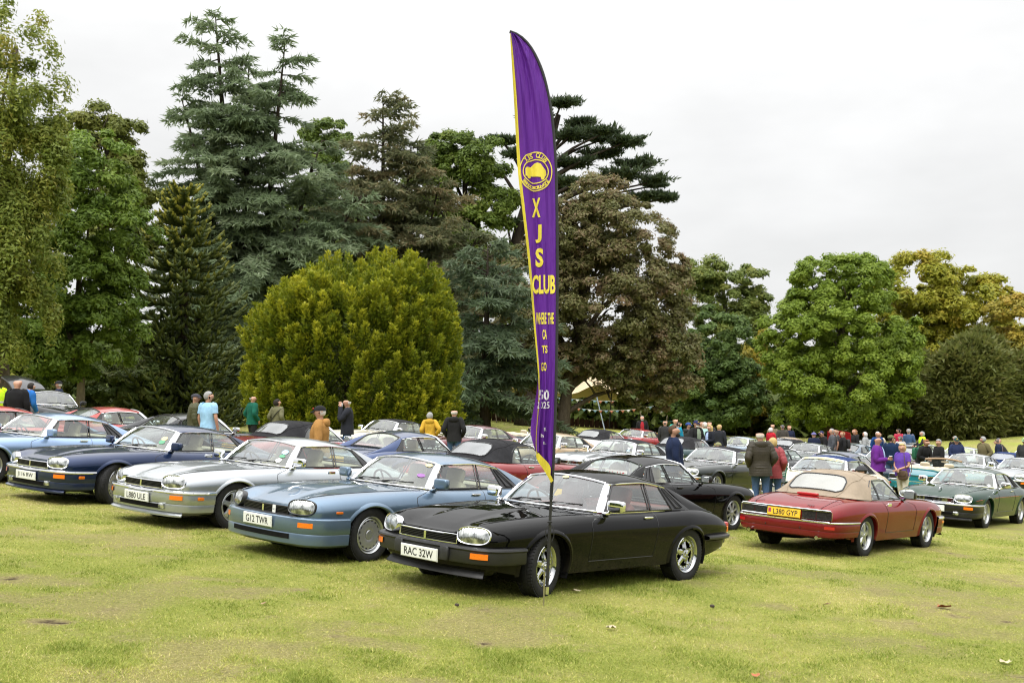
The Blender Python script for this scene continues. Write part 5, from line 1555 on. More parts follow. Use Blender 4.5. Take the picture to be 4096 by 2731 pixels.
def wood_behind():
    """the edge of the park behind the viewer, seen only as the dark skyline mirrored in paint and glass"""
    global rng
    rng = np.random.default_rng(91)
    n = 26000
    az = R(118) + R(150) * rng.random(n) + R(0); rad = 46 + 9 * rng.random(n)
    x, y = rad * np.sin(az), rad * np.cos(az)
    h = 7.5 + 7.0 * fbm(x, y, .11, 3, 3); z = h * rng.random(n)**.8
    P = np.stack([x, y, z - .02 * x], 1); N = rand_unit(n); N[:, 2] = np.abs(N[:, 2])
    o = leaf_quads('woodland', P, N, .62, np.clip(.45 + .2 * rng.normal(size=n), 0, 1), mat=G_DARK)
    tag(o, 'leafy edge of the park mirrored in the paint of the cars', kind='stuff')
wood_behind()
# ------------------------------------------------------------------ the cars on the field
def P_(n, c, m=.4, r=.30, d=.05, k=1.0): return paint('paint_' + n, c, m, r, d, k)
BLK = P_('black', (.002, .002, .0022), 0.0, .25, .004, .72)
FACE, AWAY = R(-130), R(50)
carA = make_car('shiny black coupe with plate RAC 32W right behind the tall flag pole', .75, 13.70, R(-132.3), BLK, front='rubber', rear='rubber', wheel='slotted', inter=REDC, plate='RAC 32W', steer=R(13))
carB = make_car('metallic sky blue coupe with plate G12 TWR beside the black one', -1.26, 15.39, R(-131.8), P_('sky_blue', (.125, .190, .270), .55), front='body', wheel='disc', mirror='body', plate='G12 TWR', steer=R(4), ornament=True)
carC = make_car('bright silver coupe with plate L880 ULE between two blue coupes', -3.48, 17.71, R(-128.2), P_('silver', (.44, .47, .50), .70), era='late', wheel='star', plate='L880 ULE')
carD = make_car('dark navy coupe with plate J116 RW and sharply turned front wheels', -5.84, 19.79, R(-127.3), P_('navy', (.006, .020, .070), .45), era='late', wheel='disc', plate='J116 RW', mirror='body', steer=R(25))
make_car('pale blue coupe at the left end of the front row', -8.6, 21.7, R(-127), P_('pale_blue', (.235, .340, .520), .5), front='body', wheel='disc', mirror='body')
make_car('bright red coupe cut off by the left edge of the picture', -10.9, 24.0, R(-127), P_('bright_red', (.42, .035, .030), .1), mirror='body')
# second row, tails towards the first
make_car('light red coupe with silver window trim behind the pale blue one', -9.6, 30.0, AWAY, P_('light_red', (.38, .050, .045), .15), era='late')
make_car('black coupe behind the man in the light blue T-shirt', -7.3, 28.7, AWAY, P_('near_black', (.008, .010, .014), .3), era='late')
make_car('red convertible with black hood behind the silver coupe', -4.5, 27.8, AWAY, P_('cherry', (.24, .008, .012), .3), kind='soft', era='late')
make_car('royal navy coupe seen from behind with large curved rear window', -1.9, 26.0, AWAY, P_('royal_navy', (.018, .042, .125), .5), era='late', mirror='black')
make_car('dull red convertible with black hood directly behind the sky blue coupe', .17, 23.8, AWAY, P_('dull_red', (.23, .018, .020), .25), kind='soft', era='early', mirror='black')
carS = make_car('black coupe with boot spoiler behind the roof of the front black coupe', 2.6, 20.45, R(48), BLK, era='early', spoiler=True, mirror='blackh', rear='rubber')
carE = make_car('burgundy convertible with tan hood and yellow plate L380 GYP seen from behind', 5.77, 19.64, R(50.5), P_('burgundy', (.165, .005, .007), .08), kind='soft', era='late', wheel='star', top=CLOTHT, rear_plate='L380 GYP', mirror='black')
# third row, facing the camera
make_car('cream white coupe with black roof in front of the golden yew', -3.96, 38.7, FACE, P_('cream_white', (.66, .62, .50), 0), top=CLOTHB, lights='quad')
make_car('maroon coupe behind the two people in yellow and black jackets', -1.2, 38.2, FACE, P_('maroon', (.110, .012, .018), .35), era='late')
make_car('beige gold coupe just right of the foot of the flag', 1.15, 34.7, FACE, P_('beige', (.42, .30, .165), .4))
carQ = make_car('silver coupe with twin round headlights and black roof', 3.1, 32.5, FACE, P_('pearl_silver', (.45, .48, .50), .55), lights='quad', top=CLOTHB)
make_car('very dark green coupe with black roof beside the couple in quilted jackets', 5.5, 30.9, FACE, P_('dark_green_black', (.006, .012, .010), .3), top=CLOTHB)
carW = make_car('cream coupe with navy roof and a paper banner across its windscreen', 7.87, 29.1, FACE, P_('ivory', (.62, .56, .42), 0), lights='quad', top=CLOTHN)
carF = make_car('dark green coupe with white plate ending in 64 on the right', 10.50, 26.79, R(-128.6), P_('racing_green', (.003, .030, .017), .08), wheel='multi', ornament=True, coach=simple('coachline_red', (.35, .04, .03), .4))
# fourth row
make_car('dark blue open convertible with cream folded hood behind the beige coupe', 1.3, 44.2, AWAY, P_('ink_blue', (.010, .020, .055), .3), kind='open', lights='quad', detail=False)
make_car('white convertible with black hood right of the flag', 3.98, 46.3, AWAY, P_('white', (.72, .72, .70), 0), kind='soft', era='late', detail=False)
make_car('teal green convertible with black hood behind the bearded man', 6.7, 42.8, AWAY, P_('teal_green', (.012, .050, .055), .4), kind='soft', detail=False)
make_car('black coupe behind the poster board', 8.65, 37.3, AWAY, P_('graphite', (.012, .016, .020), .35), top=CLOTHB, mirror='black', detail=False)
make_car('royal blue coupe seen from behind over the paper banner', 10.4, 35.8, AWAY, P_('royal_blue', (.008, .022, .085), .4), era='late', detail=False)
carT = make_car('turquoise open convertible with boot spoiler and folded cream hood', 13.3, 35.8, AWAY, P_('turquoise', (.010, .22, .27), .3), kind='open', era='late', spoiler=True, detail=False)
make_car('silver coupe nose cut off by the right edge of the picture', 17.6, 40.2, FACE, P_('grey_silver', (.36, .38, .40), .6), detail=False)
# rows further back
make_car('maroon coupe behind the man in the navy jumper', 14.4, 44.7, FACE, P_('maroon', (0, 0, 0)), era='early', detail=False)
make_car('silver coupe behind the two men in black jackets', 17.0, 43.4, FACE, P_('pearl_silver', (0, 0, 0)), era='late', detail=False)
make_car('silver sports car with navy hood and red tail lamps at the right', 19.6, 45.6, AWAY, P_('cool_silver', (.42, .44, .46), .6), kind='soft', top=CLOTHN, detail=False)
make_car('red coupe in front of the man in the red shirt', 6.2, 57.7, FACE, P_('signal_red', (.33, .012, .018), .15), detail=False)
make_car('silver blue coupe by the blonde woman in the black jacket', 10.5, 53.7, FACE, P_('silver_blue', (.28, .36, .45), .55), era='late', mirror='body', detail=False)
make_car('maroon coupe peeping out behind the silver blue one', 9.3, 60.0, FACE, P_('maroon', (0, 0, 0)), era='late', detail=False)
make_car('grey green coupe with a paper sheet on its windscreen', 12.4, 48.7, FACE, P_('grey_green', (.055, .075, .065), .5), detail=False)
make_car('maroon convertible with black hood behind the grey green coupe', 13.4, 54.6, AWAY, P_('maroon', (0, 0, 0)), kind='soft', detail=False)
make_car('convertible with tan hood near the small group by the plane tree', 14.2, 60.2, FACE, P_('wine', (.13, .015, .02), .3), kind='soft', top=CLOTHT, detail=False)
make_car('blue grey coupe seen from behind left of the purple shirted man', 15.9, 53.2, AWAY, P_('blue_grey', (.14, .18, .23), .5), era='late', detail=False)
make_car('dark convertible with black hood left of the man with a green bag', 17.3, 49.6, AWAY, P_('graphite', (0, 0, 0)), kind='soft', detail=False)
make_car('silver coupe seen from behind below the woman in the yellow vest', 20.6, 58.2, AWAY, P_('pearl_silver', (0, 0, 0)), era='late', detail=False)
make_car('pale silver coupe behind the man in the navy jacket and green cap', 20.6, 53.4, FACE, P_('cool_silver', (0, 0, 0)), era='late', detail=False)
make_car('light blue car among the furthest people on the right', 19.6, 63.5, FACE, P_('pale_blue', (0, 0, 0)), detail=False)
make_car('light silver car behind the man in the green cap', 23.4, 52.5, FACE, P_('silver', (0, 0, 0)), detail=False)
carR = make_car('red car with its boot lid raised under the plane tree', 16.9, 58.5, R(62), P_('signal_red', (0, 0, 0)), detail=False)
carH = make_car('black hatchback with raised tailgate on the left', -13.5, 35.0, R(-38), P_('midnight', (.006, .007, .011), .3), era='late', mirror='body', dz=.10, wipers=True, detail=False)
carH.matrix_world = carH.matrix_world @ Matrix.Diagonal((.98, 1.0, 1.13, 1))
def tailgate(root, mat, x0, z0, L, ang, w=.56):
    G = []
    for u in np.linspace(0, 1, 7):
        G.append([(x0 - u * L * math.cos(ang), a * w * (1 - .12 * u), z0 + u * L * math.sin(ang) + .07 * math.sin(3.14 * u) - .05 * a * a) for a in np.linspace(-1, 1, 9)])
    G = np.array(G); H = G.copy(); H[..., 2] -= .04
    m = MB().grid(G, flip=True).grid(H)
    for e in (0, -1):
        m.grid([G[e], H[e]])
        m.grid([G[:, e], H[:, e]])
    obj('tailgate', m.mesh('tailgate'), mat, root)
tailgate(carH, P_('midnight', (0, 0, 0)), -1.10, 1.13, 1.05, R(22))
tailgate(carR, P_('signal_red', (0, 0, 0)), -1.50, .84, .95, R(62), .62)
def sticker(root, a, t, r, c, name='sticker', sq=1.0):
    m = MB(); n = 14
    p0 = ws_pt(a, t, .004)
    ux = ws_pt(a + .02, t, .004) - ws_pt(a - .02, t, .004); uy = ws_pt(a, t + .03, .004) - ws_pt(a, t - .03, .004)
    ux /= np.linalg.norm(ux); uy /= np.linalg.norm(uy); nn = np.cross(uy, ux); nn = nn if nn[0] > 0 else -nn
    ring = [p0 + r * (math.cos(k) * ux + sq * math.sin(k) * uy) + nn * .003 for k in np.linspace(0, 6.283, n, endpoint=False)]
    m.add([p0 + nn * .003] + ring, [(0, 1 + k, 1 + (k + 1) % n) for k in range(n)])
    o = obj(name, m.mesh(name, 0), simple('sticker_' + c[0], c[1], .5), root); return o
WHT = ('white', (.70, .70, .68)); YLW = ('straw', (.62, .52, .25)); PUR = ('purple', (.25, .09, .32)); GRN = ('green', (.08, .30, .16)); SKY = ('sky', (.35, .55, .70))
sticker(carA, .12, .93, .045, YLW, sq=.6); sticker(carB, .86, .86, .05, YLW, sq=.7); sticker(carB, .84, .42, .055, PUR, sq=.6); sticker(carC, .84, .58, .050, SKY); sticker(carC, .84, .40, .045, GRN, sq=.7); sticker(carC, .82, .22, .045, WHT)
sticker(carD, .84, .35, .05, GRN); sticker(carD, .84, .52, .05, YLW); sticker(carF, .86, .12, .035, WHT); sticker(carQ, .84, .25, .04, SKY); sticker(carQ, .84, .45, .04, WHT)
def plate64():
    p = obj('number_plate', M('number_plate', None), PLW, carF, (2.292, 0, .385), (0, R(4), 0))
    V, F = text_fit('64', .115, .079, .012)
    obj('lettering', MB().add(np.stack([np.full(len(V), .0065), V[:, 0] + .17, V[:, 1]], 1), F).mesh('lettering', 0), PLT, p)
plate64()
def badge(root, s, y, x, w, h):
    V, F = text_fit(s, w, h, .02)
    xx = x + V[:, 1]; V3 = np.stack([xx, y - V[:, 0], zdeck(xx) + .010 - (abs(y) / .6)**4 * .02], 1)
    obj('badge_lettering', MB().add(V3, F).mesh('badge_lettering', 0), PLT, root)
badge(carE, 'JAGUAR', .50, -2.24, .20, .042); badge(carE, 'XJS', -.36, -2.27, .12, .042)
obj('brake_light', MB().rbox((-1.60, 0, .868), (.07, .36, .045), p=5, k=8).mesh('brake_light'), REDL, carE)
obj('sensor', MB().rbox((-2.425, .28, .41), (.012, .022, .022), p=2.5, k=6).mesh('sensor'), TRIMB, carE); obj('sensor', MB().rbox((-2.425, -.28, .41), (.012, .022, .022), p=2.5, k=6).mesh('sensor'), TRIMB, carE)
def grille_card(root, y, s):
    p = obj('grille_badge_card', MB().box((fas_x(y, .73) + .026, y, .565), (.006, .055, .085)).mesh('grille_badge_card'), PLW, root)
    V, F = text_fit(s, .038, .022, .01)
    obj('lettering', MB().add(np.stack([np.full(len(V), fas_x(y, .73) + .0295), V[:, 0] + y, V[:, 1] + .56], 1), F).mesh('lettering', 0), simple('navy_print', (.02, .03, .12), .5), p)
grille_card(carB, .20, 'RAC')
def windscreen_banner(root):
    f = lambda u, v: ws_pt(-.93 + 1.86 * u, .82 + .17 * v, .014)
    m = MB().grid([[f(u, v) for u in np.linspace(0, 1, 25)] for v in np.linspace(0, 1, 4)])
    b = obj('paper_banner', m.mesh('paper_banner'), simple('banner_paper', (.70, .60, .34), .7, var=.06), root)
    V, F = text_fit('50th Anniversary Happy 50th', .94, .58, .01)
    V3 = np.array([ws_pt(-.93 + 1.86 * (x + .5), .82 + .17 * (y + .5), .017) for x, y in V[:, :2]])
    obj('lettering', MB().add(V3, F).mesh('lettering', 0), simple('gold_print', (.50, .36, .12), .5), b)
windscreen_banner(carW)
def window_card(root):
    m = MB(); m.grid([[(-1.36, y, z) for y in (-.42, .02)] for z in (.86, .99)])
    c = obj('window_card', m.mesh('window_card', 0), simple('card_white', (.72, .72, .70), .6), root)
    V, F = text_fit('311 AL', .34, .075, .02)
    obj('lettering', MB().add(np.stack([np.full(len(V), -1.368), V[:, 0] - .2, V[:, 1] + .925], 1), F).mesh('lettering', 0), simple('red_print', (.5, .06, .06), .5), c)
window_card(carS)
# ------------------------------------------------------------------ feather flag
def build_flag():
    base = gpt(.507, 11.63, 0)
    root = empty('feather_flag', tuple(base)); tag(root, 'tall purple and yellow feather banner reading XJS CLUB on a black pole', 'flag')
    B = np.array(base)
    # plane of the cloth: x to the right, z up (local metres); outline measured along the pole
    S = 1.0
    def pole(u):     # bottom of the cloth to the tip
        return [(0.047, 1.023), (0.073, 1.453), (0.095, 2.098), (0.107, 2.743), (0.112, 3.388), (0.103, 4.248), (0.077, 4.678), (0.039, 4.979), (-0.034, 5.279), (-0.142, 5.516), (-0.254, 5.641), (-0.357, 5.688)]
    pl = spline([(x, 0, z) for x, z in pole(0)], 60)
    zt = np.linspace(1.19, 5.66, 130)
    edge_x = curve([(1.187, 0.052), (1.238, 0.03), (1.324, -0.021), (1.453, -0.095), (1.582, -0.103), (2.098, -0.073), (2.743, -0.12), (3.388, -0.176), (3.904, -0.236), (4.248, -0.275), (5.021, -0.318), (5.623, -0.353)])
    pole_x = curve([(z, x) for x, z in pole(0)])
    n, m = 130, 49
    def cloth(z, w):      # w 0 at the pole, 1 at the free hem
        x0, x1 = float(pole_x(z)) - .012, float(edge_x(z))
        x = x0 + (x1 - x0) * w
        amp = .014 + .030 * max(0, min(1, (2.6 - z) / 1.4)) + .016 * max(0, z - 2.8)
        d = z * .55 + w * 7.5
        y = amp * w**.6 * (math.sin(d * 1.9 + .6) + .6 * math.sin(w * 15 + z * 1.6) + .35 * math.sin(w * 27 - z * 2.2)) + .05 * math.sin(z * .9) * w
        fold = max(0, min(1, (2.3 - z) / .9))
        y -= fold * .10 * w * w
        return (x, y - .02, z)
    G = np.array([[cloth(z, w) for w in np.linspace(0, 1, m)] for z in zt])
    def fabric(name, c):
        t = NT(name)
        ge = t.noise(5.0, 3, .5, stretch=(4, 4, .35)); cc = t.ramp(ge, [(.3, tuple(v * .88 for v in c)), (.7, tuple(v * 1.1 for v in c))])
        p = t.bsdf(cc, .55, spec=.3, normal=t.bump(t.noise(3.2, 3, .55, stretch=(5, 5, .5)), .05, .8)); tl = t.n('ShaderNodeBsdfTranslucent'); t.l(cc, tl.inputs[0])
        mx = t.n('ShaderNodeMixShader'); mx.inputs[0].default_value = .28; t.l(p, mx.inputs[1]); t.l(tl.outputs[0], mx.inputs[2])
        return t.done(mx.outputs[0])
    pur, yel = fabric('flag_purple', (.125, .024, .30)), fabric('flag_yellow', (.70, .58, .055)); blk = simple('flag_sleeve_black', (.012, .012, .014), .7)
    k = m - 5
    obj('cloth', MB().grid(G[:, :k + 1]).mesh('cloth', 0), pur, root)
    H = G[:, k:].copy()
    obj('hem', MB().grid(H).mesh('hem', 0), yel, root)
    # purple flap folded behind the hem at the foot, and the yellow foot hem
    zz = np.linspace(1.50, 2.22, 24)
    flap = []
    for z in zz:
        e = np.array(cloth(z, 1.0)); wd = .055 * min(1, max(0, z - 1.48) / .2) * min(1, max(.0, (2.25 - z) / .45))
        flap.append([e + np.array([.03, .035, 0]), e + np.array([-wd * .5, .03, 0]), e + np.array([-wd, .012, 0])])
    obj('folded_flap', MB().grid(flap).mesh('folded_flap', 0), pur, root)
    foot = []
    for u in np.linspace(0, 1, 14):
        z = 1.47 - .27 * u; e = np.array(cloth(z, 1.0)); foot.append([e + np.array([-.006, -.010, 0]), e + np.array([.02 + .05 * math.sin(3.14 * min(1, u * 1.3)), -.016, .02])])
    obj('foot_hem', MB().grid(foot).mesh('foot_hem', 0), yel, root)
    sl = spline([(x, 0, z) for x, z in pole(0)], 70)
    wid = np.interp(sl[:, 2], [.8, 5.0, 5.3, 5.62], [.030, .028, .032, .026])
    obj('pole_sleeve', MB().tube(sl, wid, 8, squash=.6).mesh('pole_sleeve'), blk, root)
    obj('pole', MB().tube([(.006, 0, .14), (.030, 0, .66), (.048, 0, 1.04)], [.017, .016, .014], 8).mesh('pole'), RUBBER, root)
    obj('joint', MB().tube([(.004, 0, .11), (.009, 0, .18)], .019, 10).mesh('joint'), CHROME, root)
    obj('ground_spike', MB().tube([(-.030, -.03, -.06), (-.018, -.02, .33)], .008, 7).mesh('ground_spike'), simple('spike_metal', (.42, .38, .24), .35, .8), root)
    cord = MB()
    for s in (-1, 1):
        cord.tube(spline([(.034, -.02, .80), (.034 + s * .034, -.03, .76), (.034 + s * .040, -.03, .68), (.034 + s * .018, -.03, .62)], 9), .004, 5)
    cord.tube([(.014, -.018, .81), (.034, -.03, .815), (.056, -.018, .81)], .008, 6)
    obj('tie_cord', cord.mesh('tie_cord'), blk, root)
    # printing on the cloth
    def on(xc, zc):
        def f(V):
            out = []
            for x, y in V[:, :2]:
                X, Z = xc + x, zc + y
                x0, x1 = float(pole_x(Z)) - .012, float(edge_x(Z)); w = (X - x0) / (x1 - x0)
                p = np.array(cloth(Z, min(1.02, w))); out.append(p + np.array([0, -.008, 0]))
            return np.array(out)
        return f
    def fine(V, F, lv=2):
        V = [tuple(v[:2]) for v in V]; T = []
        for f in F:
            for q in range(1, len(f) - 1): T.append((f[0], f[q], f[q + 1]))
        for _ in range(lv):
            mid, N = {}, []
            def md(a, b):
                k = (min(a, b), max(a, b))
                if k not in mid:
                    V.append(((V[a][0] + V[b][0]) / 2, (V[a][1] + V[b][1]) / 2)); mid[k] = len(V) - 1
                return mid[k]
            for a, b, c in T:
                ab, bc, ca = md(a, b), md(b, c), md(c, a); N += [(a, ab, ca), (ab, b, bc), (ca, bc, c), (ab, bc, ca)]
            T = N
        return np.array(V), T
    def word(s, xc, zc, w, h, mat, bold=.02, sp=1.0):
        V, F = fine(*text_fit(s, w, h, bold, sp), 1)
        obj('lettering', MB().add(on(xc, zc)(V), F).mesh('lettering', 0), mat, root)
    yp = simple('print_yellow', (.72, .60, .06), .6, var=.05); wp = simple('print_white', (.72, .70, .76), .6, var=.05)
    word('X', -0.095, 3.904, 0.082, 0.193, yp, 0.040)
    word('J', -0.073, 3.646, 0.060, 0.181, yp, 0.040)
    word('S', -0.064, 3.409, 0.077, 0.189, yp, 0.040)
    word('CLUB', -0.021, 3.143, 0.228, 0.189, yp, 0.035)
    word('WHERE', -0.047, 2.807, 0.103, 0.116, yp, 0.030)
    word('THE', 0.047, 2.807, 0.060, 0.112, yp, 0.030)
    word('CA', -0.013, 2.648, 0.042, 0.098, yp, 0.030)
    word('TS', -0.013, 2.502, 0.056, 0.077, yp, 0.030)
    word('GO', -0.021, 2.330, 0.052, 0.086, yp, 0.030)
    word('50', -0.021, 2.051, 0.103, 0.103, wp, 0.030)
    word('2025', -0.030, 1.952, 0.129, 0.069, wp, 0.020)
    word('R', -0.009, 1.715, 0.026, 0.034, wp, 0.030)
    word('h', -0.039, 1.655, 0.026, 0.034, wp, 0.030)
    word('L', -0.013, 1.582, 0.030, 0.026, wp, 0.030)
    # round emblem: two rings, words round the rim, car silhouette
    cx, cz = -0.099, 4.265
    def ring(rx, rz, t):
        a = np.linspace(0, 6.2832, 49); V = []
        for q in a: V += [(rx * math.cos(q), rz * math.sin(q)), ((rx - t) * math.cos(q), (rz - t) * math.sin(q))]
        V = np.array(V); F = [(2 * i, 2 * i + 1, 2 * i + 3, 2 * i + 2) for i in range(48)]
        obj('emblem_ring', MB().add(on(cx, cz)(V), F).mesh('emblem_ring', 0), yp, root)
    ring(.165, .198, .010); ring(.130, .122, .010)
    def arc_word(s, rx, rz, a0, a1, h, top=True):
        n_ = len(s)
        for i, ch in enumerate(s):
            if ch == ' ': continue
            a = R(a0 + (a1 - a0) * (i + .5) / n_); V, F = text_fit(ch, .028 if ch not in '.ilj' else .010, h, .03)
            rot = a - math.pi / 2 if top else a + math.pi / 2
            V = np.stack([rx * math.cos(a) + V[:, 0] * math.cos(rot) - V[:, 1] * math.sin(rot), rz * math.sin(a) + V[:, 0] * math.sin(rot) + V[:, 1] * math.cos(rot)], 1)
            obj('lettering', MB().add(on(cx, cz)(V), F).mesh('lettering', 0), yp, root)
    arc_word('XJS CLUB', .138, .162, 142, 38, .052); arc_word('www.xjsclub.org', .142, .162, 212, 328, .034, False)
    out = [(-.118, -.045), (-.120, .02), (-.105, .035), (-.060, .038), (-.020, .068), (.02, .078), (.055, .068), (.085, .035), (.115, .01), (.122, -.03), (.105, -.045), (.095, -.07), (.070, -.075), (.055, -.048), (-.055, -.040), (-.065, -.062), (-.090, -.062), (-.100, -.042)]
    V = np.array(out) * np.array([.86, 1.15]); F = [tuple(range(len(V)))]
    bm = bmesh.new(); vs_ = [bm.verts.new((*v, 0)) for v in V]; bm.faces.new(vs_); bmesh.ops.triangulate(bm, faces=bm.faces[:])
    Fi = [tuple(v.index for v in f.verts) for f in bm.faces] if bm.verts.index_update() is None else []
    bm.free()
    V, Fi = fine(V, Fi, 3)
    obj('emblem_car', MB().add(on(cx, cz)(V), Fi).mesh('emblem_car', 0), yp, root)
build_flag()
# ------------------------------------------------------------------ cream stretch tent, its bunting, the low fence and the green hut behind the maple
def build_tent():
    x0, y0 = 6.5, 100.0
    root = empty('stretch_tent', tuple(gpt(x0, y0, 0))); tag(root, 'cream stretch tent with angled poles seen under the purple maple', 'tent')
    O = np.array(gpt(x0, y0, 0)); W = lambda dx, dy, z: np.array(gpt(x0 + dx, y0 + dy, z)) - O
    xs = np.linspace(-8.5, 7.4, 33); ys = np.linspace(0, 9, 9); G = []
    for dx in xs:
        row = []
        for dy in ys:
            peak = 1.9 * math.exp(-((dx - 1.2) / 2.2)**2) + 1.0 * math.exp(-((dx + 5) / 2.0)**2) + .5 * math.exp(-((dx - 6.0) / 1.2)**2)
            row.append(W(dx, dy, 2.55 + peak * math.sin(math.pi * min(1, .18 + dy / 9 * .82)) + .12 * math.sin(dx * 2.0)))
        G.append(row)
    obj('canopy', MB().grid(G).mesh('canopy'), simple('tent_cream', (.66, .52, .33), .8, var=.06, vscale=.6), root)
    for dx, lean in ((-7.8, .5), (-4.6, -.4), (-1.6, .2), (1.0, .75), (4.4, .8), (7.2, -.4)):
        obj('pole', MB().tube([W(dx + lean, -1.2, 0), W(dx, 0, 2.75)], .05, 6).mesh('pole'), BARKL if dx != 1.0 else simple('pole_blue_grey', (.25, .30, .36), .5), root)
    for dx in (-6.4, -3.0, 2.6, 5.8):
        obj('dark_post', MB().tube([W(dx, 4, 0), W(dx, 4, 3.2)], .06, 6).mesh('dark_post'), TRIMB, root)
build_tent()
def build_bunting(x0, x1, y, z0, z1, sag, n, label):
    root = empty('bunting', tuple(gpt(x0, y, z0))); tag(root, label, 'bunting', 'bunting strings under the tent edge'); O = np.array(gpt(x0, y, z0))
    u = np.linspace(0, 1, n * 2 + 1)
    P = np.array([np.array(gpt(x0 + (x1 - x0) * t, y, z0 + (z1 - z0) * t - sag * 4 * t * (1 - t))) - O for t in u])
    obj('string', MB().tube(P, .012, 4).mesh('string'), PLW, root)
    cs = [simple('pennant_blue', (.15, .27, .36), .7), simple('pennant_orange', (.42, .16, .09), .7), simple('pennant_white', (.6, .6, .58), .7)]
    for i in range(n):
        a, b = P[2 * i], P[2 * i + 2]; c = (a + b) / 2 + np.array([0, -.04 * (i % 3), -.27])
        a2 = a + (b - a) * .15; b2 = a + (b - a) * .85
        obj('pennant', MB().add([a2, b2, c, a2 + [0, .012, 0], b2 + [0, .012, 0], c + [0, .012, 0]], [(0, 1, 2), (5, 4, 3), (0, 3, 4, 1), (1, 4, 5, 2), (2, 5, 3, 0)]).mesh('pennant', 0), cs[(0, 1)[i % 2]] if i % 7 else cs[2], root)
build_bunting(3.4, 12.2, 98.6, 2.05, 2.25, .55, 19, 'longer drooping string of blue and orange pennants under the tent')
build_bunting(2.2, 9.0, 99.2, 2.55, 2.45, .12, 14, 'upper straight string of pennants close below the tent canopy')
build_bunting(12.6, 16.4, 98.8, 1.9, 1.5, .1, 8, 'short string of pennants by the green hut')
def build_fence():
    root = empty('picket_fence', tuple(gpt(-1, 106, 0))); tag(root, 'low dark red brown boarded fence behind the tent poles', 'fence'); O = np.array(gpt(-1, 106, 0))
    mat = simple('fence_brown', (.09, .045, .032), .85, var=.3)
    for i in range(46):
        x = -5.5 + i * .44; a = np.array(gpt(x, 106, 0)) - O
        obj('board', M('fence_board', lambda: MB().box((0, 0, .30), (.40, .04, .68))), mat, root, tuple(a))
    for i in range(16):
        x = -5.6 + i * 1.34; a = np.array(gpt(x, 105.9, 0)) - O
        obj('post', M('fence_post', lambda: MB().box((0, 0, .36), (.14, .10, .84))), simple('fence_post_brown', (.16, .09, .06), .85), root, tuple(a))
build_fence()
def build_hut():
    root = empty('garden_hut', tuple(gpt(13.2, 103, 0))); tag(root, 'dark green boarded hut with a pale serving counter under the trees', 'hut')
    g = simple('hut_green', (.014, .040, .032), .7)
    obj('wall', MB().box((0, 0, 1.2), (4.6, 2.6, 2.5)).mesh('wall'), simple('hut_dark', (.008, .010, .010), .9), root)
    for i in range(11):
        obj('board', M('hut_board', lambda: MB().box((0, 0, 0), (1.9, .05, .19))), g, root, (1.1, -1.33, .20 + i * .21))
    obj('roof', MB().box((0, -.1, 2.55), (5.0, 3.0, .12)).mesh('roof'), simple('hut_roof', (.03, .03, .03), .9), root)
    obj('counter', MB().box((1.2, -1.75, .95), (2.4, .7, .07)).mesh('counter'), simple('counter_teal', (.10, .34, .28), .6), root)
build_hut()
def build_poster():
    root = empty('poster_board', tuple(gpt(6.15, 27.2, 0))); tag(root, 'green poster board with car photographs propped beside the cream coupe', 'poster')
    root.rotation_euler = (0, R(9), R(10))
    b = obj('board', MB().box((0, 0, .93), (.60, .02, .66)).mesh('board'), simple('poster_green', (.03, .13, .09), .5), root)
    pic = simple('poster_photo', (.10, .11, .13), .45, var=.9, vscale=9); wt = simple('poster_white', (.62, .64, .64), .5, var=.05)
    obj('photo', MB().box((0, -.013, 1.15), (.58, .004, .20)).mesh('photo'), pic, b); obj('photo', MB().box((-.15, -.013, .67), (.27, .004, .12)).mesh('photo'), pic, b); obj('photo', MB().box((.15, -.013, .67), (.27, .004, .12)).mesh('photo'), pic, b)
    car = [(-.22, 1.10), (-.21, 1.15), (-.10, 1.165), (-.03, 1.205), (.07, 1.205), (.13, 1.165), (.21, 1.15), (.22, 1.11)]
    obj('printed_car', MB().add([(x, -.017, z) for x, z in car], [tuple(range(8))]).mesh('printed_car', 0), wt, b)
    for k in range(7):
        for s in (-.145, .145):
            obj('text_line', M('text_line', lambda: MB().box((0, 0, 0), (.24, .003, .012))), wt, b, (s, -.0125, .99 - k * .036))
    for s in (-.22, .22):
        obj('leg', MB().tube([(s, .02, .9), (s * 1.2, .06, -.05)], .014, 6).mesh('leg'), BARKL, root)
    obj('leg', MB().tube([(0, .02, 1.1), (0, .45, -.05)], .014, 6).mesh('leg'), BARKL, root)
build_poster()
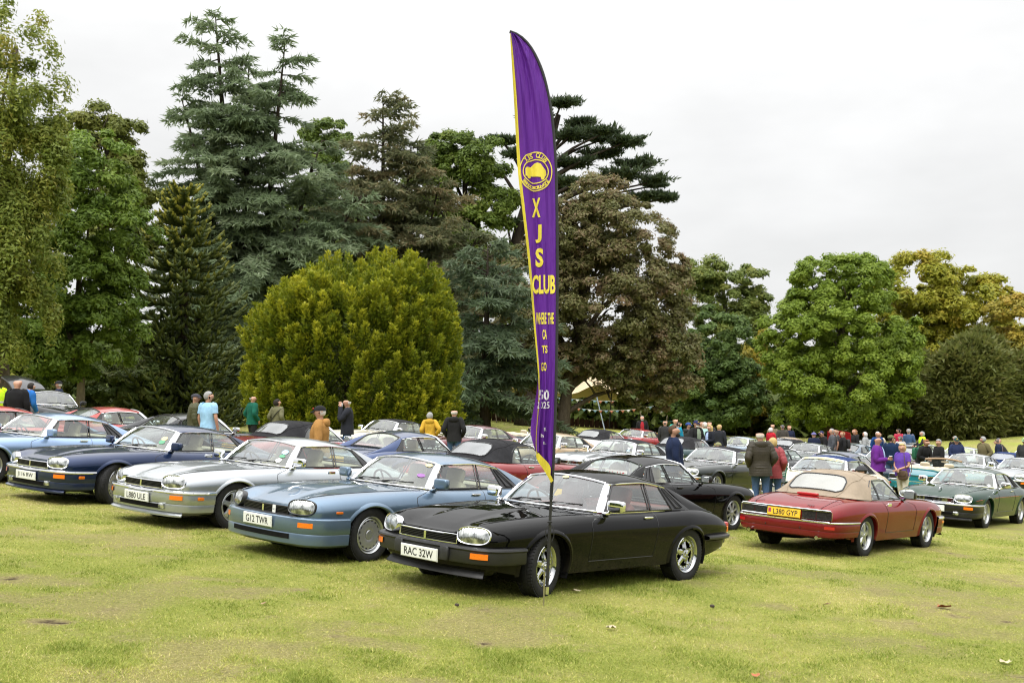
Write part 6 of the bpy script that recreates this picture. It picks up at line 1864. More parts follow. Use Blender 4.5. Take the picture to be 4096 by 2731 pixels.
# ------------------------------------------------------------------ fallen leaves and bits lying on the lawn
def build_litter():
    cols = [('leaf_orange', (.34, .11, .04)), ('leaf_tan', (.30, .19, .10)), ('leaf_pale', (.40, .34, .22)), ('leaf_dark', (.05, .035, .025))]
    sp = [(4.96, 13.15, 0, .10, 'orange brown leaf lying in front of the burgundy convertible at the right'), (3.57, 12.8, 1, .05, 'small tan leaf on the grass right of the flag'), (2.0, 9.0, 0, .045, 'small orange leaf near the bottom edge right of the flag'), (2.22, 12.14, 3, .04, 'dark fir cone on the grass right of the black coupe'),
          (1.05, 10.57, 2, .06, 'pale curled leaf on the open grass below the flag pole'), (4.4, 10.2, 2, .06, 'pale leaf with a long stalk at the lower right'), (.85, 12.55, 2, .06, 'pale leaf lying by the front wheel of the black coupe'), (-2.05, 10.6, 1, .04, 'tan leaf on the grass in front of the sky blue coupe'), (1.75, 8.45, 2, .05, 'pale leaf at the bottom edge of the lawn'), (-.35, 11.2, 3, .035, 'dark fir cone in front of the black coupe')]
    for x, y, k, r, lb in sp:
        rs = random.Random(int(x * 100) + int(y * 1000))
        if k < 3:
            a = np.linspace(0, 6.283, 11, endpoint=False); rr = r * (.6 + .4 * np.abs(np.cos(a * 2.5)))
            V = [(0, 0, .012)] + [(q * math.cos(t), q * math.sin(t) * .7, .012 + rs.uniform(-.005, .03) * r / .07) for q, t in zip(rr, a)]
            m = MB().add(V, [(0, 1 + i, 1 + (i + 1) % 11) for i in range(11)]).mesh('fallen_leaf', 0)
        else:
            m = MB().rbox((0, 0, r * .4), (r * 1.5, r, r * .8), p=2.4, k=7).mesh('fir_cone')
        o = obj('fallen_leaf' if k < 3 else 'fir_cone', m, simple(cols[k][0], cols[k][1], .8, var=.25, vscale=30), loc=tuple(gpt(x, y, .008)), rot=(0, 0, rs.uniform(0, 6)))
        tag(o, lb, 'leaf' if k < 3 else 'cone', 'leaves and cones fallen on the lawn')
build_litter()
# ------------------------------------------------------------------ people
SKIN = simple('skin', (.44, .245, .165), .5, var=.08, vscale=12)
_cl = {}
def clothm(name, c, rough=.85, bump=.006, bs=45.0):
    k = 'cloth_' + name
    if k in MATS: return MATS[k]
    t = NT(k)
    n = t.noise(7.0, 4, .6); cc = t.ramp(n, [(.3, tuple(v * .78 for v in c)), (.7, tuple(min(1, v * 1.15) for v in c))])
    MATS[k] = t.done(t.bsdf(cc, rough, normal=t.bump(t.noise(bs, 3, .6), bump), spec=.25)); return MATS[k]
ARMS = {  # elbow, wrist, fingertip direction (x forward, y outwards, z) for a 1.75 m figure
    'down': ((-.02, .255, 1.14), (.05, .245, .89), (.02, 0, -1)), 'pocket': ((-.09, .29, 1.15), (.09, .215, .97), (.3, -.3, -.9)), 'fold': ((.04, .25, 1.15), (.25, .05, 1.10), (.3, -.9, .1)),
    'face': ((.17, .19, 1.20), (.17, .075, 1.50), (.1, -.3, .9)), 'cup': ((.0, .25, 1.13), (.24, .12, 1.14), (.9, -.3, .2)), 'hip': ((-.12, .36, 1.17), (.04, .21, 1.0), (.5, -.6, -.5)),
    'reach': ((.16, .23, 1.16), (.36, .17, 1.06), (.9, 0, -.4)), 'clasp': ((.04, .26, 1.12), (.24, .03, 1.02), (.4, -.8, -.3)), 'behind': ((-.14, .26, 1.15), (-.17, .06, .98), (-.1, -.9, -.3))}
HAIRC = dict(grey=(.30, .30, .295), white=(.62, .60, .57), dark=(.020, .015, .012), brown=(.075, .042, .022), blonde=(.50, .36, .15), ginger=(.25, .11, .04), steel=(.11, .11, .115))
PEOPLE = []
def person(label, x, y, h, face, top=('jacket', 'navy', (.012, .018, .045)), legs=('jeans', (.045, .085, .17)), hair='grey', cap=None, arms=('down', 'down'), lean=0.0, build=1.0, glasses=False, beard=None, bag=None, hold=None, woman=False, group='visitors among the parked cars', bald=False, extra=None, look=0.0, tall_hair=False, crouch=0.0, cat='person'):
    PEOPLE.append(dict(locals()))
def _rot_y(P, a, piv):
    P = np.asarray(P, float) - piv; c, s = math.cos(a), math.sin(a)
    Q = P.copy(); Q[..., 0] = c * P[..., 0] + s * P[..., 2]; Q[..., 2] = -s * P[..., 0] + c * P[..., 2]; return Q + piv
def skeleton(p):
    """joints of the posed figure in a 1.75 m frame (x = facing direction)"""
    wd = .92 if p['woman'] else 1.0
    J = dict(pelvis=(0, 0, .95), waist=(0, 0, 1.08), chest=(0, 0, 1.28), neck0=(-.01, 0, 1.44), neck1=(.005, 0, 1.53), skull=(.012, 0, 1.615), crown=(-.005, 0, 1.685))
    for s, n in ((1, 'L'), (-1, 'R')):
        e, w, d = ARMS[p['arms'][0 if s > 0 else 1]]
        J['sh' + n] = (0, s * .180 * wd, 1.415); J['el' + n] = (e[0], s * e[1] * wd, e[2]); J['wr' + n] = (w[0], s * w[1], w[2])
        st = .05 if s > 0 else -.05
        J['hip' + n] = (0, s * .095, .90); J['kn' + n] = (.02 + st * .6, s * .105, .49); J['an' + n] = (-.02 + st, s * .11, .085); J['toe' + n] = (.16 + st, s * .135, .035)
    J = {k: np.array(v, float) for k, v in J.items()}
    up = ['waist', 'chest', 'neck0', 'neck1', 'skull', 'crown', 'shL', 'shR', 'elL', 'elR', 'wrL', 'wrR']
    if p['lean']:
        for k in up: J[k] = _rot_y(J[k], p['lean'], np.array([0, 0, .95]))
    if p['crouch']:
        c = p['crouch']
        for k in list(J):
            if k[:2] not in ('an', 'to', 'kn'): J[k] = J[k] - np.array([.30 * c, 0, .58 * c])
        for n, s in (('L', 1), ('R', -1)): J['kn' + n] = np.array([.28 * c, s * .14, .46])
    return J
def skin_body(p):
    """one continuous surface grown from the skeleton; returns an object still carrying its modifiers"""
    J = p['J']; V, Ed, Rd = [], [], []
    b = p['build']
    def v(pos, rx, ry=None): V.append(tuple(pos)); Rd.append((rx, ry or rx)); return len(V) - 1
    pel = v(J['pelvis'], .115 * b); wai = v(J['waist'], .105 * b); che = v(J['chest'], .120 * b); n0 = v(J['neck0'], .062); n1 = v(J['neck1'], .052); sk = v(J['skull'], .100); cr = v(J['crown'], .088)
    Ed += [(pel, wai), (wai, che), (che, n0), (n0, n1), (n1, sk), (sk, cr)]
    L = math.radians(p['look']); hd = np.array([math.cos(L), math.sin(L), 0]); sd = np.array([-math.sin(L), math.cos(L), 0])
    q = J['skull'] + hd * .068 + np.array([0, 0, -.060]); j = v(q, .052); Ed.append((sk, j))
    nb = v(J['skull'] + hd * .098 + np.array([0, 0, -.006]), .017); Ed.append((sk, nb)); nt = v(J['skull'] + hd * .116 + np.array([0, 0, -.022]), .011); Ed.append((nb, nt))
    for s in (1, -1):
        e = v(J['skull'] + sd * s * .092 + np.array([0, 0, -.005]), .017); Ed.append((sk, e))
    for s, n in ((1, 'L'), (-1, 'R')):
        a = v(J['sh' + n], .062); m = v((J['sh' + n] + J['el' + n]) / 2, .048); e = v(J['el' + n], .041); w = v(J['wr' + n], .029)
        Ed += [(che, a), (a, m), (m, e), (e, w)]
        d = np.array(ARMS[p['arms'][0 if s > 0 else 1]][2], float); d[1] *= s; d /= np.linalg.norm(d)
        fw = J['wr' + n] - J['el' + n]; fw /= np.linalg.norm(fw); d = d * .6 + fw * .5; d /= np.linalg.norm(d)
        ac = np.cross(d, np.array([0, s * 1.0, .35])); ac /= np.linalg.norm(ac); nrm = np.cross(d, ac)
        pm = v(J['wr' + n] + d * .075, .030, .018); Ed.append((w, pm))
        for k, (o, l) in enumerate(((-.027, .066), (-.009, .076), (.009, .071), (.027, .056))):
            r0 = v(J['wr' + n] + d * .095 + ac * o, .0088); r1 = v(J['wr' + n] + d * (.098 + l * .55) + ac * o * 1.15 + nrm * .006, .0082); r2 = v(J['wr' + n] + d * (.095 + l) + ac * o * 1.15 + nrm * .022, .0070)
            Ed += [(pm, r0), (r0, r1), (r1, r2)]
        t0 = v(J['wr' + n] + d * .045 - ac * .034, .0105); t1 = v(J['wr' + n] + d * .088 - ac * .052 + nrm * .012, .0085); Ed += [(pm, t0), (t0, t1)]
        h = v(J['hip' + n], .092 * b); k1 = v(J['kn' + n], .056); a1 = v(J['an' + n], .040); to = v(J['toe' + n], .032)
        cf = v(J['kn' + n] * .62 + J['an' + n] * .38 + np.array([-.02, 0, 0]), .054)
        Ed += [(pel, h), (h, k1), (k1, cf), (cf, a1), (a1, to)]
    me = bpy.data.meshes.new('person_body'); me.from_pydata(V, Ed, [])
    o = bpy.data.objects.new('person_body', me); col.objects.link(o)
    m = o.modifiers.new('skin', 'SKIN'); m.use_smooth_shade = True
    for i, r in enumerate(Rd):
        me.skin_vertices[0].data[i].radius = r
    me.skin_vertices[0].data[0].use_root = True
    o.modifiers.new('sub', 'SUBSURF').levels = 1 if p['y'] < 46 else 0
    return o
def ringloft(cs, rx, ry, n=18, flat=None, noise=0.0, bumpz=None, seed=0):
    rs = np.random.default_rng(seed); a = np.linspace(0, 2 * math.pi, n, endpoint=False); G = []
    for i, c in enumerate(cs):
        k = 1 + noise * rs.normal(size=n) + (bumpz[i] if bumpz is not None else 0)
        G.append(np.stack([c[0] + rx[i] * np.cos(a) * k, c[1] + ry[i] * np.sign(np.sin(a)) * np.abs(np.sin(a))**.85 * k, np.full(n, c[2])], 1))
    return np.array(G)
def dress(p, root):
    J = p['J']; b = p['build']; kind, cn, cc = p['top']; seed = int(abs(p['x']) * 97 + p['y'] * 31) % 9973
    mat = clothm(cn, cc, .9 if kind != 'puffer' else .55)
    thick = dict(jacket=.024, shirt=.010, tee=.010, puffer=.045, vest=.026, fleece=.022, coat=.030)[kind]
    hem = dict(jacket=.83, shirt=.86, tee=.84, puffer=.76, vest=.84, fleece=.86, coat=.62)[kind]
    nr = 26 if kind == 'puffer' else 15
    zs = np.r_[hem, np.linspace(hem + .008, 1.40, nr), 1.445, 1.475, 1.49]
    rx = np.interp(zs, [.6, .82, .95, 1.08, 1.28, 1.40, 1.445, 1.475, 1.495], [.155, .150, .142, .128, .138, .108, .086, .070, .064]) * (1 + (b - 1) * np.interp(zs, [.8, 1.05, 1.4], [1, 1.3, .3])) + thick
    ry = np.interp(zs, [.6, .82, .95, 1.08, 1.28, 1.40, 1.445, 1.475, 1.495], [.205, .198, .190, .172, .200, .205, .150, .092, .070]) * (.93 if p['woman'] else 1) * (1 + (b - 1) * .8) + thick * .8
    cx = np.interp(zs, [.8, 1.05, 1.3, 1.45], [0, .02 * (b > 1.05), .005, -.01])
    bz = .035 * np.sin(zs * 2 * math.pi / .058) if kind == 'puffer' else .012 * np.sin(zs * 19 + seed)
    G = ringloft([(x, 0, z) for x, z in zip(cx, zs)], rx, ry, 18, noise=.010, bumpz=bz, seed=seed)
    sh = np.array([0, 0, .95])
    below = zs < .95
    if p['lean']:
        f = np.clip((zs - .85) / .2, 0, 1)
        for i in range(len(zs)): G[i] = _rot_y(G[i], p['lean'] * f[i], sh)
    if p['crouch']: G -= np.array([.30 * p['crouch'], 0, .58 * p['crouch']])
    mb = MB().grid(G, wrap=True)
    for n in 'LR':
        s_, e, w = J['sh' + n], J['el' + n], J['wr' + n]
        inn = s_ + (J['chest'] - s_) * .28 + np.array([0, 0, .05])
        if kind == 'tee':
            mid = s_ + (e - s_) * .62; mb.tube(spline([inn, s_, (s_ + mid) / 2, mid], 7), [.075, .080, .078, .074, .070, .068, .066], 10)
        elif kind == 'vest':
            mb.tube(spline([inn, s_, s_ + (e - s_) * .18], 5), [.082, .086, .084, .080, .078], 10)
        else:
            pts = spline([inn, s_, (s_ + e) / 2 + np.array([0, 0, -.005]), e, (e + w) / 2, w + (w - e) * .03], 15 if kind != 'puffer' else 26)
            r = np.interp(np.linspace(0, 1, len(pts)), [0, .2, .45, .65, 1], [.070, .074, .062, .056, .044]) + thick * .55
            r = r * (1 + (.06 * np.sin(np.arange(len(pts)) * 1.9) if kind == 'puffer' else .03 * np.sin(np.arange(len(pts)) * 2.3 + seed)))
            mb.tube(pts, r, 10)
    nm = dict(jacket='jacket', shirt='shirt', tee='t_shirt', puffer='quilted_jacket', vest='hi_vis_vest', fleece='fleece', coat='coat')[kind]
    o = obj(nm, mb.mesh(nm, 60), mat, root)
    if kind in ('jacket', 'coat', 'puffer', 'fleece'):
        c0 = J['neck0'] + np.array([0, 0, .03]); a = np.linspace(0, 6.283, 15)
        obj('collar', MB().tube([c0 + np.array([.072 * math.cos(t) - .006, .082 * math.sin(t), .020 * (1 - math.cos(t)) * .5]) for t in a], .020, 6, cap=False).mesh('collar'), mat, o)
    ex = p['extra'] or ()
    if 'hood' in ex:
        obj('hood', MB().rbox(J['neck0'] + np.array([-.10, 0, .0]), (.13, .30, .16), p=2.6, k=8).mesh('hood'), mat, o)
    if 'open_red' in ex or 'open_sage' in ex or 'open_pink' in ex or 'open_blue' in ex:
        k = [q for q in ex if q.startswith('open_')][0]; c = dict(open_red=(.35, .02, .03), open_sage=(.22, .27, .20), open_pink=(.62, .42, .45), open_blue=(.38, .50, .75))[k]
        gg = []
        for z in np.linspace(.92, 1.46, 8):
            gg.append([_rot_y(np.array([float(np.interp(z, zs, rx)) * math.cos(t) + .012, float(np.interp(z, zs, ry)) * math.sin(t), z]), p['lean'], sh) for t in np.linspace(-.42, .42, 6) * (1 if z < 1.35 else .75)])
        obj('shirt_front', MB().grid(gg).mesh('shirt_front'), clothm(k, c), o)
    if kind == 'vest':
        for z in (1.02, 1.16):
            i = int(np.argmin(abs(zs - z))); obj('reflective_band', MB().grid(np.array([G[i] * [1.02, 1.02, 1] + [0, 0, .022], G[i] * [1.02, 1.02, 1] - [0, 0, .022]]), wrap=True).mesh('reflective_band'), clothm('reflective_grey', (.6, .6, .58)), o)
        mb2 = MB()
        for n in 'LR':
            s_, e, w = J['sh' + n], J['el' + n], J['wr' + n]; mb2.tube(spline([s_ + (e - s_) * .12, (s_ + e) / 2, e, (e + w) / 2, w], 11), np.linspace(.074, .050, 11), 9)
        obj('sleeves', mb2.mesh('sleeves'), clothm('dark_sleeve', (.015, .017, .022)), root)
    # trousers and shoes
    ln, lc = p['legs']; lm = clothm(ln, lc); mb = MB()
    off = J['pelvis'] - np.array([0, 0, .95])
    zt = np.array([.80, .86, .93, 1.0]); G2 = ringloft([(off[0], 0, z + off[2]) for z in zt], np.array([.10, .135, .138, .128]) * (1 + (b - 1)), np.array([.175, .187, .184, .172]) * (1 + (b - 1) * .8), 16, seed=seed)
    mb.grid(G2, wrap=True)
    for n in 'LR':
        pts = spline([J['hip' + n] + np.array([0, 0, .0]), J['kn' + n] * .5 + J['hip' + n] * .5, J['kn' + n], J['kn' + n] * .5 + J['an' + n] * .5 + np.array([-.012, 0, 0]), J['an' + n] + np.array([0, 0, -.02])], 13)
        mb.tube(pts, np.interp(np.linspace(0, 1, 13), [0, .25, .5, .75, 1], [.108, .096, .074, .068, .062]) * (1 + .03 * np.sin(np.arange(13) * 2.1 + seed)), 10)
        sh_ = MB().rbox((J['an' + n] + J['toe' + n]) / 2 + np.array([-.01, 0, -.018]), (.285, .105, .095), p=3.2, k=8)
        obj('shoe', sh_.mesh('shoe'), clothm('shoe_dark', (.03, .024, .02)), root)
    obj('trousers', mb.mesh('trousers', 60), lm, root)
def head_parts(p, root):
    J = p['J']; c = J['skull']; L = math.radians(p['look'])
    Rz = np.array([[math.cos(L), -math.sin(L), 0], [math.sin(L), math.cos(L), 0], [0, 0, 1]])
    def shell(th0, th1, ph, r, lift=0.0, pw=1.0):
        G = []
        for t in np.linspace(th0, th1, 7):
            G.append([c + Rz @ np.array([r[0] * math.cos(t) * math.cos(f) - .008, r[1] * math.cos(t) * math.sin(f), r[2] * math.sin(t) + .022 + lift]) for f in ph])
        return np.array(G)
    if p['hair']:
        hm = clothm('hair_' + p['hair'], HAIRC[p['hair']], .7, .012, 60)
        ph = np.linspace(R(98), R(262), 18)
        mb = MB()
        if p['bald']:
            mb.grid(shell(R(-38), R(6), ph, (.099, .093, .096)))
        else:
            mb.grid(shell(R(-42), R(20), ph, (.107, .100, .108)))
            mb.grid(shell(R(20), R(90), np.linspace(R(70), R(290), 20), (.107, .100, .109)))
            mb.grid(shell(R(36), R(90), np.linspace(R(-72), R(72), 12), (.106, .100, .109)))
            if p['woman'] or p['tall_hair']:
                mb.rbox(c + Rz @ np.array([-.04, 0, .0]), (.17, .22, .22), p=2.4, k=9)
        if 'long_hair' in (p['extra'] or ()):
            mb.rbox(c + Rz @ np.array([-.055, 0, -.085]), (.12, .21, .26), p=2.6, k=9)
        obj('hair', mb.mesh('hair', 60), hm, root)
    if p['cap']:
        style, cname, cc = p['cap']; cm = clothm('cap_' + cname, cc)
        mb = MB().grid(shell(R(8), R(90), np.linspace(0, 2 * math.pi, 21), (.118, .108, .110 if style != 'flat' else .085), .006))
        if style != 'wool':
            G = [[c + Rz @ np.array([.085 + (.085 if style == 'peak' else .05) * u * math.cos(f), (.092 - .015 * u) * math.sin(f) * 1.02, .045 - .030 * u]) for f in np.linspace(R(-75), R(75), 9)] for u in np.linspace(0, 1, 4)]
            mb.grid(np.array(G)).grid(np.array(G) - np.array([0, 0, .008]))
        else:
            mb.rbox(c + np.array([-.01, 0, .045]), (.25, .235, .07), p=3, k=7)
        o = obj('cap' if style != 'wool' else 'woolly_hat', mb.mesh('cap', 60), cm, root)
        if style == 'peak': obj('cap_badge', MB().rbox(c + Rz @ np.array([.110, 0, .075]), (.02, .06, .035), p=3, k=6).mesh('cap_badge'), clothm('cap_badge_' + ('red' if cname == 'black' else 'gold'), (.5, .05, .05) if cname == 'black' else (.6, .42, .08)), o)
    if p['y'] < 48:
        for s in (1, -1):
            obj('eye', MB().rbox(c + Rz @ np.array([.083, s * .033, .008]), (.016, .024, .013), p=2.4, k=6).mesh('eye'), clothm('eye_dark', (.02, .015, .012)), root)
        obj('mouth', MB().rbox(c + Rz @ np.array([.099, 0, -.062]), (.012, .045, .010), p=2.4, k=6).mesh('mouth'), clothm('lip', (.28, .10, .08)), root)
    if p['beard']:
        mb = MB().rbox(c + Rz @ np.array([.062, 0, -.075]), (.085, .125, .075), p=2.6, k=8)
        obj('beard', mb.mesh('beard'), clothm('hair_' + p['beard'], HAIRC[p['beard']]), root)
    if p['glasses']:
        mb = MB()
        for s in (1, -1):
            mb.tube([c + Rz @ np.array([.102, s * .034 + .024 * math.cos(t), .008 + .017 * math.sin(t)]) for t in np.linspace(0, 6.283, 13)], .0035, 5, cap=False)
            mb.tube([c + Rz @ np.array([.100, s * .058, .012]), c + Rz @ np.array([.0, s * .094, .012])], .003, 4)
        obj('glasses', mb.mesh('glasses'), TRIMB, root)
def build_people():
    bodies = []
    for p in PEOPLE:
        p['J'] = skeleton(p); bodies.append(skin_body(p))
    dg = bpy.context.evaluated_depsgraph_get(); dg.update()
    done = [bpy.data.meshes.new_from_object(o.evaluated_get(dg)) for o in bodies]
    for o in bodies:
        m = o.data; bpy.data.objects.remove(o); bpy.data.meshes.remove(m)
    for p, me in zip(PEOPLE, done):
        k = p['h'] / 1.735
        if p['crouch']: k = 1.0
        if p['lean'] > .2: k = 1.0
        g = gpt(p['x'], p['y'], 0)
        root = empty('person', tuple(g), R(p['face'])); root.scale = (k, k, k)
        tag(root, p['label'], p['cat'], p['group'])
        me.name = 'body'; obj('body', me, SKIN, root)
        dress(p, root); head_parts(p, root)
        bag = p['bag']; J = p['J']
        if bag:
            style, bc = bag; bm = clothm('bag_' + style + str(bc), bc, .6)
            z = J['hipR'][2]
            if style == 'strap':
                a = np.linspace(0, 6.283, 25)
                obj('bag_strap', MB().tube([np.array([.178 * math.cos(t), .24 * math.sin(t), 1.17 - .27 * math.sin(t)]) for t in a], .012, 5, cap=False).mesh('bag_strap'), bm, root)
            if style in ('shoulder',):
                B = empty('handbag', tuple(g), R(p['face'])); B.scale = (k, k, k)
                tag(B, 'brown leather shoulder bag hanging from the woman in the purple polo shirt', 'bag')
                obj('pouch', MB().rbox((.16, .12, .86), (.12, .30, .27), p=4, k=10).mesh('pouch'), bm, B)
                obj('flap', MB().rbox((.225, .12, .92), (.03, .28, .17), p=4, k=8).mesh('flap'), bm, B)
                obj('strap', MB().tube(spline([(.15, .25, .95), (.17, .20, 1.2), (.07, .10, 1.46), (-.08, -.02, 1.44), (-.16, .15, 1.2), (.02, .30, .95)], 24), .011, 5).mesh('strap'), bm, B)
            if style == 'pack':
                B = empty('backpack', tuple(g), R(p['face'])); B.scale = (k, k, k)
                tag(B, p['label'].split(' ')[0] and ('backpack worn by the ' + p['extra'][-1]), 'backpack')
                obj('sack', MB().rbox((-.22, 0, 1.20), (.17, .30, .42), p=4, k=10).mesh('sack'), bm, B)
                for s in (1, -1): obj('strap', MB().tube(spline([(-.16, s * .11, 1.36), (-.02, s * .12, 1.46), (.13, s * .12, 1.32), (.05, s * .16, 1.08)], 12), .014, 5).mesh('strap'), bm, B)
        if p['hold'] == 'cup':
            w = J['wrR']; B = empty('coffee_cup', tuple(g), R(p['face'])); B.scale = (k, k, k)
            tag(B, 'paper coffee cup held by the man in the purple jacket', 'cup')
            cpos = w + np.array([.10, .03, .03])
            obj('cup', MB().lathe([(-.055, .001), (-.055, .029), (.05, .040), (.05, .036)], 14, 'Z', cpos).mesh('cup'), clothm('cup_brown', (.30, .18, .10)), B)
            obj('lid', MB().lathe([(.048, .043), (.060, .042), (.064, .030), (.064, .001)], 14, 'Z', cpos).mesh('lid'), PLW, B)
        if p['hold'] == 'tissue':
            B = empty('handkerchief', tuple(g), R(p['face'])); B.scale = (k, k, k)
            tag(B, 'crumpled white handkerchief at the nose of the man in glasses', 'handkerchief')
            mb = MB().rbox(J['skull'] + np.array([.135, .0, -.055]), (.07, .10, .12), p=2.5, k=9); mb.rbox(J['skull'] + np.array([.145, .015, -.14]), (.035, .07, .12), p=2.2, k=8)
            obj('cloth', mb.mesh('cloth'), PLW, B)
NAVY = (.012, .018, .045); BLKC = (.014, .014, .015); JEANS = ('jeans', (.045, .085, .17)); DKT = ('dark_trousers', (.014, .014, .016)); STONE = ('stone_trousers', (.40, .35, .27))
person('man in a bright yellow safety vest at the left edge', -12.04, 28.0, 1.77, -60, ('vest', 'hi_vis', (.55, .85, .02)), hair='white', arms=('pocket', 'down'))
person('bald man in a black fleece seen from behind near the left edge', -11.11, 27.0, 1.79, 80, ('fleece', 'black_fleece', (.008, .008, .009)), DKT, hair=None, arms=('cup', 'down'), build=1.18)
person('man in a black cap behind the open hatchback', -13.78, 36.5, 1.74, 190, ('jacket', 'navy', NAVY), hair='white', bald=True, cap=('peak', 'dark', (.012, .012, .014)), arms=('fold', 'fold'))
person('grey haired man peering over the raised tailgate', -15.3, 37.3, 1.79, -90, ('jacket', 'charcoal', (.03, .03, .032)), hair='steel')
person('person in a bright blue jacket bending beside the hatchback', -13.25, 32.4, 1.6, 60, ('jacket', 'bright_blue', (.02, .13, .42)), DKT, hair='dark', lean=.5, arms=('reach', 'reach'))
person('man in an olive quilted jacket and dark flat cap', -7.12, 27.35, 1.72, 20, ('puffer', 'olive_quilt', (.060, .062, .026)), JEANS, hair='steel', bald=True, cap=('flat', 'slate', (.035, .035, .045)), arms=('pocket', 'down'), look=-35)
person('grey haired man in a light blue T-shirt', -6.72, 26.95, 1.78, 60, ('tee', 'sky_tee', (.30, .52, .72)), JEANS, hair='grey', arms=('down', 'down'), look=-30)
person('man in a green bomber jacket and black trousers', -7.67, 36.0, 1.72, 40, ('jacket', 'bottle_green', (.005, .085, .055)), DKT, hair='grey', bald=True, arms=('pocket', 'pocket'), look=-50)
person('dark haired woman in a khaki jacket with a bag strap across her back', -6.95, 36.2, 1.64, 60, ('jacket', 'khaki', (.14, .135, .075)), DKT, hair='dark', woman=True, arms=('pocket', 'pocket'), bag=('strap', (.02, .02, .02)), look=-45)
person('man in a black cap and tan jacket behind the silver coupe', -3.15, 20.6, 1.69, 178, ('jacket', 'camel', (.36, .185, .055)), STONE, hair='white', cap=('peak', 'black', (.010, .010, .012)), arms=('down', 'down'), build=1.1, extra=('open_blue', 'hood'), look=8)
person('bald man in a dark jacket holding a white handkerchief to his face', -4.11, 31.15, 1.83, 190, ('jacket', 'dark_navy', (.018, .020, .027)), JEANS, hair='white', bald=True, glasses=True, arms=('face', 'face'), hold='tissue')
person('short grey haired woman in a mustard yellow hooded jacket', -2.21, 35.4, 1.56, 88, ('jacket', 'mustard', (.52, .31, .035)), DKT, hair='grey', arms=('pocket', 'hip'), extra=('hood',), woman=True)
person('balding man in a black hooded jacket and blue jeans', -1.37, 33.0, 1.73, 85, ('jacket', 'black', BLKC), JEANS, hair='white', bald=True, arms=('pocket', 'pocket'), extra=('hood',))
person('bearded man in a red shirt and open black jacket by the tent', 7.15, 61.5, 1.84, -95, ('jacket', 'black', BLKC), DKT, hair='grey', beard='grey', arms=('down', 'down'), extra=('open_red',))
person('man in a dark grey jacket seen from behind near the green hut', 6.81, 50.0, 1.73, 75, ('jacket', 'charcoal', (.05, .052, .06)), JEANS, hair='steel', bald=True)
person('man in a teal anorak leaning over a car', 7.06, 49.0, 1.70, 30, ('jacket', 'teal_anorak', (.01, .20, .33)), DKT, hair='dark', lean=.35, arms=('reach', 'reach'))
person('bald man in a bright turquoise top behind the teal anorak', 7.67, 53.0, 1.83, -70, ('jacket', 'turq', (.02, .45, .38)), DKT, hair=None)
person('bearded man in a navy fleece walking behind the spoiler coupe', 3.37, 23.0, 1.76, 5, ('fleece', 'navy_fleece', (.010, .018, .050)), DKT, hair='brown', beard='dark', arms=('down', 'down'), build=1.06, look=-22)
person('man in a royal blue cap and grey black jacket', 6.87, 44.0, 1.73, 20, ('jacket', 'slate', (.035, .036, .036)), DKT, hair='dark', bald=True, cap=('peak', 'royal', (.02, .05, .20)), arms=('fold', 'fold'), look=-25, extra=('hood',))
person('white bearded man in a navy and yellow cap with clasped hands', 7.01, 43.0, 1.83, -60, ('jacket', 'black', BLKC), DKT, hair='white', beard='white', bald=True, cap=('peak', 'navy', (.015, .02, .08)), arms=('clasp', 'clasp'), extra=('open_sage',))
person('balding man in a beige jacket at the back of the group', 8.34, 50.0, 1.80, 30, ('jacket', 'beige', (.42, .37, .29)), STONE, hair='brown', bald=True)
person('white haired person in a pale mint jacket seen from behind', 7.83, 46.0, 1.78, 95, ('jacket', 'mint', (.36, .58, .54)), JEANS, hair='white')
person('brown haired man behind the mint jacket', 9.03, 52.0, 1.80, -90, ('jacket', 'charcoal', (.05, .052, .06)), DKT, hair='brown')
person('woman with long blonde hair in a black jacket looking down', 7.75, 44.4, 1.70, -150, ('jacket', 'black_navy', (.012, .014, .020)), DKT, hair='blonde', woman=True, arms=('fold', 'down'), extra=('long_hair', 'open_blue'))
person('person in a dark padded jacket behind the blonde woman', 8.75, 48.0, 1.72, 60, ('jacket', 'dark_navy', (.018, .020, .027)), DKT, hair='blonde')
person('man in a camouflage cap crouching beside the dark green coupe', 6.67, 38.3, 1.15, 180, ('jacket', 'olive_drab', (.07, .075, .035)), DKT, hair='brown', cap=('peak', 'camo', (.22, .22, .11)), crouch=1.0, arms=('fold', 'fold'))
person('brown haired person crouching behind the silver coupe with round lights', 5.03, 37.4, 1.15, 200, ('jacket', 'charcoal', (.05, .052, .06)), DKT, hair='brown', crouch=1.0, arms=('fold', 'fold'))
person('balding man in a brown quilted jacket and jeans seen from behind', 5.68, 25.9, 1.74, 92, ('puffer', 'brown_quilt', (.040, .034, .024)), JEANS, hair='white', bald=True, arms=('pocket', 'pocket'), build=1.12, extra=('hood',))
person('curly blonde woman in a dusty red quilted jacket', 6.08, 26.45, 1.60, 75, ('puffer', 'red_quilt', (.26, .048, .055)), JEANS, hair='blonde', woman=True, arms=('pocket', 'pocket'))
person('man in a tan jacket by the plane tree with glasses on his head', 14.5, 63.86, 1.84, -110, ('jacket', 'tan', (.17, .14, .085)), DKT, hair='ginger', bald=True, arms=('fold', 'down'))
person('white haired woman in a scarlet jacket', 12.64, 56.0, 1.70, 40, ('jacket', 'scarlet', (.42, .012, .025)), DKT, hair='white', woman=True, arms=('fold', 'fold'))
person('man in a dark brown jacket seen from behind by the plane tree', 14.34, 60.9, 1.84, 85, ('jacket', 'dark_brown', (.055, .050, .042)), DKT, hair='steel')
person('man in a navy jacket partly hidden behind the brown jacketed man', 14.85, 61.6, 1.82, -80, ('jacket', 'navy', NAVY), DKT, hair='ginger')
person('person in a purple woolly hat with white fur collar', 13.28, 50.6, 1.63, 90, ('coat', 'navy', NAVY), DKT, hair=None, cap=('wool', 'lilac', (.14, .13, .32)))
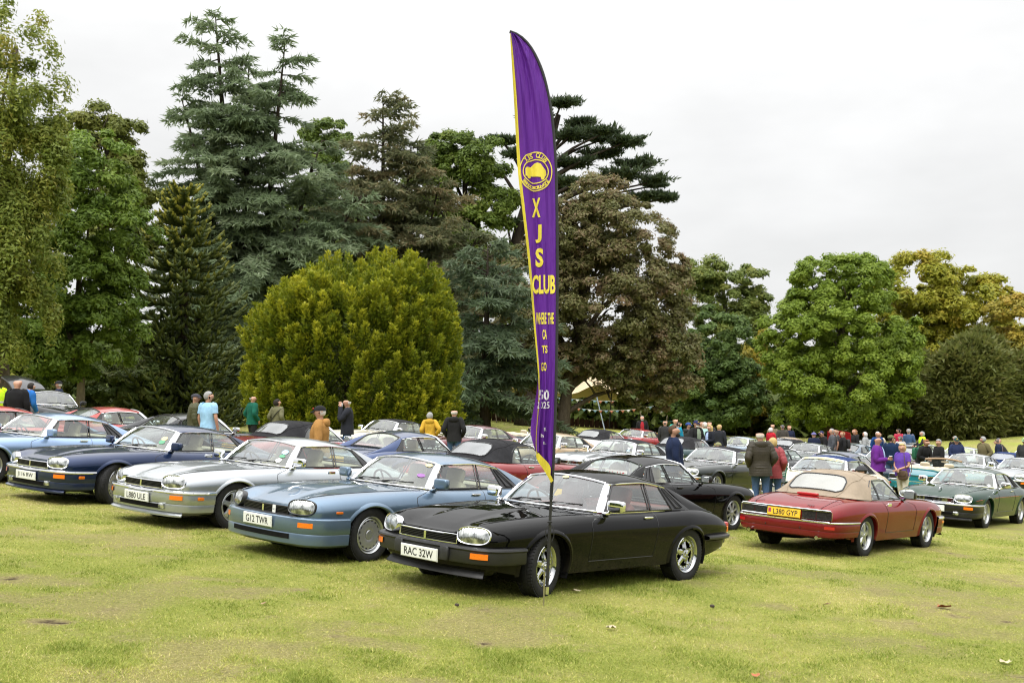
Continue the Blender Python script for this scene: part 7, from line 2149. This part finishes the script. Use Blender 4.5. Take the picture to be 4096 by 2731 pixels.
person('man in a navy cap and black jacket bending beside a car', 14.16, 52.0, 1.70, 200, ('jacket', 'black', BLKC), DKT, hair='dark', bald=True, cap=('peak', 'navy', (.015, .02, .08)), lean=.3, arms=('reach', 'reach'))
person('grey haired man in a steel grey sweater', 13.95, 50.2, 1.84, 170, ('shirt', 'steel_grey', (.075, .080, .092)), DKT, hair='grey', build=1.1)
person('bald bearded man in a dark grey T-shirt', 14.35, 50.9, 1.83, 175, ('tee', 'slate_tee', (.055, .058, .062)), DKT, hair=None, beard='grey')
person('fair haired boy in a black jacket with a backpack', 14.5, 50.5, 1.74, 175, ('jacket', 'black', BLKC), DKT, hair='ginger', bag=('pack', (.02, .02, .022)), extra=('fair haired boy',))
person('young man with shoulder length ginger hair in a black hoodie', 16.52, 55.6, 1.82, 190, ('jacket', 'black', BLKC), DKT, hair='ginger', extra=('long_hair', 'hood'))
person('white haired woman in a pale grey jacket near the red car', 16.82, 55.0, 1.72, 150, ('jacket', 'pale_grey', (.33, .34, .34)), DKT, hair='white', woman=True)
person('white haired man in a cobalt blue jumper', 16.74, 53.0, 1.78, -80, ('fleece', 'cobalt', (.012, .05, .18)), DKT, hair='white', lean=.12)
person('bald man in a cream jacket looking down', 17.02, 53.6, 1.74, -100, ('jacket', 'cream', (.55, .48, .36)), STONE, hair=None, lean=.15)
person('grey haired man in a white shirt with his back turned', 17.6, 52.4, 1.62, 100, ('shirt', 'off_white', (.48, .47, .45)), STONE, hair='steel')
person('bald man in a purple polo shirt and violet jacket holding a coffee cup', 9.95, 31.3, 1.77, -25, ('jacket', 'violet', (.115, .018, .20)), DKT, hair='dark', bald=True, glasses=True, arms=('down', 'cup'), hold='cup', build=1.18, extra=('open_blue',), look=-10)
person('man in a navy jumper and camouflage cap seen from behind', 12.69, 38.6, 1.78, 70, ('fleece', 'deep_navy', (.008, .022, .060)), JEANS, hair='dark', bald=True, cap=('peak', 'camo2', (.10, .115, .05)), look=-40)
person('man in a crimson T-shirt far off by the dark yews', 20.72, 62.0, 1.83, 100, ('tee', 'crimson', (.42, .02, .06)), DKT, hair='dark')
person('man in a blue checked shirt with grey hair', 20.8, 60.7, 1.86, 70, ('shirt', 'blue_check', (.045, .085, .17)), DKT, hair='grey')
person('grey haired woman in a bright yellow safety vest pointing left', 20.2, 57.0, 1.80, 185, ('vest', 'hi_vis', (.55, .85, .02)), DKT, hair='grey', woman=True, arms=('reach', 'reach'))
person('blonde woman in a purple polo shirt and cream trousers', 10.48, 30.9, 1.62, 215, ('tee', 'purple_polo', (.105, .045, .30)), ('cream_trousers', (.62, .58, .48)), hair='blonde', woman=True, arms=('clasp', 'clasp'), bag=('shoulder', (.085, .055, .035)), build=1.22, look=25)
person('tan haired man in a black jacket with a green bag bending forward', 14.2, 40.1, 1.66, -60, ('jacket', 'black', BLKC), DKT, hair='ginger', lean=.35, arms=('reach', 'fold'), bag=('pack', (.02, .11, .06)), extra=('tan haired man bending forward',))
person('smiling grey haired man in a black leather jacket', 14.55, 39.4, 1.73, 190, ('jacket', 'leather_black', (.010, .010, .011)), DKT, hair='grey', arms=('fold', 'down'), build=1.08, look=20)
person('grey haired man in a black leather jacket with his back turned', 19.89, 52.0, 1.70, 85, ('jacket', 'leather_black', (.010, .010, .011)), DKT, hair='grey')
person('man in a navy jacket and dark green cap', 17.5, 45.6, 1.72, -95, ('jacket', 'mid_navy', (.018, .028, .075)), DKT, hair='white', bald=True, cap=('peak', 'dkgreen', (.02, .06, .045)), arms=('clasp', 'clasp'), build=1.1)
person('tall grey haired man in an olive duffel coat', 18.3, 45.0, 1.82, 200, ('coat', 'duffel', (.135, .115, .055)), DKT, hair='grey', glasses=True, arms=('pocket', 'pocket'), look=-60)
person('grey haired man in a navy blazer and pink shirt', 20.55, 49.0, 1.70, -20, ('jacket', 'navy', NAVY), DKT, hair='steel', extra=('open_pink',), look=10)
person('man in a charcoal jacket bending over at the right', 21.49, 50.49, 1.6, 175, ('jacket', 'charcoal', (.05, .052, .06)), DKT, hair='dark', lean=.6, arms=('reach', 'reach'))
person('man in a light green cap and dark zipped jacket at the right edge', 19.55, 44.2, 1.82, -130, ('jacket', 'slate', (.035, .036, .036)), DKT, hair='white', bald=True, cap=('peak', 'pale_green', (.25, .40, .22)), arms=('down', 'down'))
person('person in a polka dot hat crouching beside the cream coupe', 7.05, 24.0, 1.2, 190, ('jacket', 'black', BLKC), DKT, hair='dark', cap=('wool', 'dotted', (.05, .05, .055)), crouch=1.0, arms=('fold', 'fold'))
build_people()
